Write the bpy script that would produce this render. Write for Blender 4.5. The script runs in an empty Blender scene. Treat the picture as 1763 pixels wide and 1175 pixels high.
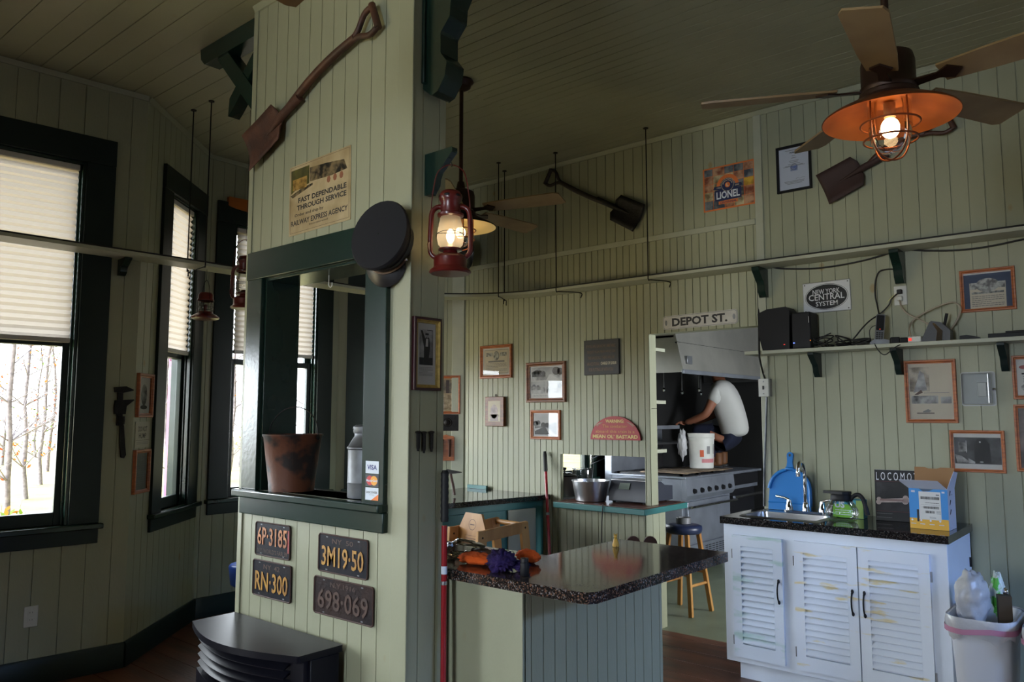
import bpy, math, random
from math import sin, cos, pi, radians, sqrt, hypot
from mathutils import Matrix, Vector
random.seed(7)
scn = bpy.context.scene
COL = scn.collection

# ------------------------------------------------------------------ camera
HC, F, PITCH, YAW = 1.515, 1340.0, radians(5.55), radians(40.3)
cd = bpy.data.cameras.new('camera'); cam = bpy.data.objects.new('camera', cd); COL.objects.link(cam)
cam.location = (0, 0, HC); cam.rotation_euler = (pi/2 + PITCH, 0, YAW)
cd.sensor_width = 36; cd.lens = 36*F/1763; cd.clip_start = 0.05; cd.clip_end = 200
scn.camera = cam

# ------------------------------------------------------------------ world, daylight, exposure
scn.view_settings.view_transform = 'Standard'; scn.view_settings.look = 'None'
scn.view_settings.gamma = 1; scn.view_settings.use_curve_mapping = False
scn.view_settings.exposure = 0.0
SKY, SKY_PATCH = 9.5, 19.5
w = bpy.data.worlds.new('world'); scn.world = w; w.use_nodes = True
# sky shaped for its light: bright bayside, added patch out of view, dim elsewhere
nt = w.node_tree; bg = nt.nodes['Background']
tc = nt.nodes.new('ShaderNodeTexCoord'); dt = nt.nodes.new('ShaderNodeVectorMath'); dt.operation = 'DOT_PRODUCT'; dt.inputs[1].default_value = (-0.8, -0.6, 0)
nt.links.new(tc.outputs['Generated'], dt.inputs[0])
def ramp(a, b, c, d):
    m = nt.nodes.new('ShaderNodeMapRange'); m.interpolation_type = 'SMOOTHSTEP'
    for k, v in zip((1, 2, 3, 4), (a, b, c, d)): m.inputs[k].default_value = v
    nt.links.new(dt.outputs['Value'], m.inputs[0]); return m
r1, r2 = ramp(-0.1, 0.4, 0.8, SKY), ramp(0.62, 0.97, 0.0, SKY_PATCH); ad = nt.nodes.new('ShaderNodeMath')
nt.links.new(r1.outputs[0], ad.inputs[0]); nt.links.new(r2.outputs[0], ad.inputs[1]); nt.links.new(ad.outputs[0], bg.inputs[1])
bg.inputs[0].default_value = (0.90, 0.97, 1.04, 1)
def area(name, loc, rot, sx_, sy_, power, col, portal=False):
    l = bpy.data.lights.new(name, 'AREA'); l.shape = 'RECTANGLE'; l.size = sx_; l.size_y = sy_; l.energy = power; l.color = col
    if portal: l.cycles.is_portal = True
    o = bpy.data.objects.new(name, l); COL.objects.link(o); o.location = loc; o.rotation_euler = rot
    return o
# added lamps stand in for daylight through unseen, assumed left, back and right openings
DAY = (1.0, 0.98, 0.90); BLUE = (0.30, 0.50, 1.0)
area('sky_fill_left', (-9.6, -6.2, 3.1), (radians(90), 0, radians(-58)), 7.0, 4.6, 250, DAY)              # added lamp in place of sky outside the assumed left opening
area('warm_fill_left', (-10.0, -6.0, -0.45), (pi, 0, 0), 7.0, 7.0, 4500, (1.0, 0.82, 0.46))          # added upward lamp, gives the warm light of bright ground there
area('fill_behind', (-0.4, -8.0, 2.6), (pi/2, 0, 0), 2.4, 4.4, 850, (0.82, 0.93, 1.06))                                  # added narrow lamp, placed to light the partition and island through the back window
area('blue_fill_right', (7.5, 1.9, 5.8), (radians(62), 0, radians(86)), 5.0, 4.4, 3000, BLUE)         # added high blue lamp, standing in for sky beyond the right windows

# ------------------------------------------------------------------ pixel rays of the measured photograph -> points on real planes
_fw = Vector((-sin(YAW)*cos(PITCH), cos(YAW)*cos(PITCH), sin(PITCH))); _rt = Vector((cos(YAW), sin(YAW), 0)); _up = _rt.cross(_fw)
CAM = Vector((0, 0, HC))
def ray(px, py): return _fw*F + _rt*(px-881.5) - _up*(py-587.5)
def onx(px, py, x): d = ray(px, py); return CAM + d*(x/d.x)
def ony(px, py, y): d = ray(px, py); return CAM + d*(y/d.y)
def onz(px, py, z): d = ray(px, py); return CAM + d*((z-HC)/d.z)

# main planes (metres)
ZC, YW, YB, TB = 3.59, 5.0, 2.042, 0.183
XL, XR = -3.44, -2.25
P0, P1, P2, P3, P4 = Vector((-5.3, -1, 0)), Vector((-4.97, 2.2, 0)), Vector((-5.72, 3.04, 0)), Vector((-5.72, 4.32, 0)), Vector((-4.79, 5.0, 0))
DOOR_L, DOOR_R, DOOR_T = -2.924, -2.078, 2.12
PT_L, PT_B, PT_T = -3.736, 0.87, 1.22

def FR(o, u):
    u = Vector(u).normalized(); v = Vector((0, 0, 1)); n = u.cross(v)
    M = Matrix.Identity(4)
    for i in range(3): M[i][0], M[i][1], M[i][2], M[i][3] = u[i], v[i], n[i], o[i]
    return M
def T(x, y, z): return Matrix.Translation((x, y, z))
def R(a, ax='Z'): return Matrix.Rotation(a, 4, ax)
I4 = Matrix.Identity(4)
def WR(x, z, d=0): return FR((x, YW-d, z), (1, 0, 0))
def WB(x, z, d=0): return FR((x, YB-d, z), (1, 0, 0))
def WS(y, z, d=0): return FR((XR+d, y, z), (0, 1, 0))
def WSEG(a, b, s, z, d=0):
    u = (b-a).normalized(); n = u.cross(Vector((0, 0, 1)))
    p = a + u*s + n*d
    return FR((p.x, p.y, z), u)

# ------------------------------------------------------------------ materials
def S(r, g, b):
    def f(c):
        c /= 255.0
        return c/12.92 if c <= 0.04045 else ((c+0.055)/1.055)**2.4
    return (f(r), f(g), f(b))
def mat(name, col, rough=0.6, metal=0.0, var=0.0, scale=8.0, col2=None, bump=0.0, bscale=60.0, coat=0.0, stretch=(1, 1, 1), emit=None, estr=0.0, lo=0.35, hi=0.65, detail=4.0, spec=0.5, trans=0.0):
    m = bpy.data.materials.new(name); m.use_nodes = True
    n = m.node_tree.nodes; l = m.node_tree.links; b = n['Principled BSDF']
    b.inputs['Base Color'].default_value = (*col, 1); b.inputs['Roughness'].default_value = rough; b.inputs['Metallic'].default_value = metal
    b.inputs['Specular IOR Level'].default_value = spec
    if coat: b.inputs['Coat Weight'].default_value = coat; b.inputs['Coat Roughness'].default_value = 0.08
    if trans: b.inputs['Transmission Weight'].default_value = trans
    if emit: b.inputs['Emission Color'].default_value = (*emit, 1); b.inputs['Emission Strength'].default_value = estr
    if var or col2 or bump:
        t = n.new('ShaderNodeTexCoord'); mp = n.new('ShaderNodeMapping'); mp.inputs['Scale'].default_value = stretch
        l.new(t.outputs['Object'], mp.inputs[0])
        if var or col2:
            nz = n.new('ShaderNodeTexNoise'); nz.inputs['Scale'].default_value = scale; nz.inputs['Detail'].default_value = detail
            l.new(mp.outputs[0], nz.inputs['Vector'])
            cr = n.new('ShaderNodeValToRGB'); cr.color_ramp.elements[0].position = lo; cr.color_ramp.elements[1].position = hi
            c2 = col2 or tuple(c*(1-var) for c in col)
            cr.color_ramp.elements[0].color = (*c2, 1); cr.color_ramp.elements[1].color = (*col, 1)
            l.new(nz.outputs[0], cr.inputs[0]); l.new(cr.outputs[0], b.inputs['Base Color'])
        if bump:
            nb = n.new('ShaderNodeTexNoise'); nb.inputs['Scale'].default_value = bscale; nb.inputs['Detail'].default_value = 3
            l.new(mp.outputs[0], nb.inputs['Vector'])
            bp = n.new('ShaderNodeBump'); bp.inputs['Strength'].default_value = bump; bp.inputs['Distance'].default_value = 0.01
            l.new(nb.outputs[0], bp.inputs['Height']); l.new(bp.outputs[0], b.inputs['Normal'])
    return m
def mat_paint(name, col, knots=0.6, rough=0.45):
    """painted boards: slight mottling, and resin knots that bled through the paint"""
    m = mat(name, col, rough, var=0.10, scale=2.5, lo=0.3, hi=0.7, bump=0.08, bscale=90, stretch=(1, 1, 0.35))
    n = m.node_tree.nodes; l = m.node_tree.links; b = n['Principled BSDF']
    src = b.inputs['Base Color'].links[0].from_socket
    t = n.new('ShaderNodeTexCoord'); mp = n.new('ShaderNodeMapping'); mp.inputs['Scale'].default_value = (1, 1, 0.6)
    l.new(t.outputs['Object'], mp.inputs[0])
    v = n.new('ShaderNodeTexVoronoi'); v.inputs['Scale'].default_value = 4.2; l.new(mp.outputs[0], v.inputs['Vector'])
    r1 = n.new('ShaderNodeMapRange'); r1.inputs[1].default_value = 0.05; r1.inputs[2].default_value = 0.085; r1.inputs[3].default_value = 1; r1.inputs[4].default_value = 0
    l.new(v.outputs['Distance'], r1.inputs[0])
    sp = n.new('ShaderNodeSeparateColor'); l.new(v.outputs['Color'], sp.inputs[0])
    gt = n.new('ShaderNodeMath'); gt.operation = 'GREATER_THAN'; gt.inputs[1].default_value = 0.42; l.new(sp.outputs[0], gt.inputs[0])
    mu = n.new('ShaderNodeMath'); mu.operation = 'MULTIPLY'; l.new(r1.outputs[0], mu.inputs[0]); l.new(gt.outputs[0], mu.inputs[1])
    m2 = n.new('ShaderNodeMath'); m2.operation = 'MULTIPLY'; m2.inputs[1].default_value = knots; l.new(mu.outputs[0], m2.inputs[0])
    mx = n.new('ShaderNodeMix'); mx.data_type = 'RGBA'; mx.inputs[7].default_value = (0.30, 0.19, 0.05, 1)
    l.new(m2.outputs[0], mx.inputs[0]); l.new(src, mx.inputs[6]); l.new(mx.outputs[2], b.inputs['Base Color'])
    return m
def mat_granite(name, dark, flecks, rough=0.09):
    m = mat(name, dark, rough); n = m.node_tree.nodes; l = m.node_tree.links; b = n['Principled BSDF']
    t = n.new('ShaderNodeTexCoord'); v = n.new('ShaderNodeTexVoronoi'); v.inputs['Scale'].default_value = 210; l.new(t.outputs['Object'], v.inputs['Vector'])
    sp = n.new('ShaderNodeSeparateColor'); l.new(v.outputs['Color'], sp.inputs[0])
    cr = n.new('ShaderNodeValToRGB'); cr.color_ramp.interpolation = 'CONSTANT'; e = cr.color_ramp.elements
    e[0].color = (*dark, 1); e[1].position = 0.55; e[1].color = (*flecks[0], 1)
    for p, c in zip((0.76, 0.90), flecks[1:]): k = e.new(p); k.color = (*c, 1)
    l.new(sp.outputs[0], cr.inputs[0]); l.new(cr.outputs[0], b.inputs['Base Color'])
    return m
def mat_photo(name, dark, light, scale=9, lo=0.4, hi=0.6, stretch=(1, 1, 1), rough=0.4):
    return mat(name, light, rough, col2=dark, scale=scale, lo=lo, hi=hi, detail=6, stretch=stretch)
def mat_glass(name, tint=(1, 1, 1), refl=1.0, rough=0.0, haze=0.0):
    """thin pane: lets light straight through and mirrors at grazing angles"""
    m = bpy.data.materials.new(name); m.use_nodes = True; n = m.node_tree.nodes; l = m.node_tree.links; n.clear()
    o = n.new('ShaderNodeOutputMaterial'); mx = n.new('ShaderNodeMixShader'); tr = n.new('ShaderNodeBsdfTransparent'); g = n.new('ShaderNodeBsdfGlossy')
    fr = n.new('ShaderNodeFresnel'); fr.inputs[0].default_value = 1.5
    mu = n.new('ShaderNodeMath'); mu.operation = 'MULTIPLY'; mu.inputs[1].default_value = refl
    tr.inputs[0].default_value = (*tint, 1); g.inputs['Roughness'].default_value = rough
    l.new(fr.outputs[0], mu.inputs[0]); l.new(mu.outputs[0], mx.inputs[0]); l.new(tr.outputs[0], mx.inputs[1]); l.new(g.outputs[0], mx.inputs[2])
    if haze:
        h = n.new('ShaderNodeMixShader'); tl = n.new('ShaderNodeBsdfTranslucent'); tl.inputs[0].default_value = (0.9, 0.86, 0.78, 1); h.inputs[0].default_value = haze
        l.new(mx.outputs[0], h.inputs[1]); l.new(tl.outputs[0], h.inputs[2]); l.new(h.outputs[0], o.inputs[0])
    else: l.new(mx.outputs[0], o.inputs[0])
    return m
def mat_translucent(name, col, fac=0.6):
    m = bpy.data.materials.new(name); m.use_nodes = True; n = m.node_tree.nodes; l = m.node_tree.links; n.clear()
    o = n.new('ShaderNodeOutputMaterial'); mx = n.new('ShaderNodeMixShader'); d = n.new('ShaderNodeBsdfDiffuse'); t = n.new('ShaderNodeBsdfTranslucent')
    d.inputs[0].default_value = (*col, 1); t.inputs[0].default_value = (*col, 1); mx.inputs[0].default_value = fac
    l.new(d.outputs[0], mx.inputs[1]); l.new(t.outputs[0], mx.inputs[2]); l.new(mx.outputs[0], o.inputs[0])
    return m

SAGE = (0.335, 0.342, 0.232)
m_wall = mat_paint('sage_board_paint', SAGE, 0.55)
m_wall_clean = mat_paint('sage_bead_paint', SAGE, 0.12)
m_ceil = mat_paint('cream_ceiling_paint', (0.36, 0.355, 0.235), 0.15)
m_trimw = mat('cream_trim_paint', (0.42, 0.43, 0.33), 0.4, var=0.08)
m_green = mat('dark_green_gloss_paint', (0.008, 0.027, 0.020), 0.25, var=0.25, scale=5, bump=0.05, bscale=40)
m_greenb = mat('black_green_paint', (0.007, 0.017, 0.015), 0.4, var=0.2, scale=5, spec=0.3)
m_dkpanel = mat('dark_panelling', (0.07, 0.055, 0.04), 0.6)
m_hood = mat('hood_steel', (0.50, 0.49, 0.44), 0.38, metal=0.65, var=0.2, scale=3)
m_teal = mat('teal_paint', (0.035, 0.16, 0.155), 0.4, var=0.15, scale=6)
m_white = mat('white_paint', (0.70, 0.76, 0.86), 0.35, var=0.04)
m_worn = mat('rubbed_white_paint', (0.69, 0.75, 0.85), 0.45, col2=(0.70, 0.61, 0.38), scale=5.5, lo=0.315, hi=0.39, stretch=(1, 1, 5), detail=5)
m_wornblue = mat('rubbed_white_blue_paint', (0.68, 0.75, 0.85), 0.45, col2=(0.45, 0.62, 0.60), scale=4.5, lo=0.29, hi=0.42, stretch=(1, 1, 4), detail=5)
m_granite = mat_granite('brown_granite_laminate', (0.012, 0.011, 0.011), [(0.035, 0.026, 0.022), (0.16, 0.085, 0.055), (0.17, 0.16, 0.16)])
m_granite2 = mat_granite('black_granite_laminate', (0.007, 0.007, 0.008), [(0.016, 0.015, 0.015), (0.05, 0.04, 0.035), (0.07, 0.07, 0.07)], 0.07)
m_frame = mat('orange_oak', S(176, 98, 42), 0.4, col2=S(140, 70, 28), scale=14, stretch=(1, 1, 6))
m_frame2 = mat('brown_oak', S(128, 74, 40), 0.4, col2=S(92, 50, 26), scale=14, stretch=(1, 1, 6))
m_walnut = mat('walnut', S(80, 48, 34), 0.45, col2=S(58, 34, 24), scale=14, stretch=(1, 1, 6))
m_gold = mat('gilt', S(178, 150, 84), 0.4, metal=0.5, var=0.3, scale=60)
m_burg = mat('burgundy_lacquer', S(52, 20, 26), 0.35)
m_black = mat('black_enamel', (0.012, 0.012, 0.014), 0.35, var=0.2)
m_blackmat = mat('black_plastic', (0.010, 0.010, 0.012), 0.5, spec=0.25)
m_rubber = mat('black_rubber', (0.01, 0.01, 0.01), 0.6)
m_iron = mat('dark_iron', (0.018, 0.016, 0.016), 0.5, metal=0.6, var=0.4, scale=20, bump=0.2, bscale=80)
m_rust = mat('rusty_steel', S(92, 56, 42), 0.75, col2=S(58, 34, 28), scale=9, bump=0.3, bscale=70)
m_shaft = mat('dark_ash_shaft', S(88, 52, 34), 0.55, col2=S(50, 30, 22), scale=7, stretch=(2, 2, 2))
m_steel = mat('stainless_steel', (0.55, 0.55, 0.56), 0.28, metal=1.0, var=0.15, scale=6, stretch=(1, 1, 8))
m_chrome = mat('chrome', (0.75, 0.75, 0.76), 0.06, metal=1.0)
m_alum = mat('aluminium', (0.62, 0.62, 0.64), 0.3, metal=1.0, var=0.1)
m_galv = mat('galvanised_steel', (0.24, 0.25, 0.27), 0.5, metal=0.7, col2=(0.11, 0.115, 0.12), scale=7)
m_copper = mat('aged_copper', S(150, 84, 44), 0.42, metal=0.55, col2=S(96, 52, 30), scale=7)
m_bronze = mat('oiled_bronze', S(58, 38, 28), 0.45, metal=0.5, var=0.3, scale=10)
m_shadein = mat('cream_enamel', S(214, 200, 150), 0.35)
m_copperin = mat('bright_copper_enamel', S(206, 122, 60), 0.38, metal=0.3, col2=S(176, 96, 44), scale=5)
m_blade = mat('fan_blade_wood', S(140, 118, 82), 0.5, col2=S(116, 92, 60), scale=5, stretch=(1, 1, 1))
m_red = mat('red_lantern_enamel', S(96, 22, 20), 0.35, var=0.25, scale=9, coat=0.2)
m_redpole = mat('red_pole_enamel', S(150, 28, 36), 0.22, coat=0.3)
m_lglass = mat_glass('lantern_glass', (0.97, 0.96, 0.92), 0.8)
m_hazy = mat_glass('hazy_lantern_glass', (0.97, 0.95, 0.90), 0.8, haze=0.36)
m_glass = mat_glass('clear_glass', (0.95, 0.96, 0.95), 0.8)
m_pane = mat_glass('window_glass', (0.99, 1, 0.995), 0.8)
m_pglass = mat_glass('picture_glass', (0.98, 0.98, 0.98), 0.7, 0.02)
m_plastic = mat_glass('clear_plastic', (0.86, 0.88, 0.88), 2.2, 0.10)
m_blind = mat_translucent('pleated_blind_fabric', (0.25, 0.22, 0.185), 0.65)
m_blindrail = mat('blind_rail', (0.55, 0.53, 0.50), 0.4)
m_ivory = mat('white_plastic', (0.62, 0.62, 0.58), 0.35)
m_paper = mat('paper', (0.66, 0.66, 0.64), 0.6, var=0.06, scale=6)
m_cream = mat('cream_paper', S(196, 180, 140), 0.6, var=0.15, scale=6)
m_ink = mat('ink', (0.02, 0.02, 0.022), 0.6)
m_greyink = mat('grey_ink', (0.20, 0.20, 0.20), 0.6)
m_photo = mat_photo('grey_photograph', (0.02, 0.02, 0.02), (0.42, 0.42, 0.41), 16)
m_photod = mat_photo('dark_photograph', (0.008, 0.008, 0.01), (0.10, 0.10, 0.11), 10, 0.42, 0.75)
m_photol = mat_photo('pale_photograph', (0.20, 0.20, 0.20), (0.52, 0.52, 0.52), 14)
m_engr = mat_photo('engraving', (0.10, 0.10, 0.10), (0.46, 0.47, 0.45), 45)
m_oldwood = mat('worn_board_floor', S(118, 72, 48), 0.42, col2=S(64, 40, 28), scale=3.2, stretch=(0.35, 3, 1), bump=0.15, bscale=30, lo=0.3, hi=0.7)
m_lino = mat('green_linoleum', S(120, 128, 104), 0.42, var=0.2, scale=4)
m_pine = mat('honey_pine', S(190, 142, 84), 0.38, col2=S(160, 110, 58), scale=7, stretch=(1, 1, 0.3))
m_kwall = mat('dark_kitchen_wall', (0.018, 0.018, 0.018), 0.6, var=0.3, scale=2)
m_blue = mat('blue_plastic', S(38, 122, 196), 0.32)
m_orange = mat('orange_cloth', S(236, 98, 28), 0.9, var=0.2, scale=12, bump=0.4, bscale=80)
m_purple = mat('purple_cloth', S(44, 24, 84), 0.9, var=0.4, scale=9, bump=0.4, bscale=80)
m_film = mat_glass('plastic_film', (0.80, 0.80, 0.80), 2.0, 0.12)
m_bag = mat('white_poly_bag', (0.62, 0.62, 0.64), 0.3, var=0.25, scale=9, bump=0.6, bscale=14, trans=0.15)
# ------------------------------------------------------------------ mesh helpers
_TXT = {}
def glyphs(s, bold):
    k = (s, bold)
    if k not in _TXT:
        c = bpy.data.curves.new('lettering', 'FONT'); c.body = s; c.resolution_u = 2; c.offset = bold; c.align_x = 'LEFT'; c.space_line = 1.0
        o = bpy.data.objects.new('lettering', c); me = o.to_mesh()
        vs = [v.co.copy() for v in me.vertices]; fs = [tuple(p.vertices) for p in me.polygons]
        o.to_mesh_clear(); bpy.data.objects.remove(o); bpy.data.curves.remove(c)
        _TXT[k] = (vs, fs)
    return _TXT[k]
class MB:
    def __init__(s): s.V, s.F, s.I, s.mats = [], [], [], []
    def _m(s, m):
        if m not in s.mats: s.mats.append(m)
        return s.mats.index(m)
    def add(s, M, vs, fs, m):
        b = len(s.V); i = s._m(m); s.V += [M @ Vector(v) for v in vs]; s.F += [tuple(b+k for k in f) for f in fs]; s.I += [i]*len(fs); return s
    def box(s, M, x0, x1, y0, y1, z0, z1, m):
        if x0 > x1: x0, x1 = x1, x0
        if y0 > y1: y0, y1 = y1, y0
        if z0 > z1: z0, z1 = z1, z0
        v = [(x0,y0,z0),(x1,y0,z0),(x1,y1,z0),(x0,y1,z0),(x0,y0,z1),(x1,y0,z1),(x1,y1,z1),(x0,y1,z1)]
        return s.add(M, v, [(0,3,2,1),(4,5,6,7),(0,1,5,4),(1,2,6,5),(2,3,7,6),(3,0,4,7)], m)
    def prism(s, M, pts, z0, z1, m, m2=None):
        a = sum(pts[i][0]*pts[(i+1) % len(pts)][1]-pts[(i+1) % len(pts)][0]*pts[i][1] for i in range(len(pts)))
        if a < 0: pts = pts[::-1]
        n = len(pts)
        s.add(M, [(x, y, z1) for x, y in pts], [tuple(range(n))], m2 or m)
        s.add(M, [(x, y, z0) for x, y in pts], [tuple(range(n-1, -1, -1))], m)
        s.add(M, [(x, y, z0) for x, y in pts]+[(x, y, z1) for x, y in pts], [(i, (i+1) % n, n+(i+1) % n, n+i) for i in range(n)], m)
        return s
    def lathe(s, M, prof, n, m, a0=0.0, a1=2*pi):
        full = abs(a1-a0-2*pi) < 1e-6; k = n if full else n+1
        vs = []; fs = []
        for r, z in prof:
            for j in range(k):
                a = a0+(a1-a0)*j/n; vs.append((r*cos(a), r*sin(a), z))
        for i in range(len(prof)-1):
            for j in range(n):
                j2 = (j+1) % k
                fs.append((i*k+j, i*k+j2, (i+1)*k+j2, (i+1)*k+j))
        return s.add(M, vs, fs, m)
    def tube(s, M, pts, r, m, n=6, closed=False):
        pts = [Vector(p) for p in pts]; N = len(pts); rs = r if isinstance(r, (list, tuple)) else [r]*N
        vs = []; fs = []; up = None
        for i, p in enumerate(pts):
            a = pts[i-1] if (i > 0 or closed) else p; b = pts[(i+1) % N] if (i < N-1 or closed) else p
            t = (b-a).normalized() if (b-a).length > 1e-9 else Vector((0, 0, 1))
            if up is None:
                up = t.orthogonal().normalized()
            else:
                up = (up - t*up.dot(t)); up = up.normalized() if up.length > 1e-6 else t.orthogonal().normalized()
            q = t.cross(up)
            for j in range(n):
                g = 2*pi*j/n; vs.append(p+(up*cos(g)+q*sin(g))*rs[i])
        for i in range(N if closed else N-1):
            i2 = (i+1) % N
            for j in range(n): fs.append((i*n+j, i*n+(j+1) % n, i2*n+(j+1) % n, i2*n+j))
        if not closed: fs += [tuple(range(n-1, -1, -1)), tuple((N-1)*n+j for j in range(n))]
        return s.add(M, vs, fs, m)
    def quad(s, M, x0, x1, y0, y1, z, m): return s.add(M, [(x0,y0,z),(x1,y0,z),(x1,y1,z),(x0,y1,z)], [(0,1,2,3)], m)
    def poly(s, M, pts, z, m): return s.add(M, [(x, y, z) for x, y in pts], [tuple(range(len(pts)))], m)
    def disc(s, M, cx, cy, rx, ry, z, m, n=28): return s.poly(M, [(cx+rx*cos(2*pi*i/n), cy+ry*sin(2*pi*i/n)) for i in range(n)], z, m)
    def ring(s, M, cx, cy, rx, ry, t, z, m, n=32, a0=0, a1=2*pi):
        vs = []; fs = []
        for i in range(n+1):
            a = a0+(a1-a0)*i/n; vs += [(cx+rx*cos(a), cy+ry*sin(a), z), (cx+(rx-t)*cos(a), cy+(ry-t)*sin(a), z)]
        for i in range(n): fs.append((2*i, 2*i+1, 2*i+3, 2*i+2))
        return s.add(M, vs, fs, m)
    def ell(s, M, c, rx, ry, rz, m, n=14, k=8):
        pr = [(sin(pi*i/k), -cos(pi*i/k)) for i in range(k+1)]
        return s.lathe(M @ T(*c) @ Matrix.Diagonal((rx, ry, rz, 1)), [(max(r, 1e-4), z) for r, z in pr], n, m)
    def text(s, M, t, cx, cy, wd, h, m, z=0.0008, bold=0.0):
        vs, fs = glyphs(t, bold)
        if not vs: return s
        x0 = min(v.x for v in vs); x1 = max(v.x for v in vs); y0 = min(v.y for v in vs); y1 = max(v.y for v in vs)
        ky = h/(y1-y0); kx = wd/(x1-x0) if wd else ky
        return s.add(M, [(cx+(v.x-(x0+x1)/2)*kx, cy+(v.y-(y0+y1)/2)*ky, z) for v in vs], fs, m)
    def lines(s, M, x0, x1, y0, y1, n, m, z=0.0008, h=0.35, seed=1):
        """rows of small print"""
        rnd = random.Random(seed); dy = (y1-y0)/n
        for i in range(n):
            y = y1-(i+0.5)*dy; x = x0
            e = x1 if i % 4 != 3 else x0+(x1-x0)*0.6
            while x < e:
                wl = (x1-x0)*rnd.uniform(0.05, 0.13); s.quad(M, x, min(e, x+wl), y-dy*h/2, y+dy*h/2, z, m); x += wl+(x1-x0)*0.018
        return s
    def barcode(s, M, x0, x1, y0, y1, m, z=0.0008, seed=3):
        rnd = random.Random(seed); x = x0
        while x < x1-0.0008:
            b = rnd.choice((0.0007, 0.0012, 0.002)); s.quad(M, x, min(x+b, x1), y0, y1, z, m); x += b+rnd.choice((0.0007, 0.0014))
        return s
WM = {}
def build(mb, name, parent=None, bev=0.0, ang=35, kind=None, label=None, cat=None, group=None, origin=None, smooth=True, seg=2):
    me = bpy.data.meshes.new(name)
    if parent is not None: loc = None; inv = WM[parent].inverted()
    else:
        if origin is None:
            xs = [v.x for v in mb.V]; ys = [v.y for v in mb.V]; zs = [v.z for v in mb.V]
            origin = ((min(xs)+max(xs))/2, (min(ys)+max(ys))/2, min(zs))
        loc = Vector(origin); inv = Matrix.Translation(-loc)
    me.from_pydata([inv @ v for v in mb.V], [], mb.F)
    for m in mb.mats: me.materials.append(m)
    me.polygons.foreach_set('material_index', mb.I)
    if smooth:
        me.polygons.foreach_set('use_smooth', [True]*len(me.polygons)); me.set_sharp_from_angle(angle=radians(ang))
    me.update()
    o = bpy.data.objects.new(name, me); COL.objects.link(o)
    if parent is not None: o.parent = parent; WM[o] = WM[parent]
    else: o.location = loc; WM[o] = Matrix.Translation(loc)
    if bev:
        b = o.modifiers.new('bevel', 'BEVEL'); b.width = bev; b.segments = seg; b.limit_method = 'ANGLE'; b.angle_limit = radians(40); b.harden_normals = False
    return tag(o, label, cat, group, kind)
def tag(o, label=None, cat=None, group=None, kind=None):
    if label: o['label'] = label
    if cat: o['category'] = cat
    if group: o['group'] = group
    if kind: o['kind'] = kind
    return o
def thing(name, label, cat, loc, group=None, kind=None):
    o = bpy.data.objects.new(name, None); o.empty_display_size = 0.1; COL.objects.link(o); o.location = loc; WM[o] = Matrix.Translation(Vector(loc))
    return tag(o, label, cat, group, kind)
def copy_tree(o, parent=None):
    c = o.copy(); COL.objects.link(c)
    if parent is not None: c.parent = parent
    for ch in o.children: copy_tree(ch, c)
    return c
def boards(mb, M, rects, pitch, m, gw=0.005, gd=0.006, u_off=0.0, jit=0.0, back=0.03, bead=False, seed=5):
    """tongue and groove boarding: flat boards parted by real grooves, on a solid backing"""
    rnd = random.Random(seed); us = [-60+u_off]
    while us[-1] < 60: us.append(us[-1]+pitch+rnd.uniform(-jit, jit))
    gs = [(u, gw*(rnd.uniform(0.5, 1.5) if jit else 1)) for u in us]
    for (u0, u1, v0, v1) in rects:
        prof = [(u0, 0.0)]
        for g, ww in gs:
            if g-ww > u0 and g+ww < u1:
                prof += [(g-ww/2, 0), (g-ww*0.3, -gd), (g+ww*0.3, -gd), (g+ww/2, 0)]
                if bead and g+0.018 < u1: prof += [(g+0.010, 0), (g+0.0115, -gd*0.45), (g+0.013, 0)]
        prof.append((u1, 0.0))
        n = len(prof)
        mb.add(M, [(u, v0, z) for u, z in prof]+[(u, v1, z) for u, z in prof], [(i, i+1, n+i+1, n+i) for i in range(n-1)], m)
        if back: mb.box(M, u0, u1, v0, v1, -back, -gd-0.002, m)
    return mb
def moulding(mb, M, wd, h, fw, d, m, m2=None):
    """mitred picture-frame profile"""
    rings = [(0, 0), (0, d*0.85), (fw*0.12, d), (fw*0.45, d), (fw*0.75, d*0.62), (fw, d*0.55), (fw, 0.002)]
    def rect(o): return [(-wd/2+o, -h/2+o), (wd/2-o, -h/2+o), (wd/2-o, h/2-o), (-wd/2+o, h/2-o)]
    for i in range(len(rings)-1):
        (o0, z0), (o1, z1) = rings[i], rings[i+1]
        a, b = rect(o0), rect(o1)
        mb.add(M, [(x, y, z0) for x, y in a]+[(x, y, z1) for x, y in b], [(k, (k+1) % 4, 4+(k+1) % 4, 4+k) for k in range(4)], m2 if (m2 and i >= 3) else m)
    mb.add(M, [(x, y, 0) for x, y in rect(0)], [(3, 2, 1, 0)], m)
    return mb
def picture(M, wd, h, fw, d, m, label, content, m2=None, group=None, cat='picture', name='framed_picture', glass=True, cord=False):
    loc = M @ Vector((0, -h/2, 0))
    t = thing(name, label, cat, loc, group)
    build(moulding(MB(), M, wd, h, fw, d, m, m2), 'frame_moulding', t, ang=20)
    p = MB(); iw, ih = wd-2*fw, h-2*fw
    content(p, M @ T(0, 0, 0.003), iw, ih); build(p, 'print', t, smooth=False)
    if glass: build(MB().quad(M, -iw/2, iw/2, -ih/2, ih/2, d*0.45, m_pglass), 'glass_pane', t, smooth=False)
    return t
def arc(cx, cy, r, a0, a1, n): return [(cx+r*cos(radians(a0+(a1-a0)*i/n)), cy+r*sin(radians(a0+(a1-a0)*i/n))) for i in range(n+1)]
def rrect(x0, x1, y0, y1, r, n=5):
    return arc(x1-r, y0+r, r, -90, 0, n)+arc(x1-r, y1-r, r, 0, 90, n)+arc(x0+r, y1-r, r, 90, 180, n)+arc(x0+r, y0+r, r, 180, 270, n)
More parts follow.
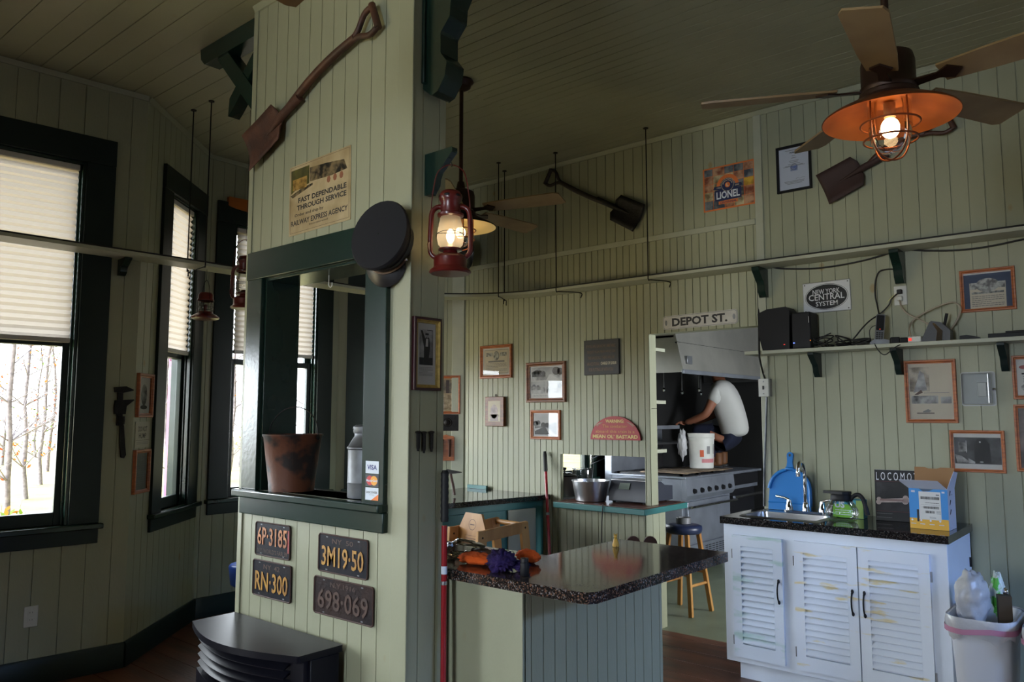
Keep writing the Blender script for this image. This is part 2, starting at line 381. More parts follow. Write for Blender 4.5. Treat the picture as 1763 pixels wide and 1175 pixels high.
def spline(pts, n=8):
    """smooth curve through points"""
    P = [Vector(p) for p in pts]; P = [P[0]*2-P[1]]+P+[P[-1]*2-P[-2]]; out = []
    for i in range(1, len(P)-2):
        for k in range(n):
            t = k/n; a, b, c, d = P[i-1], P[i], P[i+1], P[i+2]
            out.append(0.5*((2*b)+(c-a)*t+(2*a-5*b+4*c-d)*t*t+(3*b-a-3*c+d)*t**3))
    out.append(P[-2]); return out
# ------------------------------------------------------------------ the room
ST = 'structure'
Lleft = (P1-P0).length
MWL = WSEG(P0, P1, 0, 0); MB1 = WSEG(P1, P2, 0, 0); MBF = WSEG(P2, P3, 0, 0); MB2 = WSEG(P3, P4, 0, 0)
L1, LF, L2 = (P2-P1).length, (P3-P2).length, (P4-P3).length
V0, V1 = 0.88, 3.07
def wall_with_window(name, M, a, b, u0, u1, pitch, jit, m=m_wall, seed=3, v0=V0, v1=V1):
    build(boards(MB(), M, [(a, u0, 0, ZC), (u1, b, 0, ZC), (u0, u1, 0, v0), (u0, u1, v1, ZC)], pitch, m, jit=jit, back=0.13, seed=seed), name, kind=ST, ang=20)
build(boards(MB(), MWL, [(-2.55, -1.9, 0, ZC), (-0.4, 1.75, 0, ZC), (-1.9, -0.4, 0, 0.25), (-1.9, -0.4, 2.72, ZC), (2.875, Lleft, 0, ZC), (1.75, 2.875, 0, V0), (1.75, 2.875, V1, ZC)], 0.125, m_wall, jit=0.02, back=0.13, seed=4), 'wall_left', kind=ST, ang=20)
wall_with_window('wall_bay_near', MB1, 0, L1, 0.42, 0.885, 0.09, 0.004)
wall_with_window('wall_bay_front', MBF, 0, LF, 0.23, 1.05, 0.10, 0.006)
wall_with_window('wall_bay_far', MB2, 0, L2, 0.25, 0.715, 0.09, 0.004)

def window(name, M, u0, u1, v0, v1, cl, cr, mid, sash=True, glaze=True):
    loc = M @ Vector(((u0+u1)/2, v0, 0)); t = thing(name, None, None, loc, kind=ST)
    c = MB(); hd = 0.165
    c.box(M, u0-cl, u0, v0, v1, 0, 0.022, m_greenb); c.box(M, u1, u1+cr, v0, v1, 0, 0.022, m_greenb)
    c.box(M, u0-cl, u1+cr, v1, v1+hd, 0, 0.026, m_greenb)
    build(c, 'casing', t, bev=0.003)
    j = MB()
    j.box(M, u0, u0+0.018, v0, v1, -0.135, 0.004, m_green); j.box(M, u1-0.018, u1, v0, v1, -0.135, 0.004, m_green); j.box(M, u0, u1, v1-0.018, v1, -0.135, 0.004, m_green)
    for k in (0, 1):
        x = u0+0.018 if k == 0 else u1-0.018; s = 1 if k == 0 else -1
        j.box(M, x, x+s*0.014, v0, v1, -0.036, -0.024, m_green)
    build(j, 'jamb', t, bev=0.002)
    s = MB(); s.box(M, u0-cl-0.02, u1+cr+0.02, v0-0.032, v0, 0.0, 0.055, m_green); s.box(M, u0, u1, v0-0.032, v0, -0.135, 0.0, m_green); build(s, 'sill', t, bev=0.006)
    a = MB(); a.box(M, u0-cl, u1+cr, v0-0.118, v0-0.032, 0, 0.02, m_greenb); build(a, 'apron', t, bev=0.003)
    for nm, a0, a1, z0, z1, br in (('lower_sash', v0, mid+0.025, -0.075, -0.042, 0.075), ('upper_sash', mid-0.02, v1-0.018, -0.112, -0.079, 0.045)):
        f = MB(); x0, x1 = u0+0.018, u1-0.018; st = 0.048
        f.box(M, x0, x0+st, a0, a1, z0, z1, m_greenb); f.box(M, x1-st, x1, a0, a1, z0, z1, m_greenb)
        f.box(M, x0+st, x1-st, a0, a0+br, z0, z1, m_greenb); f.box(M, x0+st, x1-st, a1-0.045, a1, z0, z1, m_greenb)
        o = build(f, nm, t, bev=0.003)
        if glaze: build(MB().quad(M, x0+st, x1-st, a0+br, a1-0.045, (z0+z1)/2, m_pane), 'glass_pane', o, smooth=False)
    return t
def blind(M, u0, u1, v0, v1, label, fall=None, group=None):
    loc = M @ Vector(((u0+u1)/2, v0, -0.02)); t = thing('pleated_blind', label, 'blind', loc, group)
    x0, x1 = u0+0.036, u1-0.036; mb = MB(); n = int((v1-v0-0.06)/0.021); vs = []; fs = []
    for i in range(n+1):
        y = v1-0.035-(v1-v0-0.06)*i/n; z = -0.018+(0.009 if i % 2 else -0.009); vs += [(x0, y, z), (x1, y, z)]
    for i in range(n): fs.append((2*i, 2*i+2, 2*i+3, 2*i+1))
    mb.add(M, vs, fs, m_blind); build(mb, 'pleats', t, smooth=False)
    build(MB().box(M, x0-0.004, x1+0.004, v1-0.036, v1-0.002, -0.034, -0.004, m_blindrail), 'head_rail', t, bev=0.003)
    build(MB().box(M, x0, x1, v0, v0+0.028, -0.032, -0.004, m_blindrail), 'bottom_rail', t, bev=0.003)
    return t
MID = 1.955
window('window_13', MWL, -1.9, -0.4, 0.25, 2.72, 0.14, 0.14, 1.5)  # unseen glazed opening, added to light the partition but not this wall
window('window_1', MWL, 1.75, 2.875, V0, V1, 0.16, 0.165, MID)
window('window_2', MB1, 0.42, 0.885, V0, V1, 0.15, 0.17, MID)
window('window_3', MBF, 0.23, 1.05, V0, V1, 0.16, 0.155, MID)
window('window_4', MB2, 0.25, 0.715, V0, V1, 0.165, 0.16, MID)
blind(MWL, 1.75, 2.875, 1.955, V1-0.02, 'half-drawn pleated blind in the big window at the far left')
blind(MB1, 0.42, 0.885, 1.965, V1-0.02, 'narrow pleated blind in the angled bay window beside the two small oak frames')
blind(MBF, 0.23, 1.05, 2.02, V1-0.02, 'pleated blind in the bay window behind the ticket window wall')
blind(MB2, 0.25, 0.715, 1.95, V1-0.02, 'pleated blind sliver at the right edge of the ticket opening')
# each window also has a light portal, so the sky outside is sampled through it
for M, a, b in ((MWL, 1.75, 2.875), (MB1, 0.42, 0.885), (MBF, 0.23, 1.05), (MB2, 0.25, 0.715)):
    p = M @ Vector(((a+b)/2, (V0+V1)/2, -0.16)); o = area('window_portal', p, (0, 0, 0), b-a, V1-V0, 1, (1, 1, 1), True)
    n = M.to_3x3() @ Vector((0, 0, 1)); o.rotation_euler = (-n).to_track_quat('Z', 'Y').to_euler()

# right wall: narrow beadboard below the picture rail, wide boards above it and right of the doorway
MR = FR((0, YW, 0), (1, 0, 0))
wb = MB(); RAIL = 2.82; SEAM = 1.574
boards(wb, MR, [(-4.80, PT_L, 0, SEAM-0.002), (-4.80, PT_L, SEAM+0.002, RAIL), (PT_L, DOOR_L-0.12, PT_T, SEAM-0.002), (PT_L, DOOR_L-0.12, SEAM+0.002, RAIL)], 0.0575, m_wall_clean, gw=0.006, gd=0.008, back=0.035, bead=False)
boards(wb, MR, [(DOOR_L-0.12, DOOR_L, PT_T, SEAM-0.002), (DOOR_L-0.12, DOOR_L, SEAM+0.002, RAIL), (DOOR_L, DOOR_R, DOOR_T, RAIL), (DOOR_L-0.045, DOOR_L, PT_B+0.004, PT_T)], 0.0575, m_wall_clean, gw=0.006, gd=0.008, back=0.105)
boards(wb, MR, [(-4.80, DOOR_R+0.0, RAIL, ZC)], 0.083, m_wall, gw=0.005, back=0.11, u_off=0.03)
boards(wb, MR, [(DOOR_R, 3.1, 0, ZC)], 0.086, m_wall, gw=0.005, jit=0.008, back=0.11, seed=9)
wb.box(MR, -4.80, DOOR_L-0.002, SEAM-0.01, SEAM+0.01, -0.034, -0.009, m_wall_clean)
build(wb, 'wall_right', kind=ST, ang=20)
build(MB().box(MR, -4.79, DOOR_R, RAIL-0.012, RAIL+0.028, 0, 0.016, m_trimw), 'trim_1', kind=ST, bev=0.004)          # picture rail
build(MB().box(MR, DOOR_R, DOOR_R+0.055, 0, ZC-0.03, 0.0, 0.010, m_trimw), 'trim_2', kind=ST, bev=0.003)               # board right of the doorway
build(MB().box(MB2, L2-0.115, L2-0.005, 0, ZC-0.03, 0.0, 0.012, m_trimw), 'trim_3', kind=ST, bev=0.003)                # corner board of the bay
# free-standing partition with the ticket opening
MP = FR((0, YB, 0), (1, 0, 0)); OX0, OX1, OZ0, OZ1 = -3.275, -2.505, 1.175, 2.172
pb = MB()
boards(pb, MP, [(XL+0.012, OX0, 0, ZC), (OX1, XR-0.012, 0, ZC), (OX0, OX1, 0, OZ0), (OX0, OX1, OZ1, ZC)], 0.0905, m_wall, gw=0.004, gd=0.006, back=TB-0.012, u_off=0.018, seed=2)
boards(pb, FR((0, YB+TB, 0), (-1, 0, 0)), [(-XR+0.012, -OX1, 0, ZC), (-OX0, -XL-0.012, 0, ZC), (-OX1, -OX0, 0, OZ0), (-OX1, -OX0, OZ1, ZC)], 0.0905, m_wall, back=0.012)
boards(pb, FR((XR, 0, 0), (0, 1, 0)), [(YB, YB+TB, 0, ZC)], 0.092, m_wall, gw=0.004, back=0.01, u_off=0.089)
boards(pb, FR((XL, 0, 0), (0, -1, 0)), [(-YB-TB, -YB, 0, ZC)], 0.3, m_wall, back=0.01)
build(pb, 'wall_partition', kind=ST, ang=20)
build(MB().box(MP, XR-0.088, XR+0.003, 0, ZC-0.004, 0.0, 0.007, m_wall), 'trim_4', kind=ST, bev=0.003)                  # corner board
build(MB().box(MP, XL-0.003, XL+0.034, 0, ZC-0.004, 0.0, 0.007, m_wall), 'trim_5', kind=ST, bev=0.003)
# ticket window trim
tw = thing('window_5', None, None, ((OX0+OX1)/2, YB, OZ0), kind=ST)
c = MB(); c.box(MP, OX0-0.125, OX0, OZ0, OZ1, 0, 0.022, m_green); c.box(MP, OX1, OX1+0.135, OZ0-0.1, OZ1+0.12, 0, 0.022, m_green); c.box(MP, OX0-0.13, OX1, OZ1, OZ1+0.135, 0, 0.024, m_green)
build(c, 'casing', tw, bev=0.003)
c = MB(); c.box(MP, OX0, OX0+0.014, OZ0, OZ1, -TB, 0.002, m_green); c.box(MP, OX1-0.014, OX1, OZ0, OZ1, -TB, 0.002, m_green); c.box(MP, OX0+0.014, OX1-0.014, OZ1-0.014, OZ1, -TB, 0.002, m_green)
build(c, 'jamb', tw, bev=0.002)
c = MB(); c.box(MP, OX0-0.155, OX1+0.14, OZ0-0.034, OZ0, 0.0, 0.055, m_green); c.box(MP, OX0, OX1, OZ0-0.034, OZ0, -TB-0.03, 0, m_green); build(c, 'sill', tw, bev=0.006)
build(MB().box(MP, OX0-0.125, OX1+0.14, OZ0-0.112, OZ0-0.034, 0, 0.028, m_green), 'apron', tw, bev=0.004)

# ceiling and floors
MC = Matrix(((0, 1, 0, 0), (1, 0, 0, 0), (0, 0, -1, ZC), (0, 0, 0, 1)))
cb = MB(); boards(cb, MC, [(-3.6, 5.12, -6.0, XL+0.1)], 0.135, m_ceil, gw=0.005, jit=0.01, back=0.05); boards(cb, MC, [(-3.6, 5.12, XL+0.1, 3.1)], 0.077, m_ceil, gw=0.005, gd=0.005, jit=0.003, back=0.05)
build(cb, 'ceiling', kind=ST, ang=20)
MF = Matrix(((0, -1, 0, 0), (1, 0, 0, 0), (0, 0, 1, 0), (0, 0, 0, 1)))
build(boards(MB(), MF, [(-3.6, YW+0.06, -3.1, 5.95)], 0.225, m_oldwood, gw=0.006, gd=0.008, u_off=0.045, jit=0.012, back=0.05), 'floor', kind=ST, ang=20)
build(MB().box(I4, -4.7, 0.6, YW+0.06, 9.5, -0.06, -0.002, m_lino), 'floor_kitchen', kind=ST)
# crown mouldings
def crown(name, M, a, b):
    build(MB().prism(M @ R(pi/2, 'Y'), [(0, ZC-0.002), (0, ZC-0.045), (-0.008, ZC-0.04), (-0.018, ZC-0.02), (-0.03, ZC-0.012), (-0.03, ZC-0.002)], a, b, m_trimw), name, kind=ST)
def prof_run(name, M, a, b, pts, m, ang=35):
    """profile (out, z) swept along the wall from a to b"""
    mb = MB(); n = len(pts); vs = [(a, z, o) for o, z in pts]+[(b, z, o) for o, z in pts]
    mb.add(M, vs, [(i, (i+1) % n, n+(i+1) % n, n+i) for i in range(n)]+[tuple(range(n-1, -1, -1)), tuple(range(n, 2*n))], m)
    return build(mb, name, kind=ST, ang=ang)
CROWN = [(0.001, ZC-0.034), (0.008, ZC-0.032), (0.011, ZC-0.02), (0.018, ZC-0.012), (0.022, ZC-0.003), (0.001, ZC-0.003)]
for k, (M, a, b) in enumerate(((MWL, -2.4, Lleft), (MB1, 0, L1), (MBF, 0, LF), (MB2, 0, L2), (MR, -4.79, 3.0), (MP, XL, XR))): prof_run('trim_%d' % (10+k), M, a, b, CROWN, m_wall_clean)
BASE = [(0.001, 0.001), (0.02, 0.001), (0.02, 0.135), (0.012, 0.15), (0.001, 0.15)]
for nm, M, a, b in (('left', MWL, -2.4, Lleft), ('bay_near', MB1, 0, L1), ('bay_front', MBF, 0, LF), ('bay_far', MB2, 0, L2)): prof_run('baseboard_'+nm, M, a, b, BASE, m_greenb)

# the part of the room behind the camera, its windows assumed and placed for the light they let in
MK = FR((0, -3.5, 0), (-1, 0, 0)); WX = (1.1,); rects = []; xs = [-3.1]
ed = sorted((x-0.55, x+0.55) for x in WX); cur = -3.1
for a, b in ed: rects += [(cur, a, 0, ZC), (a, b, 0, 0.95), (a, b, 2.72, ZC)]; cur = b
rects.append((cur, 5.6, 0, ZC))
build(boards(MB(), MK, rects, 0.12, m_dkpanel, back=0.12), 'wall_back', kind=ST, ang=20)
for k, x in enumerate(WX):
    window('window_%d' % (6+k), MK, x-0.55, x+0.55, 0.95, 2.72, 0.15, 0.15, 1.83)
MFR = FR((3.05, 0, 0), (0, -1, 0))
build(boards(MB(), MFR, [(-5.1, -4.3, 0, ZC), (-1.5, 3.6, 0, ZC), (-4.3, -1.5, 0, 0.75), (-4.3, -1.5, 2.72, ZC), (-2.95, -2.85, 0.75, 2.72)], 0.12, m_dkpanel, back=0.1), 'wall_far_right', kind=ST, ang=20)
window('window_11', MFR, -4.3, -2.95, 0.75, 2.72, 0.12, 0.05, 1.73); window('window_12', MFR, -2.85, -1.5, 0.75, 2.72, 0.05, 0.12, 1.73)

# kitchen behind the right wall
KX = -4.62
k = MB(); MKL = FR((KX, 0, 0), (0, 1, 0))
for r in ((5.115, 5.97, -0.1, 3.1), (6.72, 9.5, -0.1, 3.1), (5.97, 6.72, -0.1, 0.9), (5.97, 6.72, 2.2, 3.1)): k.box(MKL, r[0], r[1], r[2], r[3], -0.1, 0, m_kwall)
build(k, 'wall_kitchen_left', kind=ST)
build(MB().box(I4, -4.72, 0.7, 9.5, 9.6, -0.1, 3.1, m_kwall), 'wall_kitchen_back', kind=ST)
k = MB(); MKR = FR((0.6, 0, 0), (0, -1, 0))
for r in ((-9.5, -7.0, -0.1, 3.1), (-5.4, -5.115, -0.1, 3.1), (-7.0, -5.4, -0.1, 0.9), (-7.0, -5.4, 2.3, 3.1)): k.box(MKR, r[0], r[1], r[2], r[3], -0.1, 0, m_wall_clean)
build(k, 'wall_kitchen_right', kind=ST)
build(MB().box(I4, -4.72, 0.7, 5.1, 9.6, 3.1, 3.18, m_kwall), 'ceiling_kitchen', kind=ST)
window('window_9', MKL, 5.97, 6.72, 0.9, 2.2, 0.10, 0.06, 1.75)
window('window_10', MKR, -7.0, -5.4, 0.9, 2.3, 0.12, 0.12, 1.6)
area('fill_kitchen', (1.0, 6.2, 1.6), (pi/2, 0, pi/2), 1.5, 1.35, 240, (0.90, 0.94, 1.0))  # lamp and right-hand window added unseen to light the kitchen

# roof, eave and ground outside
build(MB().box(I4, -5.9, 3.3, -4.2, 5.2, ZC+0.07, ZC+0.2, m_greenb), 'roof', kind=ST)
build(MB().box(I4, -80, -5.2, -60, 60, -0.75, -0.7, mat('leaf_litter', (0.42, 0.33, 0.14), 0.9, col2=(0.24, 0.24, 0.07), scale=0.8)), 'ground', kind=ST)
# ------------------------------------------------------------------ things on and around the partition
def strap(mb, M, pts, wd, th, m):
    """flat bar through 2-D points, thickness along z"""
    for (x0, y0), (x1, y1) in zip(pts, pts[1:]):
        dx, dy = x1-x0, y1-y0; L = hypot(dx, dy); nx, ny = -dy/L*wd/2, dx/L*wd/2
        mb.prism(M, [(x0+nx, y0+ny), (x0-nx, y0-ny), (x1-nx, y1-ny), (x1+nx, y1+ny)], -th/2, th/2, m)
    return mb
# knee brace of crossed timbers at the left edge of the partition (plane along x)
YK = YB+TB*0.5
MK2 = FR((0, YK, 0), (1, 0, 0))
kb = thing('knee_brace', 'dark green knee brace of crossed timbers under the ceiling, left of the partition', 'bracket', (XL, YK, 2.93))
zt = ZC-0.003
build(MB().box(MK2, XL-0.055, XL-0.001, 2.93, zt, -0.045, 0.045, m_green), 'post', kb, bev=0.006)
build(MB().prism(MK2, [(XL-0.055, zt), (XL-0.055, zt-0.10), (XL-0.60, zt-0.10), (XL-0.64, zt-0.06), (XL-0.65, zt)], -0.045, 0.045, m_green), 'top_rail', kb, bev=0.006)
build(strap(MB(), MK2, [(XL-0.44, zt-0.08), (XL-0.03, 3.08)], 0.085, 0.075, m_green), 'brace', kb, bev=0.006)
build(MB().prism(MK2, [(XL-0.07, 3.45), (XL-0.02, 3.50), (XL-0.02, 3.40), (XL-0.30, 3.15), (XL-0.345, 3.12), (XL-0.335, 3.22)], -0.033, 0.033, m_green), 'brace', kb, bev=0.006)
# sawn corbel on the right face of the partition
cb_ = thing('corbel', 'large dark green sawn corbel at the top of the partition, right face', 'bracket', (XR, YB+0.09, 2.83))
pc = [(0.001, ZC-0.004), (0.001, 2.84), (0.05, 2.80), (0.085, 2.81), (0.125, 2.86), (0.135, 2.92), (0.10, 2.965), (0.10, 3.05), (0.15, 3.10), (0.155, 3.16), (0.22, 3.26), (0.33, 3.36), (0.34, 3.42), (0.46, 3.47), (0.52, ZC-0.004)]
build(MB().prism(FR((XR, YB+0.10, 0), (1, 0, 0)), pc, -0.05, 0.05, m_green), 'scroll', cb_, bev=0.008)
build(MB().box(FR((XR, YB+0.10, 0), (1, 0, 0)), 0.001, 0.018, 2.86, 3.56, -0.062, 0.062, m_green), 'back_plate', cb_, bev=0.004)

def shovel(M, L, bl, bw, label, grip, mblade, mshaft, name='shovel', bend=0.05):
    """blade hangs at -x, D-grip at +x, flat side on the wall (z = out)"""
    t = thing(name, label, 'shovel', M @ Vector((0, 0, 0)))
    b = MB(); nx_, ny_ = 10, 6; vs = []; fs = []
    for i in range(nx_+1):
        f = i/nx_; x = -L/2+bl*f; hw = bw/2*(0.98-0.06*f); hw = hw*(1 if f < 0.9 else 1-0.5*(f-0.9)/0.1)
        for j in range(ny_+1):
            y = hw*(2*j/ny_-1); z = 0.012+0.022*(2*j/ny_-1)**2+0.012*f+0.01*(1-f)**2
            vs.append((x, y, z))
    for k in (0, 1):
        o = len(vs)//2 if k else 0
        if k == 0:
            for i in range(nx_):
                for j in range(ny_): a = i*(ny_+1)+j; fs.append((a, a+ny_+1, a+ny_+2, a+1))
    b.add(M, vs, fs, mblade)
    ob = build(b, 'blade', t, ang=60); so = ob.modifiers.new('gauge', 'SOLIDIFY'); so.thickness = 0.004
    s = MB(); x0 = -L/2+bl-0.05
    s.tube(M, [(x0-0.10, 0, 0.016), (x0, 0, 0.026), (x0+0.06, 0, 0.034), (x0+0.22, 0, 0.034)], [0.004, 0.013, 0.021, 0.020], mblade, 10); build(s, 'socket', t, ang=60)
    s = MB(); xe = L/2-0.155
    pts = [(x0+0.10+(xe-x0-0.10)*k/8, bend*sin(pi*k/8)*0.5, 0.034) for k in range(9)]
    s.tube(M, pts, [0.019]*7+[0.018, 0.017], mshaft, 10); build(s, 'shaft', t, ang=60)
    g = MB()
    for sgn in (-1, 1): g.tube(M, spline([(xe-0.02, 0, 0.034), (xe+0.03, sgn*0.018, 0.034), (xe+0.085, sgn*grip/2, 0.034), (L/2-0.012, sgn*grip/2, 0.034)], 4), [0.013]*12+[0.011], mshaft, 8)
    g.tube(M, [(L/2-0.014, -grip/2-0.008, 0.034), (L/2-0.014, grip/2+0.008, 0.034)], 0.016, mshaft, 10)
    build(g, 'grip', t, ang=60)
    return t
a, b = ony(432, 263, YB-0.02), ony(650, 30, YB-0.02); mid = (a+b)/2
shovel(WB(mid.x, mid.z) @ R(math.atan2(b.z-a.z, b.x-a.x)), (b-a).length+0.03, 0.30, 0.215, 'rusty square shovel hanging slanted high on the ticket-window partition', 0.11, m_rust, m_shaft)

# printed sign sheet
def px_rect(plane, pts):
    q = [plane(*p) for p in pts]; c = (q[0]+q[1]+q[2]+q[3])/4
    wd = ((q[1]-q[0]).length+(q[2]-q[3]).length)/2; h = ((q[0]-q[3]).length+(q[1]-q[2]).length)/2
    e = (q[1]-q[0]).normalized()+(q[2]-q[3]).normalized()
    return c, wd, h, math.atan2(e.z, hypot(e.x, e.y))
def flat_sign(M, wd, h, m, label, cat, content, th=0.004, name='sign', group=None, edge=None, bev=0.0, outline=None):
    t = thing(name, label, cat, M @ Vector((0, -h/2, 0)), group)
    b = MB()
    if outline: b.prism(M, outline, 0.0005, th, edge or m, m)
    else: b.box(M, -wd/2, wd/2, -h/2, h/2, 0.0005, th, m)
    build(b, 'panel', t, bev=bev)
    p = MB(); content(p, M @ T(0, 0, th), wd, h)
    if p.V: build(p, 'lettering', t, smooth=False)
    return t
c_, wd, h, an = px_rect(lambda x, y: ony(x, y, YB-0.004), [(498, 288), (606, 247), (603, 380), (496, 410)])
m_poster = mat('aged_poster_paper', S(196, 178, 140), 0.5, col2=S(160, 138, 98), scale=5)
def rea(p, M, w_, h_):
    f = lambda x0, x1, y0, y1, m, z=0.0006: p.quad(M, (x0-0.5)*w_, (x1-0.5)*w_, (0.5-y1)*h_, (0.5-y0)*h_, z, m)
    m_tr = mat_photo('poster_train', S(30, 28, 24), S(126, 108, 76), 26); m_car = mat('poster_olive', S(92, 88, 34), 0.5, col2=S(60, 60, 26), scale=20)
    p.poly(M, [((x-0.5)*w_, (0.5-y)*h_) for x, y in ((0.03, 0.06), (0.34, 0.06), (0.34, 0.32), (0.10, 0.36), (0.03, 0.40))], 0.0006, m_car)
    p.poly(M, [((x-0.5)*w_, (0.5-y)*h_) for x, y in ((0.35, 0.10), (0.62, 0.12), (0.90, 0.16), (0.95, 0.30), (0.70, 0.32), (0.35, 0.30))], 0.0006, m_tr)
    p.quad(M, -0.44*w_, -0.20*w_, 0.14*h_, 0.30*h_, 0.0009, mat('poster_glow', S(170, 132, 60), 0.5, col2=S(110, 84, 30), scale=40))
    p.poly(M, [((x-0.5)*w_, (0.5-y)*h_) for x, y in ((0.02, 0.42), (0.20, 0.36), (0.40, 0.33), (0.40, 0.36), (0.06, 0.46))], 0.0007, m_tr)
    for x in (0.66, 0.76, 0.86): p.disc(M, (x-0.5)*w_, (0.5-0.36)*h_, 0.03*w_, 0.05*h_, 0.0008, mat('poster_dress', S(150, 96, 70), 0.5), 8)
    p.text(M, 'FAST DEPENDABLE', 0.05*w_, (0.5-0.52)*h_, 0.78*w_, 0.075*h_, m_ink, bold=0.03)
    p.text(M, 'THROUGH SERVICE', 0.04*w_, (0.5-0.625)*h_, 0.80*w_, 0.075*h_, m_ink, bold=0.03)
    p.text(M, 'Order and ship by', -0.16*w_, (0.5-0.73)*h_, 0.48*w_, 0.055*h_, m_ink, bold=0.01)
    p.text(M, 'RAILWAY EXPRESS AGENCY', 0.0, (0.5-0.83)*h_, 0.92*w_, 0.075*h_, m_ink, bold=0.02)
    p.text(M, 'Incorporated', 0.0, (0.5-0.905)*h_, 0.3*w_, 0.035*h_, m_ink)
    for x0, x1, y0, y1 in ((0.02, 0.98, 0.02, 0.024), (0.02, 0.98, 0.965, 0.969), (0.02, 0.024, 0.02, 0.969), (0.976, 0.98, 0.02, 0.969)): f(x0, x1, y0, y1, m_walnut)
flat_sign(WB(c_.x, c_.z) @ R(0.02), wd*0.98, h*0.97, m_poster, 'weathered cream poster with a steam train and bold lettering under the shovel', 'poster', rea, 0.003, name='poster')

# conductor cap hung over the corner of the ticket casing
hp = ony(660, 420, YB-0.07)
ht = thing('conductor_cap', 'black conductor cap hung over the upper right corner of the ticket window', 'hat', (hp.x, YB-0.02, hp.z-0.16))
MH = T(hp.x, YB-0.028, hp.z) @ R(radians(24), 'Z') @ R(radians(80), 'X') @ R(radians(-16), 'Z')
m_felt = mat('black_felt', (0.012, 0.012, 0.015), 0.9)
crn = MB(); prof = [(0.092, 0.0), (0.094, 0.045), (0.112, 0.085), (0.117, 0.105), (0.112, 0.116), (0.06, 0.122), (0.002, 0.122)]
crn.lathe(MH @ Matrix.Diagonal((1.0, 1.25, 1, 1)), prof, 32, m_felt); build(crn, 'crown', ht, ang=50)
bd = MB(); bd.lathe(MH @ Matrix.Diagonal((1.0, 1.25, 1, 1)), [(0.0945, 0.006), (0.0965, 0.008), (0.0975, 0.04), (0.0955, 0.042)], 32, m_black); build(bd, 'band', ht, ang=40)
vz = MB(); vs = []; fs = []; N = 14
for i in range(N+1):
    a_ = radians(-155+130*i/N)
    for k, (r, z) in enumerate(((0.093, 0.004), (0.112, -0.006), (0.135, -0.03), (0.133, -0.033), (0.110, -0.010), (0.092, 0.000))): 
        r2 = r if k in (0, 5) else 0.093+(r-0.093)*sin(pi*i/N)**0.5; vs.append((r2*cos(a_), r2*1.25*sin(a_), z if k in (0, 5) else z*sin(pi*i/N)))
for i in range(N):
    for k in range(6): fs.append((i*6+k, (i+1)*6+k, (i+1)*6+(k+1) % 6, i*6+(k+1) % 6))
vz.add(MH, vs, fs, m_black); build(vz, 'visor', ht, ang=60)
cd_ = MB(); cd_.tube(MH @ Matrix.Diagonal((1, 1.25, 1, 1)), [(0.099*cos(radians(a)), 0.099*sin(radians(a)), 0.016) for a in range(-160, -15, 10)], 0.0045, mat('braid', S(120, 96, 76), 0.6), 6)
for a in (-158, -22): cd_.ell(MH @ Matrix.Diagonal((1, 1.25, 1, 1)), (0.1*cos(radians(a)), 0.1*sin(radians(a)), 0.018), 0.008, 0.007, 0.008, m_chrome, 8, 6)
build(cd_, 'chin_cord', ht, ang=60)

# licence plates
m_plate = mat('dark_blue_black_plate', S(20, 20, 30), 0.55, col2=S(34, 26, 24), scale=12, lo=0.25, hi=0.5, bump=0.1, bscale=50, spec=0.15)
m_plater = mat('rusted_black_plate', S(34, 27, 29), 0.65, col2=S(52, 36, 31), scale=10, bump=0.3, bscale=60, spec=0.15)
m_yel = mat('worn_yellow_paint', S(198, 146, 50), 0.5, col2=S(150, 104, 44), scale=22); m_oran = mat('worn_orange_paint', S(206, 132, 72), 0.5, col2=S(150, 90, 50), scale=22)
m_faint = mat('rusted_numeral', S(86, 60, 48), 0.7, col2=S(58, 42, 36), scale=14); m_platerust = mat('rusty_plate_rim', S(74, 50, 42), 0.7)
def plate(c, wd, h, an, label, m, mt, main, top=None, bottom=None, red=False, wfit=0.84):
    M = WB(c.x, c.z) @ R(an); t = thing('license_plate', label, 'license plate', M @ Vector((0, -h/2, 0)), 'old license plates under the ticket window')
    b = MB(); b.prism(M, rrect(-wd/2, wd/2, -h/2, h/2, 0.014), 0.006, 0.008, m); o = build(b, 'panel', t)
    r = MB(); out = rrect(-wd/2, wd/2, -h/2, h/2, 0.014); inn = rrect(-wd/2+0.006, wd/2-0.006, -h/2+0.006, h/2-0.006, 0.010); n = len(out)
    r.add(M, [(x, y, 0.008) for x, y in out]+[((a+x)/2, (b_+y)/2, 0.0115) for (a, b_), (x, y) in zip(out, inn)]+[(x, y, 0.008) for x, y in inn], [(i, (i+1) % n, n+(i+1) % n, n+i) for i in range(n)]+[(n+i, n+(i+1) % n, 2*n+(i+1) % n, 2*n+i) for i in range(n)], m_platerust)
    build(r, 'rim', t, ang=60)
    p = MB(); MM = M @ T(0, 0, 0.0082); mh = 0.52 if (top or bottom) else 0.62; my = -0.07 if top else (0.09 if bottom else 0)
    for dz in (0.0008, 0.0022): p.text(MM, main, 0, my*h, wfit*wd, mh*h, mt, z=dz, bold=0.012)
    if top: p.text(MM, top, 0, 0.33*h, 0.42*wd, 0.13*h, mt if m is m_plater else m_faint, bold=0.01)
    if bottom: p.text(MM, bottom, 0, -0.34*h, 0.84*wd, 0.13*h, m_faint, bold=0.005)
    build(p, 'numerals', t, smooth=False)
    if red: build(MB().quad(MM, wd*0.435, wd*0.48, -h*0.30, h*0.34, 0.0006, mat('plate_red', S(150, 40, 36), 0.5)), 'sticker', t, smooth=False)
    for sx_ in (-0.32, 0.32):
        for sy_ in (-0.42, 0.42): build(MB().box(MM, sx_*wd-0.006, sx_*wd+0.006, sy_*h-0.0022, sy_*h+0.0022, 0, 0.0005, m_galv), 'bolt_slot', t)
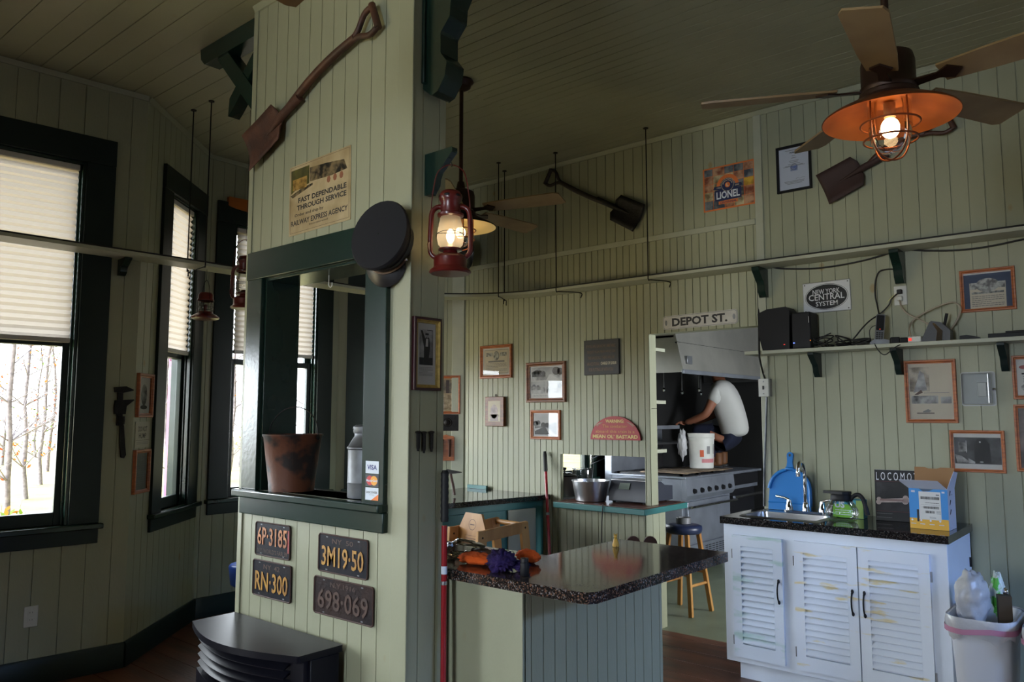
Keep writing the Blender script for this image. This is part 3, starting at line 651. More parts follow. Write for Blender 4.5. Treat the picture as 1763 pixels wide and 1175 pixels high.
for pts, args in ((((440, 897), (501, 906), (498, 966), (439, 956)), ('small dark license plate with orange 6P-3185, upper left of the four', m_plate, m_oran, '6P·3185', None, "N.Y. WORLD'S FAIR 39", True)),
                  (((436, 961), (504, 976), (498, 1040), (434, 1024)), ('dark license plate with yellow RN-300, lower left of the four', m_plate, m_yel, 'RN·300', 'NY  42', None)),
                  (((549, 917), (635, 931), (632, 1001), (547, 983)), ('dark license plate with yellow 3M19-50, upper right of the four', m_plate, m_yel, '3M19·50', 'NY  50', None)),
                  (((541, 990), (644, 1012), (642, 1082), (539, 1055)), ('rusted brown license plate with faint 698-069, lower right of the four', m_plater, m_faint, '698·069', 'N.Y.1916', None))):
    c_, wd, h, an = px_rect(lambda x, y: ony(x, y, YB-0.008), pts); plate(c_, wd, h, an*0.6, *args)

# card stickers on the right casing
c0, c1 = ony(633, 794, YB-0.024), ony(657, 866, YB-0.024)
xs0, xs1 = -2.478, -2.398; z1 = ony(645, 794, YB-0.024).z; z0 = ony(645, 863, YB-0.024).z; hh = (z1-z0)/3
for k, (nm, lab) in enumerate((('visa', 'white and blue card sticker, topmost of the three on the green casing'), ('mc', 'black card sticker with red and yellow discs, middle of the three'), ('disc', 'white card sticker with orange corner, lowest of the three'))):
    cy = z1-hh*(k+0.5)
    M = WB((xs0+xs1)/2, cy, 0.0225); W_ = xs1-xs0; H_ = hh-0.003
    def cont(p, MM, w_, h_, k=k):
        if k == 0:
            p.text(MM, 'VISA', 0, 0, 0.74*w_, 0.40*h_, mat('sticker_blue', S(24, 40, 120), 0.4), bold=0.03)
        elif k == 1:
            p.disc(MM, -0.16*w_, 0, 0.26*w_, 0.38*h_, 0.0004, mat('sticker_red', S(200, 30, 30), 0.4)); p.disc(MM, 0.16*w_, 0, 0.26*w_, 0.38*h_, 0.0006, mat('sticker_yellow', S(240, 160, 30), 0.4))
            p.text(MM, 'MasterCard', 0, 0, 0.84*w_, 0.2*h_, m_white, 0.0009, bold=0.02)
        else:
            p.text(MM, 'DISCOVER', 0, 0.12*h_, 0.84*w_, 0.17*h_, m_ink, bold=0.02); p.poly(MM, [(-0.05*w_, -0.5*h_), (0.5*w_, -0.5*h_), (0.5*w_, 0.0)], 0.0004, mat('sticker_orange', S(236, 120, 30), 0.4))
            p.text(MM, 'NETWORK', 0, -0.08*h_, 0.36*w_, 0.07*h_, m_greyink)
    flat_sign(M, W_, H_, m_white if k != 1 else mat('sticker_navy', S(16, 18, 40), 0.4), lab, 'sticker', cont, 0.0008, name='card_sticker', group='card stickers on the ticket casing')

# iron bucket and milk can on the ticket sill
def bail(mb, M, R_, h, r, m, n=14): mb.tube(M, [(R_*cos(pi*i/n), 0, h*sin(pi*i/n)) for i in range(n+1)], r, m, 6)
bp = onz(505, 845, OZ0); by = YB+0.075; bx = ony(503, 800, by).x
m_brust = mat('rusted_bucket', S(98, 54, 32), 0.6, col2=S(34, 26, 24), scale=11, lo=0.40, hi=0.54, bump=0.2, bscale=50)
bk = thing('bucket', 'rust brown iron bucket with wire bail on the ticket sill', 'bucket', (bx, by, OZ0))
MBK = T(bx, by, OZ0+0.001)
build(MB().lathe(MBK, [(0.002, 0.004), (0.098, 0.004), (0.102, 0.0), (0.105, 0.03), (0.104, 0.034), (0.131, 0.245), (0.136, 0.25), (0.137, 0.258), (0.131, 0.258), (0.128, 0.245), (0.098, 0.012), (0.002, 0.012)], 36, m_brust), 'body', bk, ang=40)
bm = MB(); bail(bm, MBK @ T(0, 0, 0.25) @ R(radians(20)) @ R(radians(-6), 'X'), 0.137, 0.135, 0.0028, m_iron); build(bm, 'bail', bk, ang=60)
for s in (-1, 1): build(MB().ell(MBK @ R(radians(20)), (s*0.138, 0, 0.245), 0.007, 0.012, 0.014, m_iron, 8, 6), 'bail_ear', bk, ang=60)
my_ = YB+0.10; mx_ = ony(627, 800, my_).x+0.012
mc = thing('milk_can', 'small galvanised milk can at the right end of the ticket sill', 'can', (mx_, my_, OZ0)); MMC = T(mx_, my_, OZ0+0.001)
build(MB().lathe(MMC, [(0.002, 0), (0.074, 0), (0.076, 0.004), (0.076, 0.06), (0.078, 0.063), (0.076, 0.066), (0.076, 0.20), (0.081, 0.205), (0.081, 0.21), (0.074, 0.216), (0.058, 0.245), (0.050, 0.256), (0.049, 0.275), (0.002, 0.275)], 28, m_galv), 'body', mc, ang=40)
build(MB().lathe(MMC, [(0.052, 0.268), (0.055, 0.274), (0.056, 0.296), (0.045, 0.304), (0.002, 0.306)], 28, m_galv), 'lid', mc, ang=40)
bm = MB(); bail(bm, MMC @ T(0, 0, 0.285) @ R(radians(60)) @ R(radians(-80), 'X'), 0.056, 0.05, 0.003, m_iron, 10); build(bm, 'bail', mc, ang=60)
hk = ony(566, 490, YB+0.09)
build(MB().tube(T(hk.x, YB+0.09, OZ1-0.015), spline([(0, 0, 0), (0, 0, -0.03), (0.0, 0, -0.045), (0.012, 0, -0.058), (0.024, 0, -0.05), (0.024, 0, -0.036)], 4), 0.0022, m_ivory, 6), 'cup_hook', label='small white cup hook under the ticket window head', cat='hook')
# small bucket left of the can, on the sill's inner edge
# framed portrait and spikes on the right face
def oval_man(p, M, w_, h_):
    p.quad(M, -w_/2, w_/2, -h_/2, h_/2, 0, m_paper); x = 0.36*w_
    p.quad(M, -x, x, -0.18*h_, 0.40*h_, 0.0004, m_photol)
    p.poly(M, [(-0.30*w_, 0.38*h_), (-0.2*w_, 0.38*h_), (-0.06*w_, 0.25*h_), (0.02*w_, 0.3*h_), (0.16*w_, 0.26*h_), (0.2*w_, 0.10*h_), (0.13*w_, -0.1*h_), (0.16*w_, -0.17*h_), (-0.12*w_, -0.17*h_), (-0.12*w_, 0.12*h_)], 0.0008, m_ink)
    p.poly(M, [(-0.02*w_, 0.25*h_), (0.1*w_, 0.25*h_), (0.09*w_, 0.12*h_), (-0.04*w_, 0.12*h_)], 0.0012, m_paper)
    p.disc(M, 0.04*w_, 0.29*h_, 0.06*w_, 0.03*h_, 0.0012, m_photol, 12); p.quad(M, -0.06*w_, 0.12*w_, 0.31*h_, 0.34*h_, 0.0014, m_ink)
    p.quad(M, 0.02*w_, 0.34*w_, 0.385*h_, 0.395*h_, 0.0012, m_ink); p.quad(M, 0.32*w_, 0.34*w_, -0.12*h_, 0.39*h_, 0.0012, m_ink); p.quad(M, -0.36*w_, 0.36*w_, -0.18*h_, -0.06*h_, 0.0006, m_photod)
    p.lines(M, -x, x, -0.36*h_, -0.21*h_, 7, m_greyink)
q0, q1, q2, q3 = [onx(*p, XR+0.012) for p in ((713, 544), (760, 549), (757, 675), (712, 672))]
picture(WS((q0.y+q1.y)/2, (q0.z+q3.z)/2), 0.148, q0.z-q3.z, 0.023, 0.018, m_burg, 'tall gilt and burgundy framed portrait of a standing man on the partition side', oval_man, m_gold)
m_spike = mat('spike_iron', (0.014, 0.012, 0.012), 0.55, metal=0.4)
for px, py, L in ((721, 745, 0.072), (731, 746, 0.078), (744, 745, 0.076)):
    p = onx(px, py, XR+0.012); M = WS(p.y, p.z, 0.0)
    s = MB(); s.prism(M, [(-0.0055, -0.002), (0.0055, -0.002), (0.0045, -L*0.8), (0, -L), (-0.0045, -L*0.8)], 0.004, 0.015, m_spike)
    s.ell(M, (-0.001, 0.001, 0.0098), 0.015, 0.006, 0.009, m_spike, 10, 6)
    build(s, 'rail_spike', label={721: 'leftmost of the three railroad spikes below the gilt portrait', 731: 'middle one of the three railroad spikes below the gilt portrait', 744: 'rightmost of the three railroad spikes below the gilt portrait'}[px], cat='railroad spike', group='railroad spikes on the partition side', ang=40)

# small bracket and the hanging lantern
def fret_bracket(M, reach, drop, th, m, name, label, group=None, parent=None):
    """shelf bracket: back edge on the wall (x = out), top edge level"""
    k = th/2
    pts = [(0.001, 0), (reach, 0), (reach, -0.018*drop/0.16), (reach*0.86, -drop*0.22), (reach*0.62, -drop*0.42), (reach*0.5, -drop*0.5), (reach*0.42, -drop*0.66), (reach*0.40, -drop*0.80), (reach*0.22, -drop), (0.001, -drop)]
    return build(MB().prism(M, pts, -k, k, m), name, parent, bev=0.003, label=label, cat='bracket', group=group)
bz = onx(735, 268, XR).z
fb = fret_bracket(FR((XR, YB+0.08, bz), (1, 0, 0)), 0.155, 0.17, 0.030, m_green, 'bracket', 'small dark green bracket that carries the glowing red lantern')
m_lglow = mat('lantern_glow', (1, 0.8, 0.5), 0.5, emit=(1.0, 0.74, 0.42), estr=14.0)  # bulb added inside to make the lantern globe glow
def lantern(loc, H, label, rot=0.0, hook=None, dull=False, group=None, lit=False):
    """hurricane lantern; loc = centre of its base, H = height to the top of the chimney"""
    t = thing('hurricane_lantern', label, 'lantern', loc, group); k = H/0.34; M = T(*loc) @ R(rot) @ Matrix.Scale(k, 4)
    build(MB().lathe(M, [(0.002, 0), (0.076, 0), (0.083, 0.006), (0.080, 0.014), (0.068, 0.022), (0.065, 0.03), (0.066, 0.062), (0.055, 0.074), (0.030, 0.082), (0.026, 0.095), (0.002, 0.095)], 30, m_red), 'fuel_tank', t, ang=40)
    f = MB()
    for s in (-1, 1):
        f.tube(M, spline([(s*0.030, 0, 0.268), (s*0.052, 0, 0.270), (s*0.073, 0, 0.250), (s*0.078, 0, 0.20), (s*0.080, 0, 0.12), (s*0.076, 0, 0.083), (s*0.055, 0, 0.062)], 5), 0.0105, m_red, 10)
    build(f, 'air_tube', t, ang=60)
    build(MB().lathe(M, [(0.026, 0.092), (0.047, 0.094), (0.047, 0.100), (0.030, 0.104), (0.018, 0.118), (0.008, 0.122), (0.007, 0.114)], 22, m_red), 'burner', t, ang=40)
    build(MB().lathe(M, [(0.033, 0.100), (0.049, 0.118), (0.054, 0.145), (0.050, 0.18), (0.042, 0.215), (0.039, 0.232)], 28, m_hazy if lit else m_lglass), 'globe', t, ang=80)
    if lit: build(MB().ell(M, (0, 0, 0.152), 0.016, 0.016, 0.03, m_lglow, 16, 10), 'bulb', t, ang=90)
    build(MB().lathe(M, [(0.040, 0.228), (0.052, 0.232), (0.053, 0.240), (0.040, 0.246), (0.038, 0.285), (0.044, 0.296), (0.047, 0.304), (0.046, 0.318), (0.036, 0.332), (0.012, 0.339), (0.002, 0.34)], 26, m_red), 'chimney', t, ang=40)
    v = MB()
    for j in range(6): v.ell(M @ R(j*pi/3+0.3), (0.0455, 0, 0.311), 0.003, 0.012, 0.006, m_blackmat, 8, 6)
    build(v, 'vent', t, ang=60)
    g = MB()
    for z, r, tl in ((0.165, 0.0545, 14), (0.15, 0.056, -14)): g.tube(M @ T(0, 0, z) @ R(radians(tl), 'X'), [(r*cos(2*pi*i/20), r*sin(2*pi*i/20), 0) for i in range(20)], 0.0013, m_iron, 5, closed=True)
    g.tube(M @ R(0.5), [(0.055, 0, 0.21), (0.06, 0, 0.15), (0.054, 0, 0.1)], 0.0013, m_iron, 5)
    build(g, 'globe_guard', t, ang=60)
    b = MB(); hb = 0.15
    b.tube(M, spline([(-0.078, 0, 0.255), (-0.074, 0, 0.31), (-0.058, 0, 0.40), (-0.035, 0, 0.43), (0, 0, 0.443), (0.035, 0, 0.43), (0.058, 0, 0.40), (0.074, 0, 0.31), (0.078, 0, 0.255)], 5), 0.0026, m_red if not dull else m_iron, 6); build(b, 'bail', t, ang=60)
    build(MB().tube(M, [(-0.08, 0, 0.135), (-0.086, -0.012, 0.12), (-0.084, -0.012, 0.09)], 0.004, m_red, 6), 'lift_lever', t, ang=60)
    return t, M @ Vector((0, 0, 0.443))
lp = ony(775, 470, YB+0.08)
lan, top = lantern((lp.x, YB+0.08, ony(775, 472, YB+0.08).z), 0.335, 'red hurricane lantern hanging from the small green bracket on the partition', radians(38), lit=True)
hb_ = MB(); hb_.tube(I4, spline([(XR+0.13, YB+0.08, bz-0.03), (XR+0.135, YB+0.08, bz-0.05), (top.x, top.y, top.z+0.012), (top.x+0.006, top.y, top.z-0.002), (top.x, top.y+0.004, top.z-0.006)], 4), 0.0022, m_iron, 6)
build(hb_, 'wire_hook', label='wire hook between the small green bracket and the red lantern', cat='hook')

# parlour stove in front of the partition
sx0, sx1, sy0, sy1, sz = -3.41, -2.60, 1.80, 2.02, 0.605
stv = thing('parlor_stove', 'low black bow-fronted heating stove with louvers in front of the partition', 'stove', ((sx0+sx1)/2, sy1-0.1, 0))
def bow(x0, x1, yb, yf, bulge, n=16):
    return [(x1, yb), (x0, yb)]+[(x0+(x1-x0)*i/n, yf-bulge*sin(pi*i/n)) for i in range(n+1)]
m_stove = mat('stove_black', (0.007, 0.007, 0.011), 0.34, spec=0.18)
build(MB().prism(I4, bow(sx0, sx1, sy1, sy1-0.21, 0.105), sz-0.026, sz, m_stove), 'top_plate', stv, bev=0.008)
body = MB(); body.prism(I4, bow(sx0+0.03, sx1-0.025, sy1-0.005, sy1-0.165, 0.07), 0.05, sz-0.026, m_stove); build(body, 'body', stv, bev=0.004)
for k in range(4):
    z = sz-0.055-0.033*k; n = 18; vs = []; fs = []
    for i in range(n+1):
        x = sx0+0.055+(sx1-sx0-0.14)*i/n; y = sy1-0.175-0.092*sin(pi*(x-sx0)/(sx1-sx0)); vs += [(x, y+0.02, z+0.012), (x, y-0.014, z-0.010), (x, y-0.012, z-0.014), (x, y+0.022, z+0.002)]
    for i in range(n): fs += [(4*i+j, 4*i+(j+1) % 4, 4*i+4+(j+1) % 4, 4*i+4+j) for j in range(4)]
    build(MB().add(I4, vs, fs, m_stove), 'louver', stv, ang=30)
dr = MB(); n = 18; vs = []; fs = []
for i in range(n+1):
    x = sx0+0.04+(sx1-sx0-0.11)*i/n; y = sy1-0.172-0.092*sin(pi*(x-sx0)/(sx1-sx0)); vs += [(x, y-0.018, 0.40), (x, y-0.018, 0.41), (x, y+0.01, 0.41), (x, y-0.018, 0.1), ]
for i in range(n): fs += [(4*i, 4*i+4, 4*i+5, 4*i+1), (4*i+1, 4*i+5, 4*i+6, 4*i+2), (4*i+3, 4*i+7, 4*i+4, 4*i)]
build(dr.add(I4, vs, fs, m_stove), 'door', stv, ang=30)
for x in (sx0+0.07, sx1-0.07):
    for y in (sy1-0.05, sy1-0.17): build(MB().lathe(T(x, y, 0), [(0.002, 0), (0.03, 0), (0.03, 0.012), (0.018, 0.03), (0.022, 0.05), (0.002, 0.05)], 14, m_stove), 'leg', stv)
build(MB().box(I4, sx1-0.03, sx1-0.01, sy1-0.145, sy1-0.01, 0.05, sz-0.03, m_stove), 'side_panel', stv, bev=0.004)

# red-handled pole leaning on the partition's edge
p0 = onz(764, 1330, 0.0)
pt = ony(766, 812, YB+0.20); pole = thing('mop_pole', 'red mop pole with black ribbed grip leaning by the partition edge', 'pole', (-2.19, 2.16, 0))
top_ = onx(766, 810, -2.215); bot_ = onx(763, 1175, -2.20); dirv = (bot_-top_)
foot = top_+dirv*(top_.z/(top_.z-bot_.z))
PT = lambda z: top_+(foot-top_)*((top_.z-z)/top_.z)
build(MB().tube(I4, [PT(z) for z in (0.03, 0.6, 1.09)], 0.0115, m_redpole, 12), 'shaft', pole, ang=60)
gz = [1.08+0.02*i for i in range(11)]
gr = MB()
zt_ = top_.z
gz = [zt_-0.20+0.0125*i for i in range(17)]
gr.tube(I4, [PT(z) for z in gz], [0.0165 if i % 2 else 0.0145 for i in range(16)]+[0.010], m_rubber, 12); build(gr, 'grip', pole, ang=30)
lb = MB(); lb.tube(I4, [PT(0.905), PT(0.935)], 0.0121, m_white, 12); build(lb, 'label', pole, ang=60)
build(MB().tube(I4, [PT(0.865), PT(0.878)], 0.013, m_steel, 12), 'collar', pole, ang=60)
build(MB().tube(I4, [PT(0.003), PT(0.035)], [0.02, 0.015], m_rubber, 12), 'socket', pole, ang=60)
# ------------------------------------------------------------------ ceiling fans with caged lamps
def ceiling_fan(cx, cy, zr, ph, label, m_in, blade_R=0.62, k=1.0):
    t = thing('ceiling_fan', label, 'ceiling fan', (cx, cy, zr), 'ceiling fans with caged lamps'); M = T(cx, cy, zr)
    build(MB().lathe(T(cx, cy, ZC), [(0.002, -0.001), (0.072, -0.001), (0.076, -0.012), (0.060, -0.028), (0.056, -0.045), (0.030, -0.062), (0.014, -0.066), (0.002, -0.066)], 28, m_bronze), 'canopy', t, ang=40)
    build(MB().tube(I4, [(cx, cy, ZC-0.05), (cx, cy, zr+0.26)], 0.0125, m_bronze, 14), 'downrod', t, ang=60)
    build(MB().lathe(M, [(0.088, 0.062), (0.095, 0.07), (0.095, 0.082), (0.089, 0.088), (0.092, 0.096), (0.092, 0.104), (0.086, 0.112), (0.086, 0.19), (0.080, 0.215), (0.062, 0.226), (0.030, 0.232), (0.024, 0.262), (0.020, 0.28), (0.002, 0.282)], 36, m_bronze), 'motor_housing', t, ang=40)
    for j in range(5):
        a = radians(ph+72*j); B = M @ R(a) @ T(0, 0, 0.10) @ R(radians(-13), 'X')
        b = MB(); pts = [(0.17, -0.048), (0.30, -0.058), (blade_R-0.03, -0.066), (blade_R, -0.052), (blade_R+0.004, 0.056), (blade_R-0.025, 0.068), (0.30, 0.058), (0.17, 0.048)]
        b.prism(B, pts, 0.0, 0.007, m_blade); bl = build(b, 'blade', t, bev=0.002)
        build(MB().prism(B, [(0.085, -0.02), (0.16, -0.014), (0.20, -0.036), (0.235, 0), (0.20, 0.036), (0.16, 0.014), (0.085, 0.02)], -0.006, 0.0, m_bronze), 'blade_iron', bl, bev=0.002)
    sh = build(MB().lathe(M, [(0.060, 0.064), (0.088, 0.060), (0.135, 0.046), (0.20, 0.012), (0.215, 0.002), (0.217, -0.003), (0.2145, -0.004)], 56, m_copper if m_in is m_copperin else m_bronze), 'lamp_shade', t, ang=50)
    build(MB().lathe(M, [(0.2145, -0.004), (0.199, 0.008), (0.134, 0.041), (0.088, 0.054), (0.002, 0.056)], 56, m_in), 'shade_lining', sh, ang=60)
    build(MB().lathe(M, [(0.002, 0.05), (0.019, 0.05), (0.019, 0.002), (0.014, -0.004), (0.002, -0.004)], 16, mat('lamp_socket', S(150, 110, 80), 0.5)), 'socket', t)
    build(MB().lathe(M, [(0.066, 0.05), (0.069, 0.02), (0.069, -0.03), (0.065, -0.07), (0.054, -0.10), (0.034, -0.118), (0.012, -0.125), (0.002, -0.126)], 36, m_lglass), 'glass_jar', t, ang=80)
    build(MB().ell(M, (0, 0, -0.036), 0.030, 0.030, 0.036, m_bulb, 20, 12), 'bulb', t, ang=90)
    c = MB()
    for j in range(4):
        a = radians(45+90*j)+0.2; c.tube(M @ R(a), spline([(0.078, 0, 0.05), (0.079, 0, -0.03), (0.074, 0, -0.085), (0.05, 0, -0.128), (0.018, 0, -0.145), (0, 0, -0.147)], 5), 0.0032, m_copper, 7)
    for z, r in ((-0.022, 0.093), (-0.078, 0.085)): c.tube(M @ T(0, 0, z), [(r*cos(2*pi*i/32), r*sin(2*pi*i/32), 0) for i in range(32)], 0.0034, m_copper, 7, closed=True)
    build(c, 'wire_guard', t, ang=60)
    return t
m_bulb = mat('lit_bulb', (1, 0.8, 0.5), 0.5, emit=(1.0, 0.66, 0.34), estr=26.0)
p = onz(1532, 203, 2.53); ceiling_fan(p.x, p.y, 2.53, math.degrees(YAW)-122, 'ceiling fan with lit copper-shaded cage lamp at upper right', m_copperin)
p = onz(793, 391, 2.665); ceiling_fan(p.x, p.y, 2.665, math.degrees(YAW)-25, 'ceiling fan with lit cream-lined lamp, behind the red lantern', m_shadein, 0.66)

tp3 = onz(131, 5, 2.76); dv = Vector((-tp3.x, -tp3.y, 0)).normalized(); cf = tp3+dv*0.645
ceiling_fan(cf.x, cf.y, 2.655, math.degrees(math.atan2(-dv.y, -dv.x))+5, 'ceiling fan whose blade tip shows at the top left edge of the photo', m_shadein, 0.64)

# ------------------------------------------------------------------ model train shelf round the room
SZ0, SZ1 = 2.492, 2.512
def trackline(off):
    """plan line of the shelf front edge, moved off metres toward the wall"""
    pts = [(-4.95-off, -2.0), (-4.80-off, 0.8), (-4.745-off, 2.3), (-4.745-off, 3.75)]
    pts += [(x, y) for x, y in arc(-3.72, 3.77, 1.025+off, 180, 90, 16)][1:]
    pts += [(-3.0, 4.795+off), (-2.0, 4.795+off), (-1.0, 4.795+off), (2.9, 4.795+off)]
    return pts
fr, bk_ = trackline(0), trackline(0.185); n = len(fr); ts = MB()
ts.add(I4, [(x, y, SZ0) for x, y in fr]+[(x, y, SZ0) for x, y in bk_]+[(x, y, SZ1) for x, y in fr]+[(x, y, SZ1) for x, y in bk_],
       [f for i in range(n-1) for f in ((i, i+1, n+i+1, n+i), (2*n+i, 3*n+i, 3*n+i+1, 2*n+i+1), (i, 2*n+i, 2*n+i+1, i+1), (n+i, n+i+1, 3*n+i+1, 3*n+i))]+[(0, n, 3*n, 2*n), (n-1, 3*n-1, 4*n-1, 2*n-1)], m_trimw)
build(ts, 'train_shelf', label='long narrow cream shelf running high around the walls and across the bay', cat='shelf', ang=30)
build(MB().tube(I4, [(x, y, SZ1+0.006) for x, y in trackline(0.006)], 0.0055, m_rubber, 6), 'cable', label='black cable lying along the front edge of the high cream shelf', cat='cable', ang=80)
def hanger(px, py, shelf_y=None, label=''):
    """ceiling rod that bends under the shelf toward the wall"""
    c = onz(px, py, ZC-0.002); x, y = c.x, c.y
    return c
def rod(top, foot, tail, label):
    t = thing('hanger_rod', label, 'rod', (top[0], top[1], SZ0-0.02), 'threaded rods holding the high shelf')
    build(MB().tube(I4, spline([(top[0], top[1], ZC-0.002), (top[0], top[1], SZ1+0.1), (foot[0], foot[1], SZ0-0.004), (foot[0]+(tail[0]-foot[0])*0.15, foot[1]+(tail[1]-foot[1])*0.15, SZ0-0.010), (tail[0], tail[1], SZ0-0.010), (tail[0], tail[1], SZ0-0.05)], 5), 0.0042, m_iron, 7), 'rod', t, ang=80)
    build(MB().lathe(T(top[0], top[1], ZC-0.001), [(0.002, -0.008), (0.018, -0.006), (0.019, 0.0)], 12, m_iron), 'ceiling_plate', t)
rod((-3.60, 4.775), (-3.60, 4.775), (-3.50, 4.96), 'thin shelf rod left of the D-handled shovel head')
rod((-2.785, 4.775), (-2.785, 4.775), (-2.72, 4.96), 'thin shelf rod passing right of the dark shovel on the back wall')
rod((-4.10, 4.665), (-4.10, 4.665), (-4.18, 4.82), 'left of the two close thin rods beside the cream-lined fan lamp')
rod((-4.205, 4.86), (-4.205, 4.86), (-4.22, 4.90), 'right of the two close thin rods beside the cream-lined fan lamp')
rod((-4.955, 2.50), (-4.955, 2.50), (-4.94, 2.50), 'thin shelf rod in front of the narrow bay window, left one of the pair')
rod((-4.72, 2.50), (-4.72, 2.50), (-4.91, 2.53), 'thin shelf rod between the two bay windows, right one of the pair')
for px, lab in ((1316, 'dark green bracket under the high shelf, just right of the kitchen doorway'), (1551, 'dark green bracket under the high shelf above the wall outlet')):
    x = ony(px, 470, YW).x; fret_bracket(FR((x, YW-0.002, SZ0-0.001), (0, -1, 0)), 0.15, 0.19, 0.05, m_green, 'shelf_bracket', lab, 'brackets under the high shelf')
p = (P0+(P1-P0).normalized()*3.10); fret_bracket(FR((p.x+0.002, p.y, SZ0-0.001), (1, -0.1, 0)), 0.14, 0.10, 0.04, m_green, 'shelf_bracket', 'small dark green bracket under the high shelf right of the big window', 'brackets under the high shelf')

# ------------------------------------------------------------------ pictures and signs on the right wall
def q(p, M, w_, h_, x0, x1, y0, y1, m, z=0.0005): return p.quad(M, (x0-0.5)*w_, (x1-0.5)*w_, (0.5-y1)*h_, (0.5-y0)*h_, z, m)
def wallpic(pts, fw, d, m, label, content, glass=True, plane=None, roll=0.0, **kw):
    c_, wd, h, an = px_rect(lambda x, y: ony(x, y, YW-0.012), pts)
    return picture(WR(c_.x, c_.z, 0.001) @ R(roll), wd, h, fw, d, m, label, content, glass=glass, **kw)
m_sepia = mat('sepia_paper', S(206, 198, 180), 0.6, var=0.12, scale=5); m_bluemat = mat('slate_blue_mat', S(62, 76, 104), 0.6)
def cert(p, M, w_, h_):
    q(p, M, w_, h_, 0, 1, 0, 1, m_paper, 0); q(p, M, w_, h_, 0.04, 0.96, 0.05, 0.95, m_sepia, 0.0003)
    for x0, x1, y0, y1 in ((0.06, 0.94, 0.06, 0.075), (0.06, 0.94, 0.92, 0.935), (0.06, 0.07, 0.06, 0.93), (0.93, 0.94, 0.06, 0.93)): q(p, M, w_, h_, x0, x1, y0, y1, m_greyink)
    p.disc(M, 0, 0.22*h_, 0.11*w_, 0.17*h_, 0.0008, m_engr); q(p, M, w_, h_, 0.12, 0.36, 0.16, 0.30, m_engr); q(p, M, w_, h_, 0.64, 0.88, 0.16, 0.30, m_engr)
    q(p, M, w_, h_, 0.2, 0.8, 0.46, 0.52, m_greyink); p.lines(M, -0.38*w_, 0.38*w_, -0.36*h_, -0.04*h_, 6, m_greyink, seed=4)
def four(p, M, w_, h_):
    q(p, M, w_, h_, 0, 1, 0, 1, m_paper, 0)
    m_sky = mat_photo('photo_sky', (0.30, 0.30, 0.30), (0.5, 0.5, 0.5), 5)
    for x0, x1, y0, y1, s in ((0.05, 0.97, 0.03, 0.44, 1), (0.03, 0.48, 0.47, 0.86, 2), (0.50, 0.97, 0.47, 0.86, 3)):
        q(p, M, w_, h_, x0, x1, y0, y1, m_sky); q(p, M, w_, h_, x0, x1, y0+(y1-y0)*0.62, y1, m_photol, 0.0007)
    rnd = random.Random(3)
    for cx, cy, r in ((0.12, 0.22, 0.07), (0.2, 0.2, 0.09), (0.3, 0.2, 0.07), (0.42, 0.22, 0.06), (0.8, 0.16, 0.12), (0.92, 0.18, 0.1), (0.12, 0.63, 0.06), (0.24, 0.64, 0.05), (0.9, 0.62, 0.07)): p.disc(M, (cx-0.5)*w_, (0.5-cy)*h_, r*w_, r*h_*1.1, 0.0009, m_photod, 10)
    q(p, M, w_, h_, 0.06, 0.47, 0.26, 0.33, m_photod, 0.0008); p.poly(M, [((x-0.5)*w_, (0.5-y)*h_) for x, y in ((0.51, 0.52), (0.64, 0.55), (0.66, 0.74), (0.51, 0.84))], 0.0010, m_photo)
    p.poly(M, [((x-0.5)*w_, (0.5-y)*h_) for x, y in ((0.03, 0.62), (0.46, 0.66), (0.46, 0.76), (0.03, 0.72))], 0.0010, m_photo); p.poly(M, [((x-0.5)*w_, (0.5-y)*h_) for x, y in ((0.6, 0.26), (0.66, 0.26), (0.9, 0.44), (0.5, 0.44))], 0.0011, m_paper)
    p.lines(M, -0.4*w_, 0.4*w_, -0.45*h_, -0.39*h_, 2, m_greyink)
def low(p, M, w_, h_):
    q(p, M, w_, h_, 0, 1, 0, 1, m_paper, 0); q(p, M, w_, h_, 0.06, 0.94, 0.04, 0.92, mat_photo('photo_haze', (0.34, 0.34, 0.34), (0.5, 0.5, 0.5), 4))
    q(p, M, w_, h_, 0.06, 0.94, 0.58, 0.92, m_photod, 0.0007)
    for cx, cy, r in ((0.1, 0.45, 0.1), (0.2, 0.42, 0.09), (0.4, 0.52, 0.1), (0.55, 0.52, 0.09), (0.7, 0.55, 0.08), (0.86, 0.5, 0.09)): p.disc(M, (cx-0.5)*w_, (0.5-cy)*h_, r*w_, r*h_*1.2, 0.0009, m_photod, 10)
    p.poly(M, [((x-0.5)*w_, (0.5-y)*h_) for x, y in ((0.48, 0.60), (0.54, 0.60), (0.92, 0.92), (0.66, 0.92))], 0.0011, m_photol); p.poly(M, [((x-0.5)*w_, (0.5-y)*h_) for x, y in ((0.06, 0.66), (0.4, 0.60), (0.06, 0.78))], 0.0011, m_photol)
wallpic([(826, 597), (882, 592), (880, 650), (828, 653)], 0.026, 0.02, m_frame, 'engraved certificate in an orange oak frame, upper left on the beadboard', cert)
wallpic([(907, 624), (975, 623), (973, 693), (906, 693)], 0.034, 0.024, m_frame2, 'brown framed sheet of black and white station photographs', four)
wallpic([(914, 707), (966, 706), (963, 757), (913, 757)], 0.024, 0.018, m_frame, 'small oak framed landscape photograph below the brown framed sheet', low)
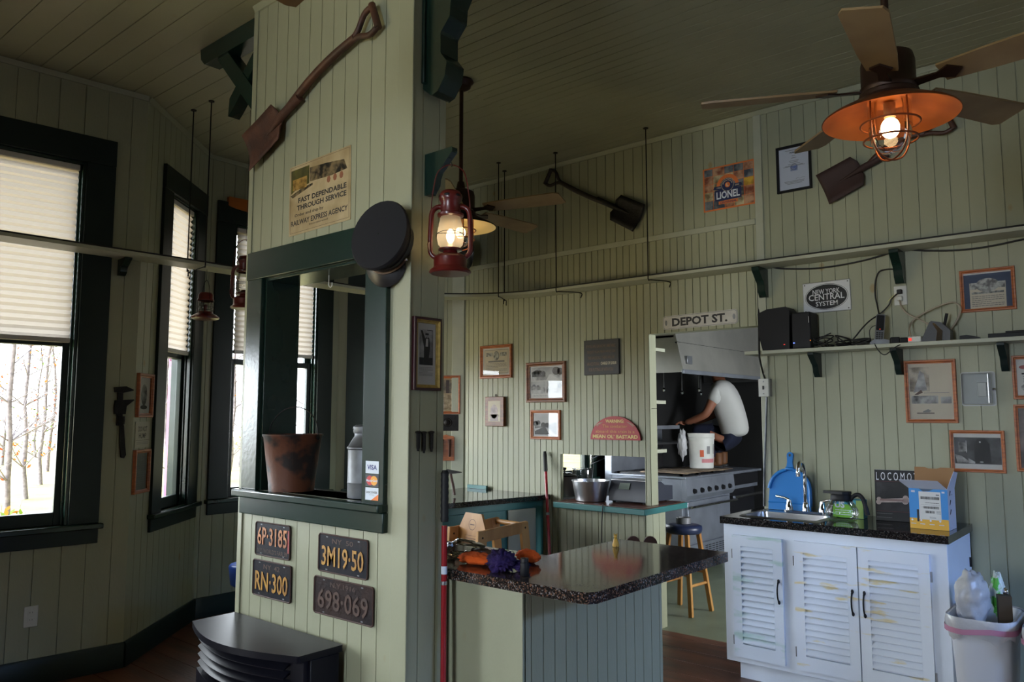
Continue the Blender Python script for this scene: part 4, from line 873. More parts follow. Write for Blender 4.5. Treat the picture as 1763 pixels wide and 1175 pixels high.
# decoupaged plaque
c_, wd, h, an = px_rect(lambda x, y: ony(x, y, YW-0.03), [(836, 684), (868, 683), (867, 734), (835, 735)])
pq_ = WR(c_.x, c_.z, 0.002); t = thing('wall_plaque', 'small reddish wooden plaque with a faded portrait on the beadboard', 'plaque', pq_ @ Vector((0, -h/2, 0)))
build(MB().box(pq_, -wd/2, wd/2, -h/2, h/2, 0, 0.032, m_frame2), 'board', t, bev=0.004)
k = MB(); k.quad(pq_, -wd*0.33, wd*0.33, -h*0.34, h*0.36, 0.0328, m_sepia); k.disc(pq_, 0, 0.0*h, wd*0.20, h*0.24, 0.0334, mat_photo('faded_print', S(110, 92, 96), S(170, 150, 146), 20), 16); k.quad(pq_, -wd*0.22, wd*0.22, -h*0.32, -h*0.1, 0.0334, mat_photo('faded_coat', S(110, 92, 96), S(150, 130, 128), 18)); build(k, 'print', t, smooth=False)
build(MB().tube(pq_, [(0.008*cos(a*pi/6), h/2+0.012+0.008*sin(a*pi/6), 0.01) for a in range(12)], 0.003, m_iron, 6, closed=True), 'hanging_ring', t, ang=60)
# black comic sign
m_slate = mat('charcoal_sign_paint', S(48, 48, 54), 0.5, var=0.1); m_tan = mat('tan_lettering', S(124, 100, 78), 0.6); m_wl = mat('cream_lettering', S(214, 204, 178), 0.6)
c_, wd, h, an = px_rect(lambda x, y: ony(x, y, YW-0.02), [(1005, 586), (1066, 584), (1065, 645), (1006, 646)])
def grouchy(p, M, w_, h_):
    for i, (s, f) in enumerate((('IF YOU ARE GROUCHY, IRRITABLE,', 0.84), ('OR JUST PLAIN MEAN WHILE ON', 0.80), ('THE RAILROAD, THERE WILL BE', 0.76), (None, 0), ('FOR PUTTING UP WITH YOU.', 0.70))):
        y = (0.31-0.165*i)*h_
        if s: p.text(M, s, 0, y, f*w_, 0.095*h_, m_tan)
        else: p.text(M, 'AN ADDITIONAL', -0.22*w_, y, 0.36*w_, 0.095*h_, m_tan); p.text(M, 'CHARGE OF $100.00', 0.21*w_, y, 0.44*w_, 0.10*h_, m_wl, bold=0.02)
flat_sign(WR(c_.x, c_.z, 0.0) , wd, h, m_slate, 'square charcoal sign with five lines of tan lettering', 'sign', grouchy, 0.022, bev=0.003)
# red half-round sign
a, b, tp = ony(1017, 757, YW-0.015), ony(1103, 757, YW-0.015), ony(1060, 717, YW-0.015); rr = (b.x-a.x)/2; hh = tp.z-a.z
m_redsign = mat('red_sign_paint', S(176, 52, 56), 0.5, var=0.1); m_ylet = mat('cream_yellow_lettering', S(226, 200, 124), 0.5)
MW_ = WR((a.x+b.x)/2, a.z, 0.0)
def meanol(p, M, w_, h_):
    p.text(M, 'MEAN OL’ BASTARD', 0, 0.14*hh, 1.80*rr, 0.155*hh, m_ylet, bold=0.03); p.text(M, 'aboard this train is a', 0, 0.36*hh, 1.56*rr, 0.13*hh, m_tanl); p.text(M, 'The conductor', 0, 0.575*hh, 0.98*rr, 0.13*hh, m_tanl)
    p.text(M, 'WARNING:', 0, 0.79*hh, 0.74*rr, 0.15*hh, m_ylet, bold=0.03)
    for s in (-1, 1):
        for k in range(3): p.tube(M, [(s*(0.60-0.06*k)*rr, (0.72+0.02*k)*hh, 0.001), (s*(0.70-0.04*k)*rr, (0.66-0.0*k)*hh, 0.001), (s*(0.78-0.03*k)*rr, (0.60-0.02*k)*hh, 0.001)], 0.0012, m_wl, 4)
m_tanl = mat('ochre_lettering', S(214, 160, 84), 0.5)
flat_sign(MW_, 2*rr, 0.0, m_redsign, 'red half-round comic warning sign above the pass-through opening', 'sign', meanol, 0.018, outline=[(rr*cos(pi*i/28), hh*sin(pi*i/28)) for i in range(29)], edge=mat('dark_red_edge', S(96, 24, 28), 0.5))
# street sign
c_, wd, h, an = px_rect(lambda x, y: ony(x, y, YW-0.01), [(1141, 545), (1269, 532), (1270, 558), (1141, 568)])
m_street = mat('street_sign_white', S(196, 192, 184), 0.45, var=0.2, scale=14)
def depot(p, M, w_, h_):
    out, inn = rrect(-w_/2+0.004, w_/2-0.004, -h_/2+0.004, h_/2-0.004, 0.018), rrect(-w_/2+0.007, w_/2-0.007, -h_/2+0.007, h_/2-0.007, 0.016); n = len(out)
    p.add(M, [(x, y, 0.0006) for x, y in out]+[(x, y, 0.0006) for x, y in inn], [(i, (i+1) % n, n+(i+1) % n, n+i) for i in range(n)], m_greyink)
    for z in (0.0006, 0.002): p.text(M, 'DEPOT ST.', 0.0, -0.0*h_, 0.74*w_, 0.60*h_, m_ink, z, bold=0.035)
    for s in (-1, 1): p.disc(M, s*0.455*w_, 0, 0.010, 0.02, 0.0007, m_galv, 10)
flat_sign(WR(c_.x, c_.z, 0.002) @ R(0.012), wd, h, m_street, 'long white street sign with black lettering over the kitchen doorway', 'sign', depot, 0.004, outline=rrect(-wd/2, wd/2, -h/2, h/2, 0.022), edge=m_street)
# collage poster with badge
c_, wd, h, an = px_rect(lambda x, y: ony(x, y, YW-0.006), [(1209, 293), (1297, 273), (1303, 350), (1212, 366)])
m_navy = mat('badge_navy', S(22, 36, 84), 0.5); m_bor = mat('poster_orange', S(216, 116, 56), 0.5)
def lionel(p, M, w_, h_):
    rnd = random.Random(11); cols = [mat_photo('collage_%s' % nm, a_, b_, 14) for nm, a_, b_ in (('grey', S(60, 62, 64), S(150, 146, 134)), ('buff', S(110, 96, 70), S(200, 186, 150)), ('gold', S(140, 104, 30), S(210, 170, 60)), ('slate', S(50, 60, 76), S(120, 126, 130)), ('rust', S(120, 60, 40), S(190, 150, 120)))]
    ys = [0.03, 0.2, 0.38, 0.56, 0.76, 0.97]; xs_ = [0.025, 0.20, 0.42, 0.60, 0.79, 0.975]
    for i in range(5):
        for j in range(5): q(p, M, w_, h_, xs_[j]+0.004, xs_[j+1]-0.004, ys[i]+0.004, ys[i+1]-0.004, cols[rnd.randrange(5)])
    p.ring(M, -0.02*w_, 0.02*h_, 0.215*w_, 0.26*h_, 0.065*w_, 0.0009, m_bor, 24, 0, pi)
    p.disc(M, -0.02*w_, 0.04*h_, 0.125*w_, 0.155*h_, 0.0012, m_navy); p.ring(M, -0.02*w_, 0.04*h_, 0.118*w_, 0.146*h_, 0.006*w_, 0.0014, m_wl); p.disc(M, -0.02*w_, 0.04*h_, 0.05*w_, 0.06*h_, 0.0014, m_bor); p.text(M, 'L', -0.02*w_, 0.04*h_, 0.04*w_, 0.07*h_, m_wl, 0.0017, bold=0.03)
    for i in range(9):
        a = radians(160-140*i/8); p.disc(M, -0.02*w_+0.088*w_*cos(a), 0.04*h_+0.108*h_*sin(a), 0.009*w_, 0.013*h_, 0.0015, m_wl, 6)
    p.poly(M, [(x*w_, y*h_) for x, y in ((-0.27, -0.05), (-0.27, -0.30), (0.24, -0.30), (0.24, -0.05))], 0.0010, m_navy); p.poly(M, [(x*w_, y*h_) for x, y in ((-0.30, -0.02), (-0.16, -0.06), (0.12, -0.06), (0.26, -0.02), (0.24, 0.04), (-0.28, 0.04))], 0.0010, m_navy)
    p.text(M, 'LIONEL', -0.015*w_, -0.175*h_, 0.45*w_, 0.17*h_, m_white, 0.0014, bold=0.03)
    p.text(M, '1900', -0.19*w_, 0.0*h_, 0.08*w_, 0.035*h_, m_wl, 0.0014); p.text(M, '2000', 0.16*w_, 0.0*h_, 0.08*w_, 0.035*h_, m_wl, 0.0014)
    p.poly(M, [(x*w_, y*h_) for x, y in ((-0.20, -0.31), (-0.2, -0.38), (0.17, -0.38), (0.17, -0.31))], 0.0011, m_bor); p.text(M, 'CENTENNIAL', -0.015*w_, -0.345*h_, 0.32*w_, 0.045*h_, m_navy, 0.0014, bold=0.02)
flat_sign(WR(c_.x, c_.z, 0.001), wd, h, m_bor, 'orange-edged collage poster with a navy badge, high on the wall', 'poster', lionel, 0.002, name='poster')
# licence in black frame
def lic(p, M, w_, h_):
    q(p, M, w_, h_, 0, 1, 0, 1, mat('pale_blue_paper', (0.60, 0.62, 0.68), 0.6), 0)
    q(p, M, w_, h_, 0.22, 0.78, 0.05, 0.062, m_greyink); p.text(M, 'PERMIT', 0, 0.385*h_, 0.26*w_, 0.035*h_, m_ink, bold=0.02)
    for y, x in ((0.19, 0.06), (0.24, 0.09), (0.31, 0.16), (0.345, 0.14), (0.385, 0.20), (0.42, 0.3), (0.44, 0.36), (0.80, 0.34), (0.83, 0.32), (0.86, 0.25)): q(p, M, w_, h_, 0.5-x, 0.5+x, y, y+0.010, m_greyink)
    p.ring(M, 0, 0.03*h_, 0.11*w_, 0.07*h_, 0.012*w_, 0.0006, m_bluemat); q(p, M, w_, h_, 0.38, 0.62, 0.44, 0.56, mat_photo('blue_seal', S(110, 130, 190), S(160, 165, 185), 40)); p.tube(M, spline([(0.05*w_, -0.27*h_, 0.001), (0.12*w_, -0.24*h_, 0.001), (0.18*w_, -0.27*h_, 0.001), (0.27*w_, -0.25*h_, 0.001), (0.36*w_, -0.26*h_, 0.001)], 4), 0.0008, m_greyink, 4)
wallpic([(1334, 256), (1393, 244), (1400, 323), (1340, 334)], 0.016, 0.02, m_blackmat, 'black framed permit on white paper near the ceiling', lic)
# oval railroad sign
c_, wd, h, an = px_rect(lambda x, y: ony(x, y, YW-0.008), [(1381, 489), (1463, 480), (1466, 535), (1384, 540)])
def nyc(p, M, w_, h_):
    m_k = mat('sign_black', (0.008, 0.008, 0.009), 0.35); m_w2 = mat('enamel_white', (0.66, 0.67, 0.68), 0.3)
    p.quad(M, -0.485*w_, 0.485*w_, -0.475*h_, 0.475*h_, 0.0003, m_w2); p.ring(M, 0, 0, 0.455*w_, 0.425*h_, 0.008*w_, 0.0006, m_k); p.disc(M, 0, 0, 0.43*w_, 0.395*h_, 0.0006, m_k, 40)
    p.text(M, 'NEW YORK', 0, 0.175*h_, 0.57*w_, 0.16*h_, m_w2, 0.001, bold=0.012); p.text(M, 'CENTRAL', 0.0, 0.0, 0.75*w_, 0.20*h_, m_w2, 0.001, bold=0.012); p.text(M, 'SYSTEM', 0, -0.215*h_, 0.46*w_, 0.15*h_, m_w2, 0.001, bold=0.012)
    for s in (-1, 1):
        for k in (-1, 1): p.disc(M, s*0.45*w_, k*0.43*h_, 0.004, 0.004, 0.001, m_iron, 8)
flat_sign(WR(c_.x, c_.z, 0.002) @ R(0.01), wd, h, m_steel, 'white metal sign with a black lettered oval above the lower shelf', 'sign', nyc, 0.006, bev=0.002)
def bond(p, M, w_, h_):
    q(p, M, w_, h_, 0, 1, 0, 1, m_paper, 0); q(p, M, w_, h_, 0.0, 1.0, 0.04, 1.0, m_bluemat, 0.0003); q(p, M, w_, h_, 0.12, 0.88, 0.28, 1.0, m_sepia, 0.0006)
    p.disc(M, 0, 0.14*h_, 0.25*w_, 0.19*h_, 0.001, m_engr); 
    for s in (-1, 1): q(p, M, w_, h_, 0.5+s*0.30-0.07, 0.5+s*0.30+0.07, 0.28, 0.46, m_engr, 0.0009)
    q(p, M, w_, h_, 0.16, 0.84, 0.54, 0.60, m_engr, 0.0011); p.text(M, 'RAIL ROAD COMPANY', 0, -0.07*h_, 0.5*w_, 0.03*h_, m_ink, 0.0013); p.lines(M, -0.34*w_, 0.34*w_, -0.46*h_, -0.14*h_, 6, m_greyink, 0.0009, seed=8)
wallpic([(1650, 468), (1746, 457), (1751, 531), (1656, 540)], 0.019, 0.016, m_frame, 'oak framed engraved bond on a slate blue mount, above the lower shelf', bond)
def two(p, M, w_, h_):
    q(p, M, w_, h_, 0, 1, 0, 1, m_sepia, 0); m_sp = mat_photo('sepia_photo', S(96, 84, 70), S(196, 186, 168), 12)
    q(p, M, w_, h_, 0.02, 0.48, 0.06, 0.50, m_sp); q(p, M, w_, h_, 0.05, 0.66, 0.58, 0.72, m_photo); p.poly(M, [((x-0.5)*w_, (0.5-y)*h_) for x, y in ((0.26, 0.12), (0.36, 0.18), (0.42, 0.48), (0.1, 0.52), (0.2, 0.30))], 0.0008, m_photol); p.poly(M, [((x-0.5)*w_, (0.5-y)*h_) for x, y in ((0.28, 0.47), (0.32, 0.52), (0.2, 0.56), (0.12, 0.56))], 0.0010, m_walnut)
    q(p, M, w_, h_, 0.72, 0.96, 0.60, 0.72, m_photol); q(p, M, w_, h_, 0.16, 0.56, 0.885, 0.90, m_ink); p.poly(M, [((x-0.5)*w_, (0.5-y)*h_) for x, y in ((0.3, 0.86), (0.42, 0.82), (0.5, 0.85), (0.44, 0.875), (0.3, 0.875))], 0.0008, m_greyink); q(p, M, w_, h_, 0.34, 0.92, 0.525, 0.532, m_greyink)
wallpic([(1556, 622), (1645, 618), (1650, 728), (1560, 729)], 0.021, 0.018, m_frame, 'tall oak framed sheet with sepia pictures under the lower shelf', two)
def train(p, M, w_, h_):
    q(p, M, w_, h_, 0, 1, 0, 1, m_paper, 0); q(p, M, w_, h_, 0.01, 0.99, 0.11, 0.86, m_photod, 0.0003)
    m_loco = mat('loco_black', (0.004, 0.004, 0.005), 0.5); p.poly(M, [((x-0.5)*w_, (0.5-y)*h_) for x, y in ((0.44, 0.84), (0.43, 0.30), (0.50, 0.16), (0.66, 0.15), (0.76, 0.28), (0.78, 0.84))], 0.0006, m_loco)
    p.disc(M, 0.06*w_, 0.26*h_, 0.018*w_, 0.024*h_, 0.001, m_paper, 10); p.disc(M, 0.075*w_, -0.3*h_, 0.04*w_, 0.02*h_, 0.001, m_photol, 10)
    p.poly(M, [((x-0.5)*w_, (0.5-y)*h_) for x, y in ((0.10, 0.24), (0.26, 0.26), (0.28, 0.50), (0.10, 0.54))], 0.0008, m_photo); p.poly(M, [((x-0.5)*w_, (0.5-y)*h_) for x, y in ((0.02, 0.60), (0.16, 0.64), (0.34, 0.82), (0.06, 0.84))], 0.0008, m_photo); p.poly(M, [((x-0.5)*w_, (0.5-y)*h_) for x, y in ((0.3, 0.7), (0.44, 0.8), (0.44, 0.85), (0.3, 0.84))], 0.0009, m_photol); q(p, M, w_, h_, 0.26, 0.275, 0.2, 0.54, m_photol, 0.0009)
wallpic([(1634, 742), (1729, 741), (1733, 816), (1638, 812)], 0.018, 0.016, m_frame, 'oak framed dark photograph of a locomotive, above the open carton', train)
# two frames cut by the right edge of the picture
def diploma(p, M, w_, h_):
    q(p, M, w_, h_, 0, 1, 0, 1, m_paper, 0); p.disc(M, -0.36*w_, 0.28*h_, 0.10*w_, 0.055*h_, 0.0005, mat('pink_seal', S(176, 104, 104), 0.6)); q(p, M, w_, h_, 0.08, 0.6, 0.38, 0.42, m_ink); p.disc(M, -0.34*w_, -0.28*h_, 0.10*w_, 0.1*h_, 0.0005, m_engr); p.lines(M, -0.4*w_, 0.4*w_, -0.15*h_, 0.05*h_, 4, m_greyink)
def brownpic(p, M, w_, h_): q(p, M, w_, h_, 0, 1, 0, 1, mat_photo('brown_print', S(60, 46, 40), S(120, 100, 92), 8), 0)
x0 = ony(1743, 650, YW-0.01).x; z1_, z0_ = ony(1745, 613, YW-0.01).z, ony(1745, 688, YW-0.01).z
picture(WR(x0+0.16, (z0_+z1_)/2, 0.001), 0.32, z1_-z0_, 0.02, 0.018, m_frame, 'oak framed diploma cut by the right edge of the photo, under the shelf', diploma)
x0 = ony(1748, 755, YW-0.01).x; z1_, z0_ = ony(1748, 697, YW-0.01).z, ony(1748, 812, YW-0.01).z
picture(WR(x0+0.16, (z0_+z1_)/2, 0.001), 0.32, z1_-z0_, 0.02, 0.018, m_frame, 'tall oak framed brown print cut by the right edge, lower one', brownpic)
# clear thermostat guard
c_, wd, h, an = px_rect(lambda x, y: ony(x, y, YW-0.03), [(1653, 642), (1708, 641), (1712, 697), (1656, 699)])
Mg = WR(c_.x, c_.z, 0.001); t = thing('thermostat_guard', 'clear plastic thermostat guard box between two oak frames', 'thermostat guard', Mg @ Vector((0, -h/2, 0)))
g = MB(); out = rrect(-wd/2, wd/2, -h/2, h/2, 0.012); n = len(out); inn = rrect(-wd/2+0.006, wd/2-0.006, -h/2+0.006, h/2-0.006, 0.010)
g.add(Mg, [(x, y, 0.001) for x, y in out]+[(x, y, 0.045) for x, y in inn], [(i, (i+1) % n, n+(i+1) % n, n+i) for i in range(n)], m_plastic); g.poly(Mg, inn, 0.045, m_plastic); build(g, 'cover', t, ang=40)
build(MB().prism(Mg, rrect(-wd/2-0.004, wd/2+0.008, -h/2-0.004, h/2+0.004, 0.012), 0, 0.003, mat('guard_base', (0.42, 0.43, 0.42), 0.35)), 'base', t)
build(MB().box(Mg, 0.0, 0.045, -0.045, 0.035, 0.003, 0.022, m_ivory), 'thermostat', t, bev=0.003)
build(MB().lathe(Mg @ T(wd/2-0.002, -0.005, 0.03) @ R(pi/2, 'Y'), [(0.002, 0), (0.008, 0), (0.008, 0.012), (0.002, 0.014)], 14, m_chrome), 'lock', t)
g = MB(); g.tube(Mg, [(wd/2-0.02, -h/2+0.01, 0.044), (wd/2-0.02, h/2-0.01, 0.044)], 0.004, m_steel, 8); build(g, 'hinge_bar', t, ang=60)
# switch box with conduit, outlet
def faceplate(M, label, name, cat, parts):
    t = thing(name, label, cat, M @ Vector((0, -0.06, 0))); build(MB().box(M, -0.036, 0.036, -0.058, 0.058, 0, 0.006, m_ivory), 'cover_plate', t, bev=0.003); parts(t, M); return t
def slots(t, M):
    for k in (-1, 1):
        o = build(MB().prism(M, rrect(-0.016, 0.016, k*0.02-0.014, k*0.02+0.014, 0.006), 0.006, 0.0075, m_ivory), 'receptacle', t)
        for s in (-0.006, 0.006): build(MB().box(M, s-0.001, s+0.001, k*0.02-0.001, k*0.02+0.007, 0.0075, 0.0078, m_ink), 'slot', o)
c_ = ony(1550, 509, YW-0.01); MO = WR(c_.x, c_.z, 0.001); faceplate(MO, 'white wall outlet above the lower shelf with two plugs in it', 'wall_outlet', 'outlet', slots)
c_ = ony(1316, 668, YW-0.03); MS = WR(c_.x, c_.z, 0.0)
t = thing('light_switch', 'grey surface switch box at the right edge of the kitchen doorway', 'switch', MS @ Vector((0, -0.06, 0)))
build(MB().box(MS, -0.032, 0.040, -0.058, 0.058, 0.001, 0.042, mat('grey_box', S(150, 150, 146), 0.45, metal=0.3)), 'box', t, bev=0.004); build(MB().box(MS, -0.034, 0.034, -0.058, 0.058, 0.042, 0.046, m_ivory), 'cover_plate', t, bev=0.002)
build(MB().box(MS, -0.005, 0.005, -0.012, 0.012, 0.046, 0.054, m_ink), 'toggle', t, bev=0.002)
for k in (-1, 1): build(MB().lathe(MS @ T(0, k*0.04, 0.046), [(0.002, 0.002), (0.005, 0.0), (0.005, -0.001)], 8, m_steel), 'screw', t)

# shovels on the right wall
a, b = ony(1092, 372, YW-0.02), ony(952, 308, YW-0.02); mid = (a+b)/2
shovel(WR(mid.x, mid.z) @ R(math.atan2(b.z-a.z, b.x-a.x)), (b-a).length+0.12, 0.26, 0.22, 'dark D-handled shovel on the back wall, blade to the lower right', 0.12, m_iron, mat('black_shaft', S(44, 32, 28), 0.6), bend=0.02)
a, b = ony(1418, 328, YW-0.02), ony(1640, 205, YW-0.02); mid = (a+b)/2
shovel(WR(mid.x, mid.z) @ R(math.atan2(b.z-a.z, b.x-a.x)), (b-a).length, 0.25, 0.22, 'dark brown shovel high on the wall behind the copper lamp', 0.11, mat('dark_rust', S(58, 36, 34), 0.7, var=0.3), m_walnut, bend=0.09)
# black dome behind the lantern
p = ony(799, 435, 4.84); t = MB(); Md = FR((p.x, YW-0.12, p.z), (cos(radians(28)), -sin(radians(28)), 0))
t.lathe(Md, [(0.002, 0.07), (0.05, 0.066), (0.10, 0.045), (0.132, 0.01), (0.142, -0.012), (0.138, -0.016), (0.12, -0.005), (0.002, 0.01)], 32, m_black); dm = build(t, 'gong', label='black iron dome gong on the wall, behind the lamp of the far fan', cat='gong', ang=50)

# ------------------------------------------------------------------ lower shelf and the things on it
SY, LZ0, LZ1 = 4.80, 1.912, 1.934
build(MB().box(I4, -2.10, 1.2, SY, YW-0.012, LZ0, LZ1, m_trimw), 'wall_shelf', label='cream wall shelf with modems, phone and cables right of the doorway', cat='shelf', bev=0.002)
for px, lab in ((1405, 'left bracket under the lower shelf, beneath the black modems'), (1546, 'middle bracket under the lower shelf, above the tall sepia frame'), (1729, 'right bracket under the lower shelf, beside the thermostat guard')):
    x = ony(px, 620, YW-0.05).x; fret_bracket(FR((x, YW-0.002, LZ0-0.001), (0, -1, 0)), 0.15, 0.15, 0.035, m_greenb, 'shelf_bracket', lab, 'brackets under the lower shelf')
def sx(px, py=590, y=4.86): return ony(px, py, y).x
x0, x1 = sx(1312), sx(1362); t = thing('modem', 'tall black modem box at the left end of the lower shelf', 'modem', ((x0+x1)/2, 4.89, LZ1))
MM_ = FR((0, 4.83, LZ1+0.001), (1, 0, 0)); zt_ = ony(1350, 528, 4.85).z-LZ1
build(MB().prism(MM_, [(x0+0.015, 0), (x1, 0), (x1+0.005, zt_-0.03), (x1-0.015, zt_-0.005), (x0+0.05, zt_-0.012), (x0-0.012, zt_-0.035), (x0-0.008, 0.10)], -0.13, 0, m_blackmat), 'case', t, bev=0.006)
build(MB().box(MM_, x1-0.035, x1-0.027, 0.03, 0.034, 0, 0.002, mat('red_light', (0.6, 0.02, 0.02), 0.5, emit=(1, 0.05, 0.03), estr=1.2)), 'status_light', t)
x0, x1 = sx(1366), sx(1399); t = thing('modem', 'smaller black modem with a blue light, second on the lower shelf', 'modem', ((x0+x1)/2, 4.89, LZ1)); zt_ = ony(1385, 538, 4.85).z-LZ1
build(MB().box(MM_, x0, x1, 0, zt_, -0.14, -0.005, m_blackmat), 'case', t, bev=0.008)
build(MB().box(MM_, x0+0.008, x0+0.018, 0.035, 0.041, -0.005, -0.002, mat('blue_light', (0.05, 0.1, 0.8), 0.5, emit=(0.15, 0.25, 1), estr=2.0)), 'status_light', t)
build(MB().box(MM_, x1-0.012, x1-0.008, zt_-0.07, zt_-0.03, -0.005, -0.003, m_steel), 'badge', t)
build(MB().box(MM_, x1-0.006, x1-0.002, 0.045, 0.051, -0.005, -0.002, mat('orange_light', (0.7, 0.2, 0.02), 0.5, emit=(1, 0.3, 0.05), estr=1.0)), 'status_light', t)
def wire(pts, r, m, name, label, cat='cable', n=8, group=None, y=None):
    """cable through (px, py, y) points"""
    P_ = [ony(a, b, c) for a, b, c in pts]; return build(MB().tube(I4, spline(P_, n), r, m, 7), name, label=label, cat=cat, ang=80, group=group)
rnd = random.Random(21)
for k, lab in enumerate(('black cable loops next to the smaller modem', 'black cable coil in the middle of the lower shelf', 'black cable heap beside the cordless phone')):
    c0 = (1404+34*k, 1436+34*k); pts = []
    for i in range(16):
        f = i/15; pts.append(Vector((sx(c0[0]+(c0[1]-c0[0])*(0.5+0.5*sin(i*2.3+k))), 4.845+0.05*sin(i*1.7+k*2), LZ1+0.007+(0.085-0.018*k)*(0.5+0.5*sin(i*1.3+1.1*k))*(0.4+0.6*rnd.random()))))
    build(MB().tube(I4, spline(pts, 6), 0.0038, m_rubber, 6), 'cable', label=lab, cat='cable', ang=80, group='cable tangle on the lower shelf')
# cordless phone
px_ = sx(1512, 590, 4.86); t = thing('cordless_phone', 'silver and black cordless phone standing in its charger on the lower shelf', 'phone', (px_, 4.86, LZ1)); Mp = T(px_+0.005, 4.86, LZ1+0.001) @ R(radians(18))
build(MB().prism(Mp @ R(pi/2, 'X') @ T(0, 0, -0.045), [(-0.05, 0), (0.05, 0), (0.052, 0.02), (0.03, 0.028), (-0.03, 0.028), (-0.05, 0.012)], 0, 0.09, m_galv), 'charger', t, bev=0.004)
Mh = Mp @ T(0.0, 0.0, 0.018) @ R(radians(-10), 'X') @ R(radians(6), 'Y')
h_ = build(MB().prism(Mh @ R(pi/2, 'X'), rrect(-0.024, 0.024, 0, 0.165, 0.010), -0.012, 0.012, m_galv), 'handset', t, bev=0.004)
build(MB().prism(Mh @ R(pi/2, 'X'), rrect(-0.020, 0.020, 0.065, 0.158, 0.006), 0.012, 0.0135, m_blackmat), 'screen', h_)
kp = MB()
for i in range(4):
    for j in range(3): kp.box(Mh @ R(pi/2, 'X'), -0.018+0.013*j, -0.008+0.013*j, 0.010+0.012*i, 0.018+0.012*i, 0.012, 0.014, m_ink)
build(kp, 'keypad', h_)
build(MB().box(Mh @ R(pi/2, 'X'), -0.003, 0.003, 0.070, 0.075, 0.0135, 0.0145, mat('red_key', (0.6, 0.03, 0.03), 0.5, emit=(1, 0.1, 0.05), estr=0.6)), 'message_light', h_)
# adapters, power strip, router, remote, strip
for px, s, lab in ((1541, 0.05, 'black power adapter lying beside the phone charger'), (1556, 0.042, 'black power adapter next to the small power strip')):
    x = sx(px); build(MB().box(T(x, 4.86, LZ1+0.001) @ R(0.3), -s/2, s/2, -0.03, 0.03, 0, s*0.75, m_blackmat), 'power_adapter', label=lab, cat='adapter', bev=0.006, group='adapters on the lower shelf')
x = sx(1576); t = thing('power_strip', 'small cream power strip with a red switch beside the router', 'power strip', (x, 4.87, LZ1)); Mq = T(x, 4.87, LZ1+0.001)
build(MB().box(Mq, -0.035, 0.035, -0.03, 0.03, 0, 0.036, m_ivory), 'body', t, bev=0.005); build(MB().box(Mq, -0.030, -0.014, -0.032, -0.03, 0.01, 0.026, mat('red_rocker', (0.5, 0.01, 0.01), 0.4, emit=(1, 0.05, 0.02), estr=0.8)), 'switch', t)
x0 = sx(1592); x1 = sx(1637); t = thing('router', 'black wedge router with a chrome band and raised antenna', 'router', ((x0+x1)/2, 4.88, LZ1)); Mr = FR((0, 4.85, LZ1+0.001), (1, 0, 0)); zt_ = ony(1612, 553, 4.86).z-LZ1
build(MB().prism(Mr, [(x0-0.02, 0), (x1, 0), (x1+0.002, zt_*0.5), (x1-0.045, zt_*0.92), (x1-0.09, zt_), (x1-0.10, zt_*0.95)], -0.08, 0.0, m_black), 'case', t, bev=0.006)
build(MB().prism(Mr, [(x1-0.07, 0.003), (x1-0.04, 0.003), (x1-0.035, zt_*0.5), (x1-0.075, zt_*0.9), (x1-0.085, zt_*0.86), (x1-0.062, zt_*0.5)], 0.0, 0.004, m_chrome), 'band', t, bev=0.001)
build(MB().tube(I4, [ony(1624, 566, 4.90), ony(1627, 555, 4.90), ony(1630, 540, 4.90)], 0.008, m_blackmat, 8), 'antenna', t, ang=60)
x = sx(1671); build(MB().prism(T(x, 4.86, LZ1+0.001) @ R(0.05) @ R(pi/2, 'X'), [(-0.05, 0), (0.05, 0), (0.046, 0.010), (-0.015, 0.026), (-0.048, 0.022)], -0.02, 0.02, m_blackmat), 'remote_control', label='small black wedge-shaped remote lying on the lower shelf', cat='remote', bev=0.004)
x0 = sx(1703); k = MB(); k.box(I4, x0, x0+0.34, 4.835, 4.875, LZ1+0.001, LZ1+0.025, m_blackmat)
k.box(I4, x0+0.08, x0+0.30, 4.84, 4.87, LZ1+0.02, LZ1+0.035, m_blackmat); k.box(I4, x0+0.19, x0+0.33, 4.84, 4.87, LZ1+0.02, LZ1+0.05, m_blackmat)
build(k, 'tool_rail', label='long flat black tool lying at the right end of the lower shelf', cat='tool', bev=0.003)
# plugs and cords
pl = thing('electric_cable', 'black cord with a yellow tag from the upper outlet socket', 'cord', MO @ Vector((0, 0.02, 0.03)))
build(MB().box(MO, -0.014, 0.014, 0.008, 0.034, 0.0078, 0.035, m_rubber), 'plug', pl, bev=0.004)
YO = YW-0.045
build(MB().tube(I4, spline([MO @ Vector((-0.008, 0.012, 0.03)), ony(1535, 515, YO), ony(1530, 526, YO), ony(1516, 540, YO), ony(1498, 552, 4.9), ony(1484, 566, 4.88), ony(1471, 582, 4.86), ony(1462, 590, 4.86)], 6), 0.0042, m_rubber, 7), 'cord', pl, ang=80)
a, b = ony(1540, 508, YO-0.008), ony(1526, 522, YO-0.008); d = (b-a); up_ = Vector((0.018, 0, 0.020))
build(MB().add(I4, [a, a+up_*0.6, b+up_, b-up_*0.2], [(0, 1, 2, 3)], mat('yellow_tag', S(222, 214, 130), 0.6)), 'tag', pl)
pl = thing('electric_cable', 'beige cord looping from the lower outlet socket to the router', 'cord', MO @ Vector((0, -0.02, 0.03)))
build(MB().box(MO, -0.015, 0.015, -0.034, -0.006, 0.0078, 0.034, m_ivory), 'plug', pl, bev=0.005)
m_bcord = mat('beige_cord', S(168, 156, 138), 0.5)
build(MB().tube(I4, spline([MO @ Vector((0.0, -0.03, 0.03)), ony(1552, 529, YO), ony(1563, 541, YO), ony(1580, 549, YO), ony(1602, 560, YO), ony(1612, 566, 4.92)], 6), 0.005, m_bcord, 7), 'cord', pl, ang=80)
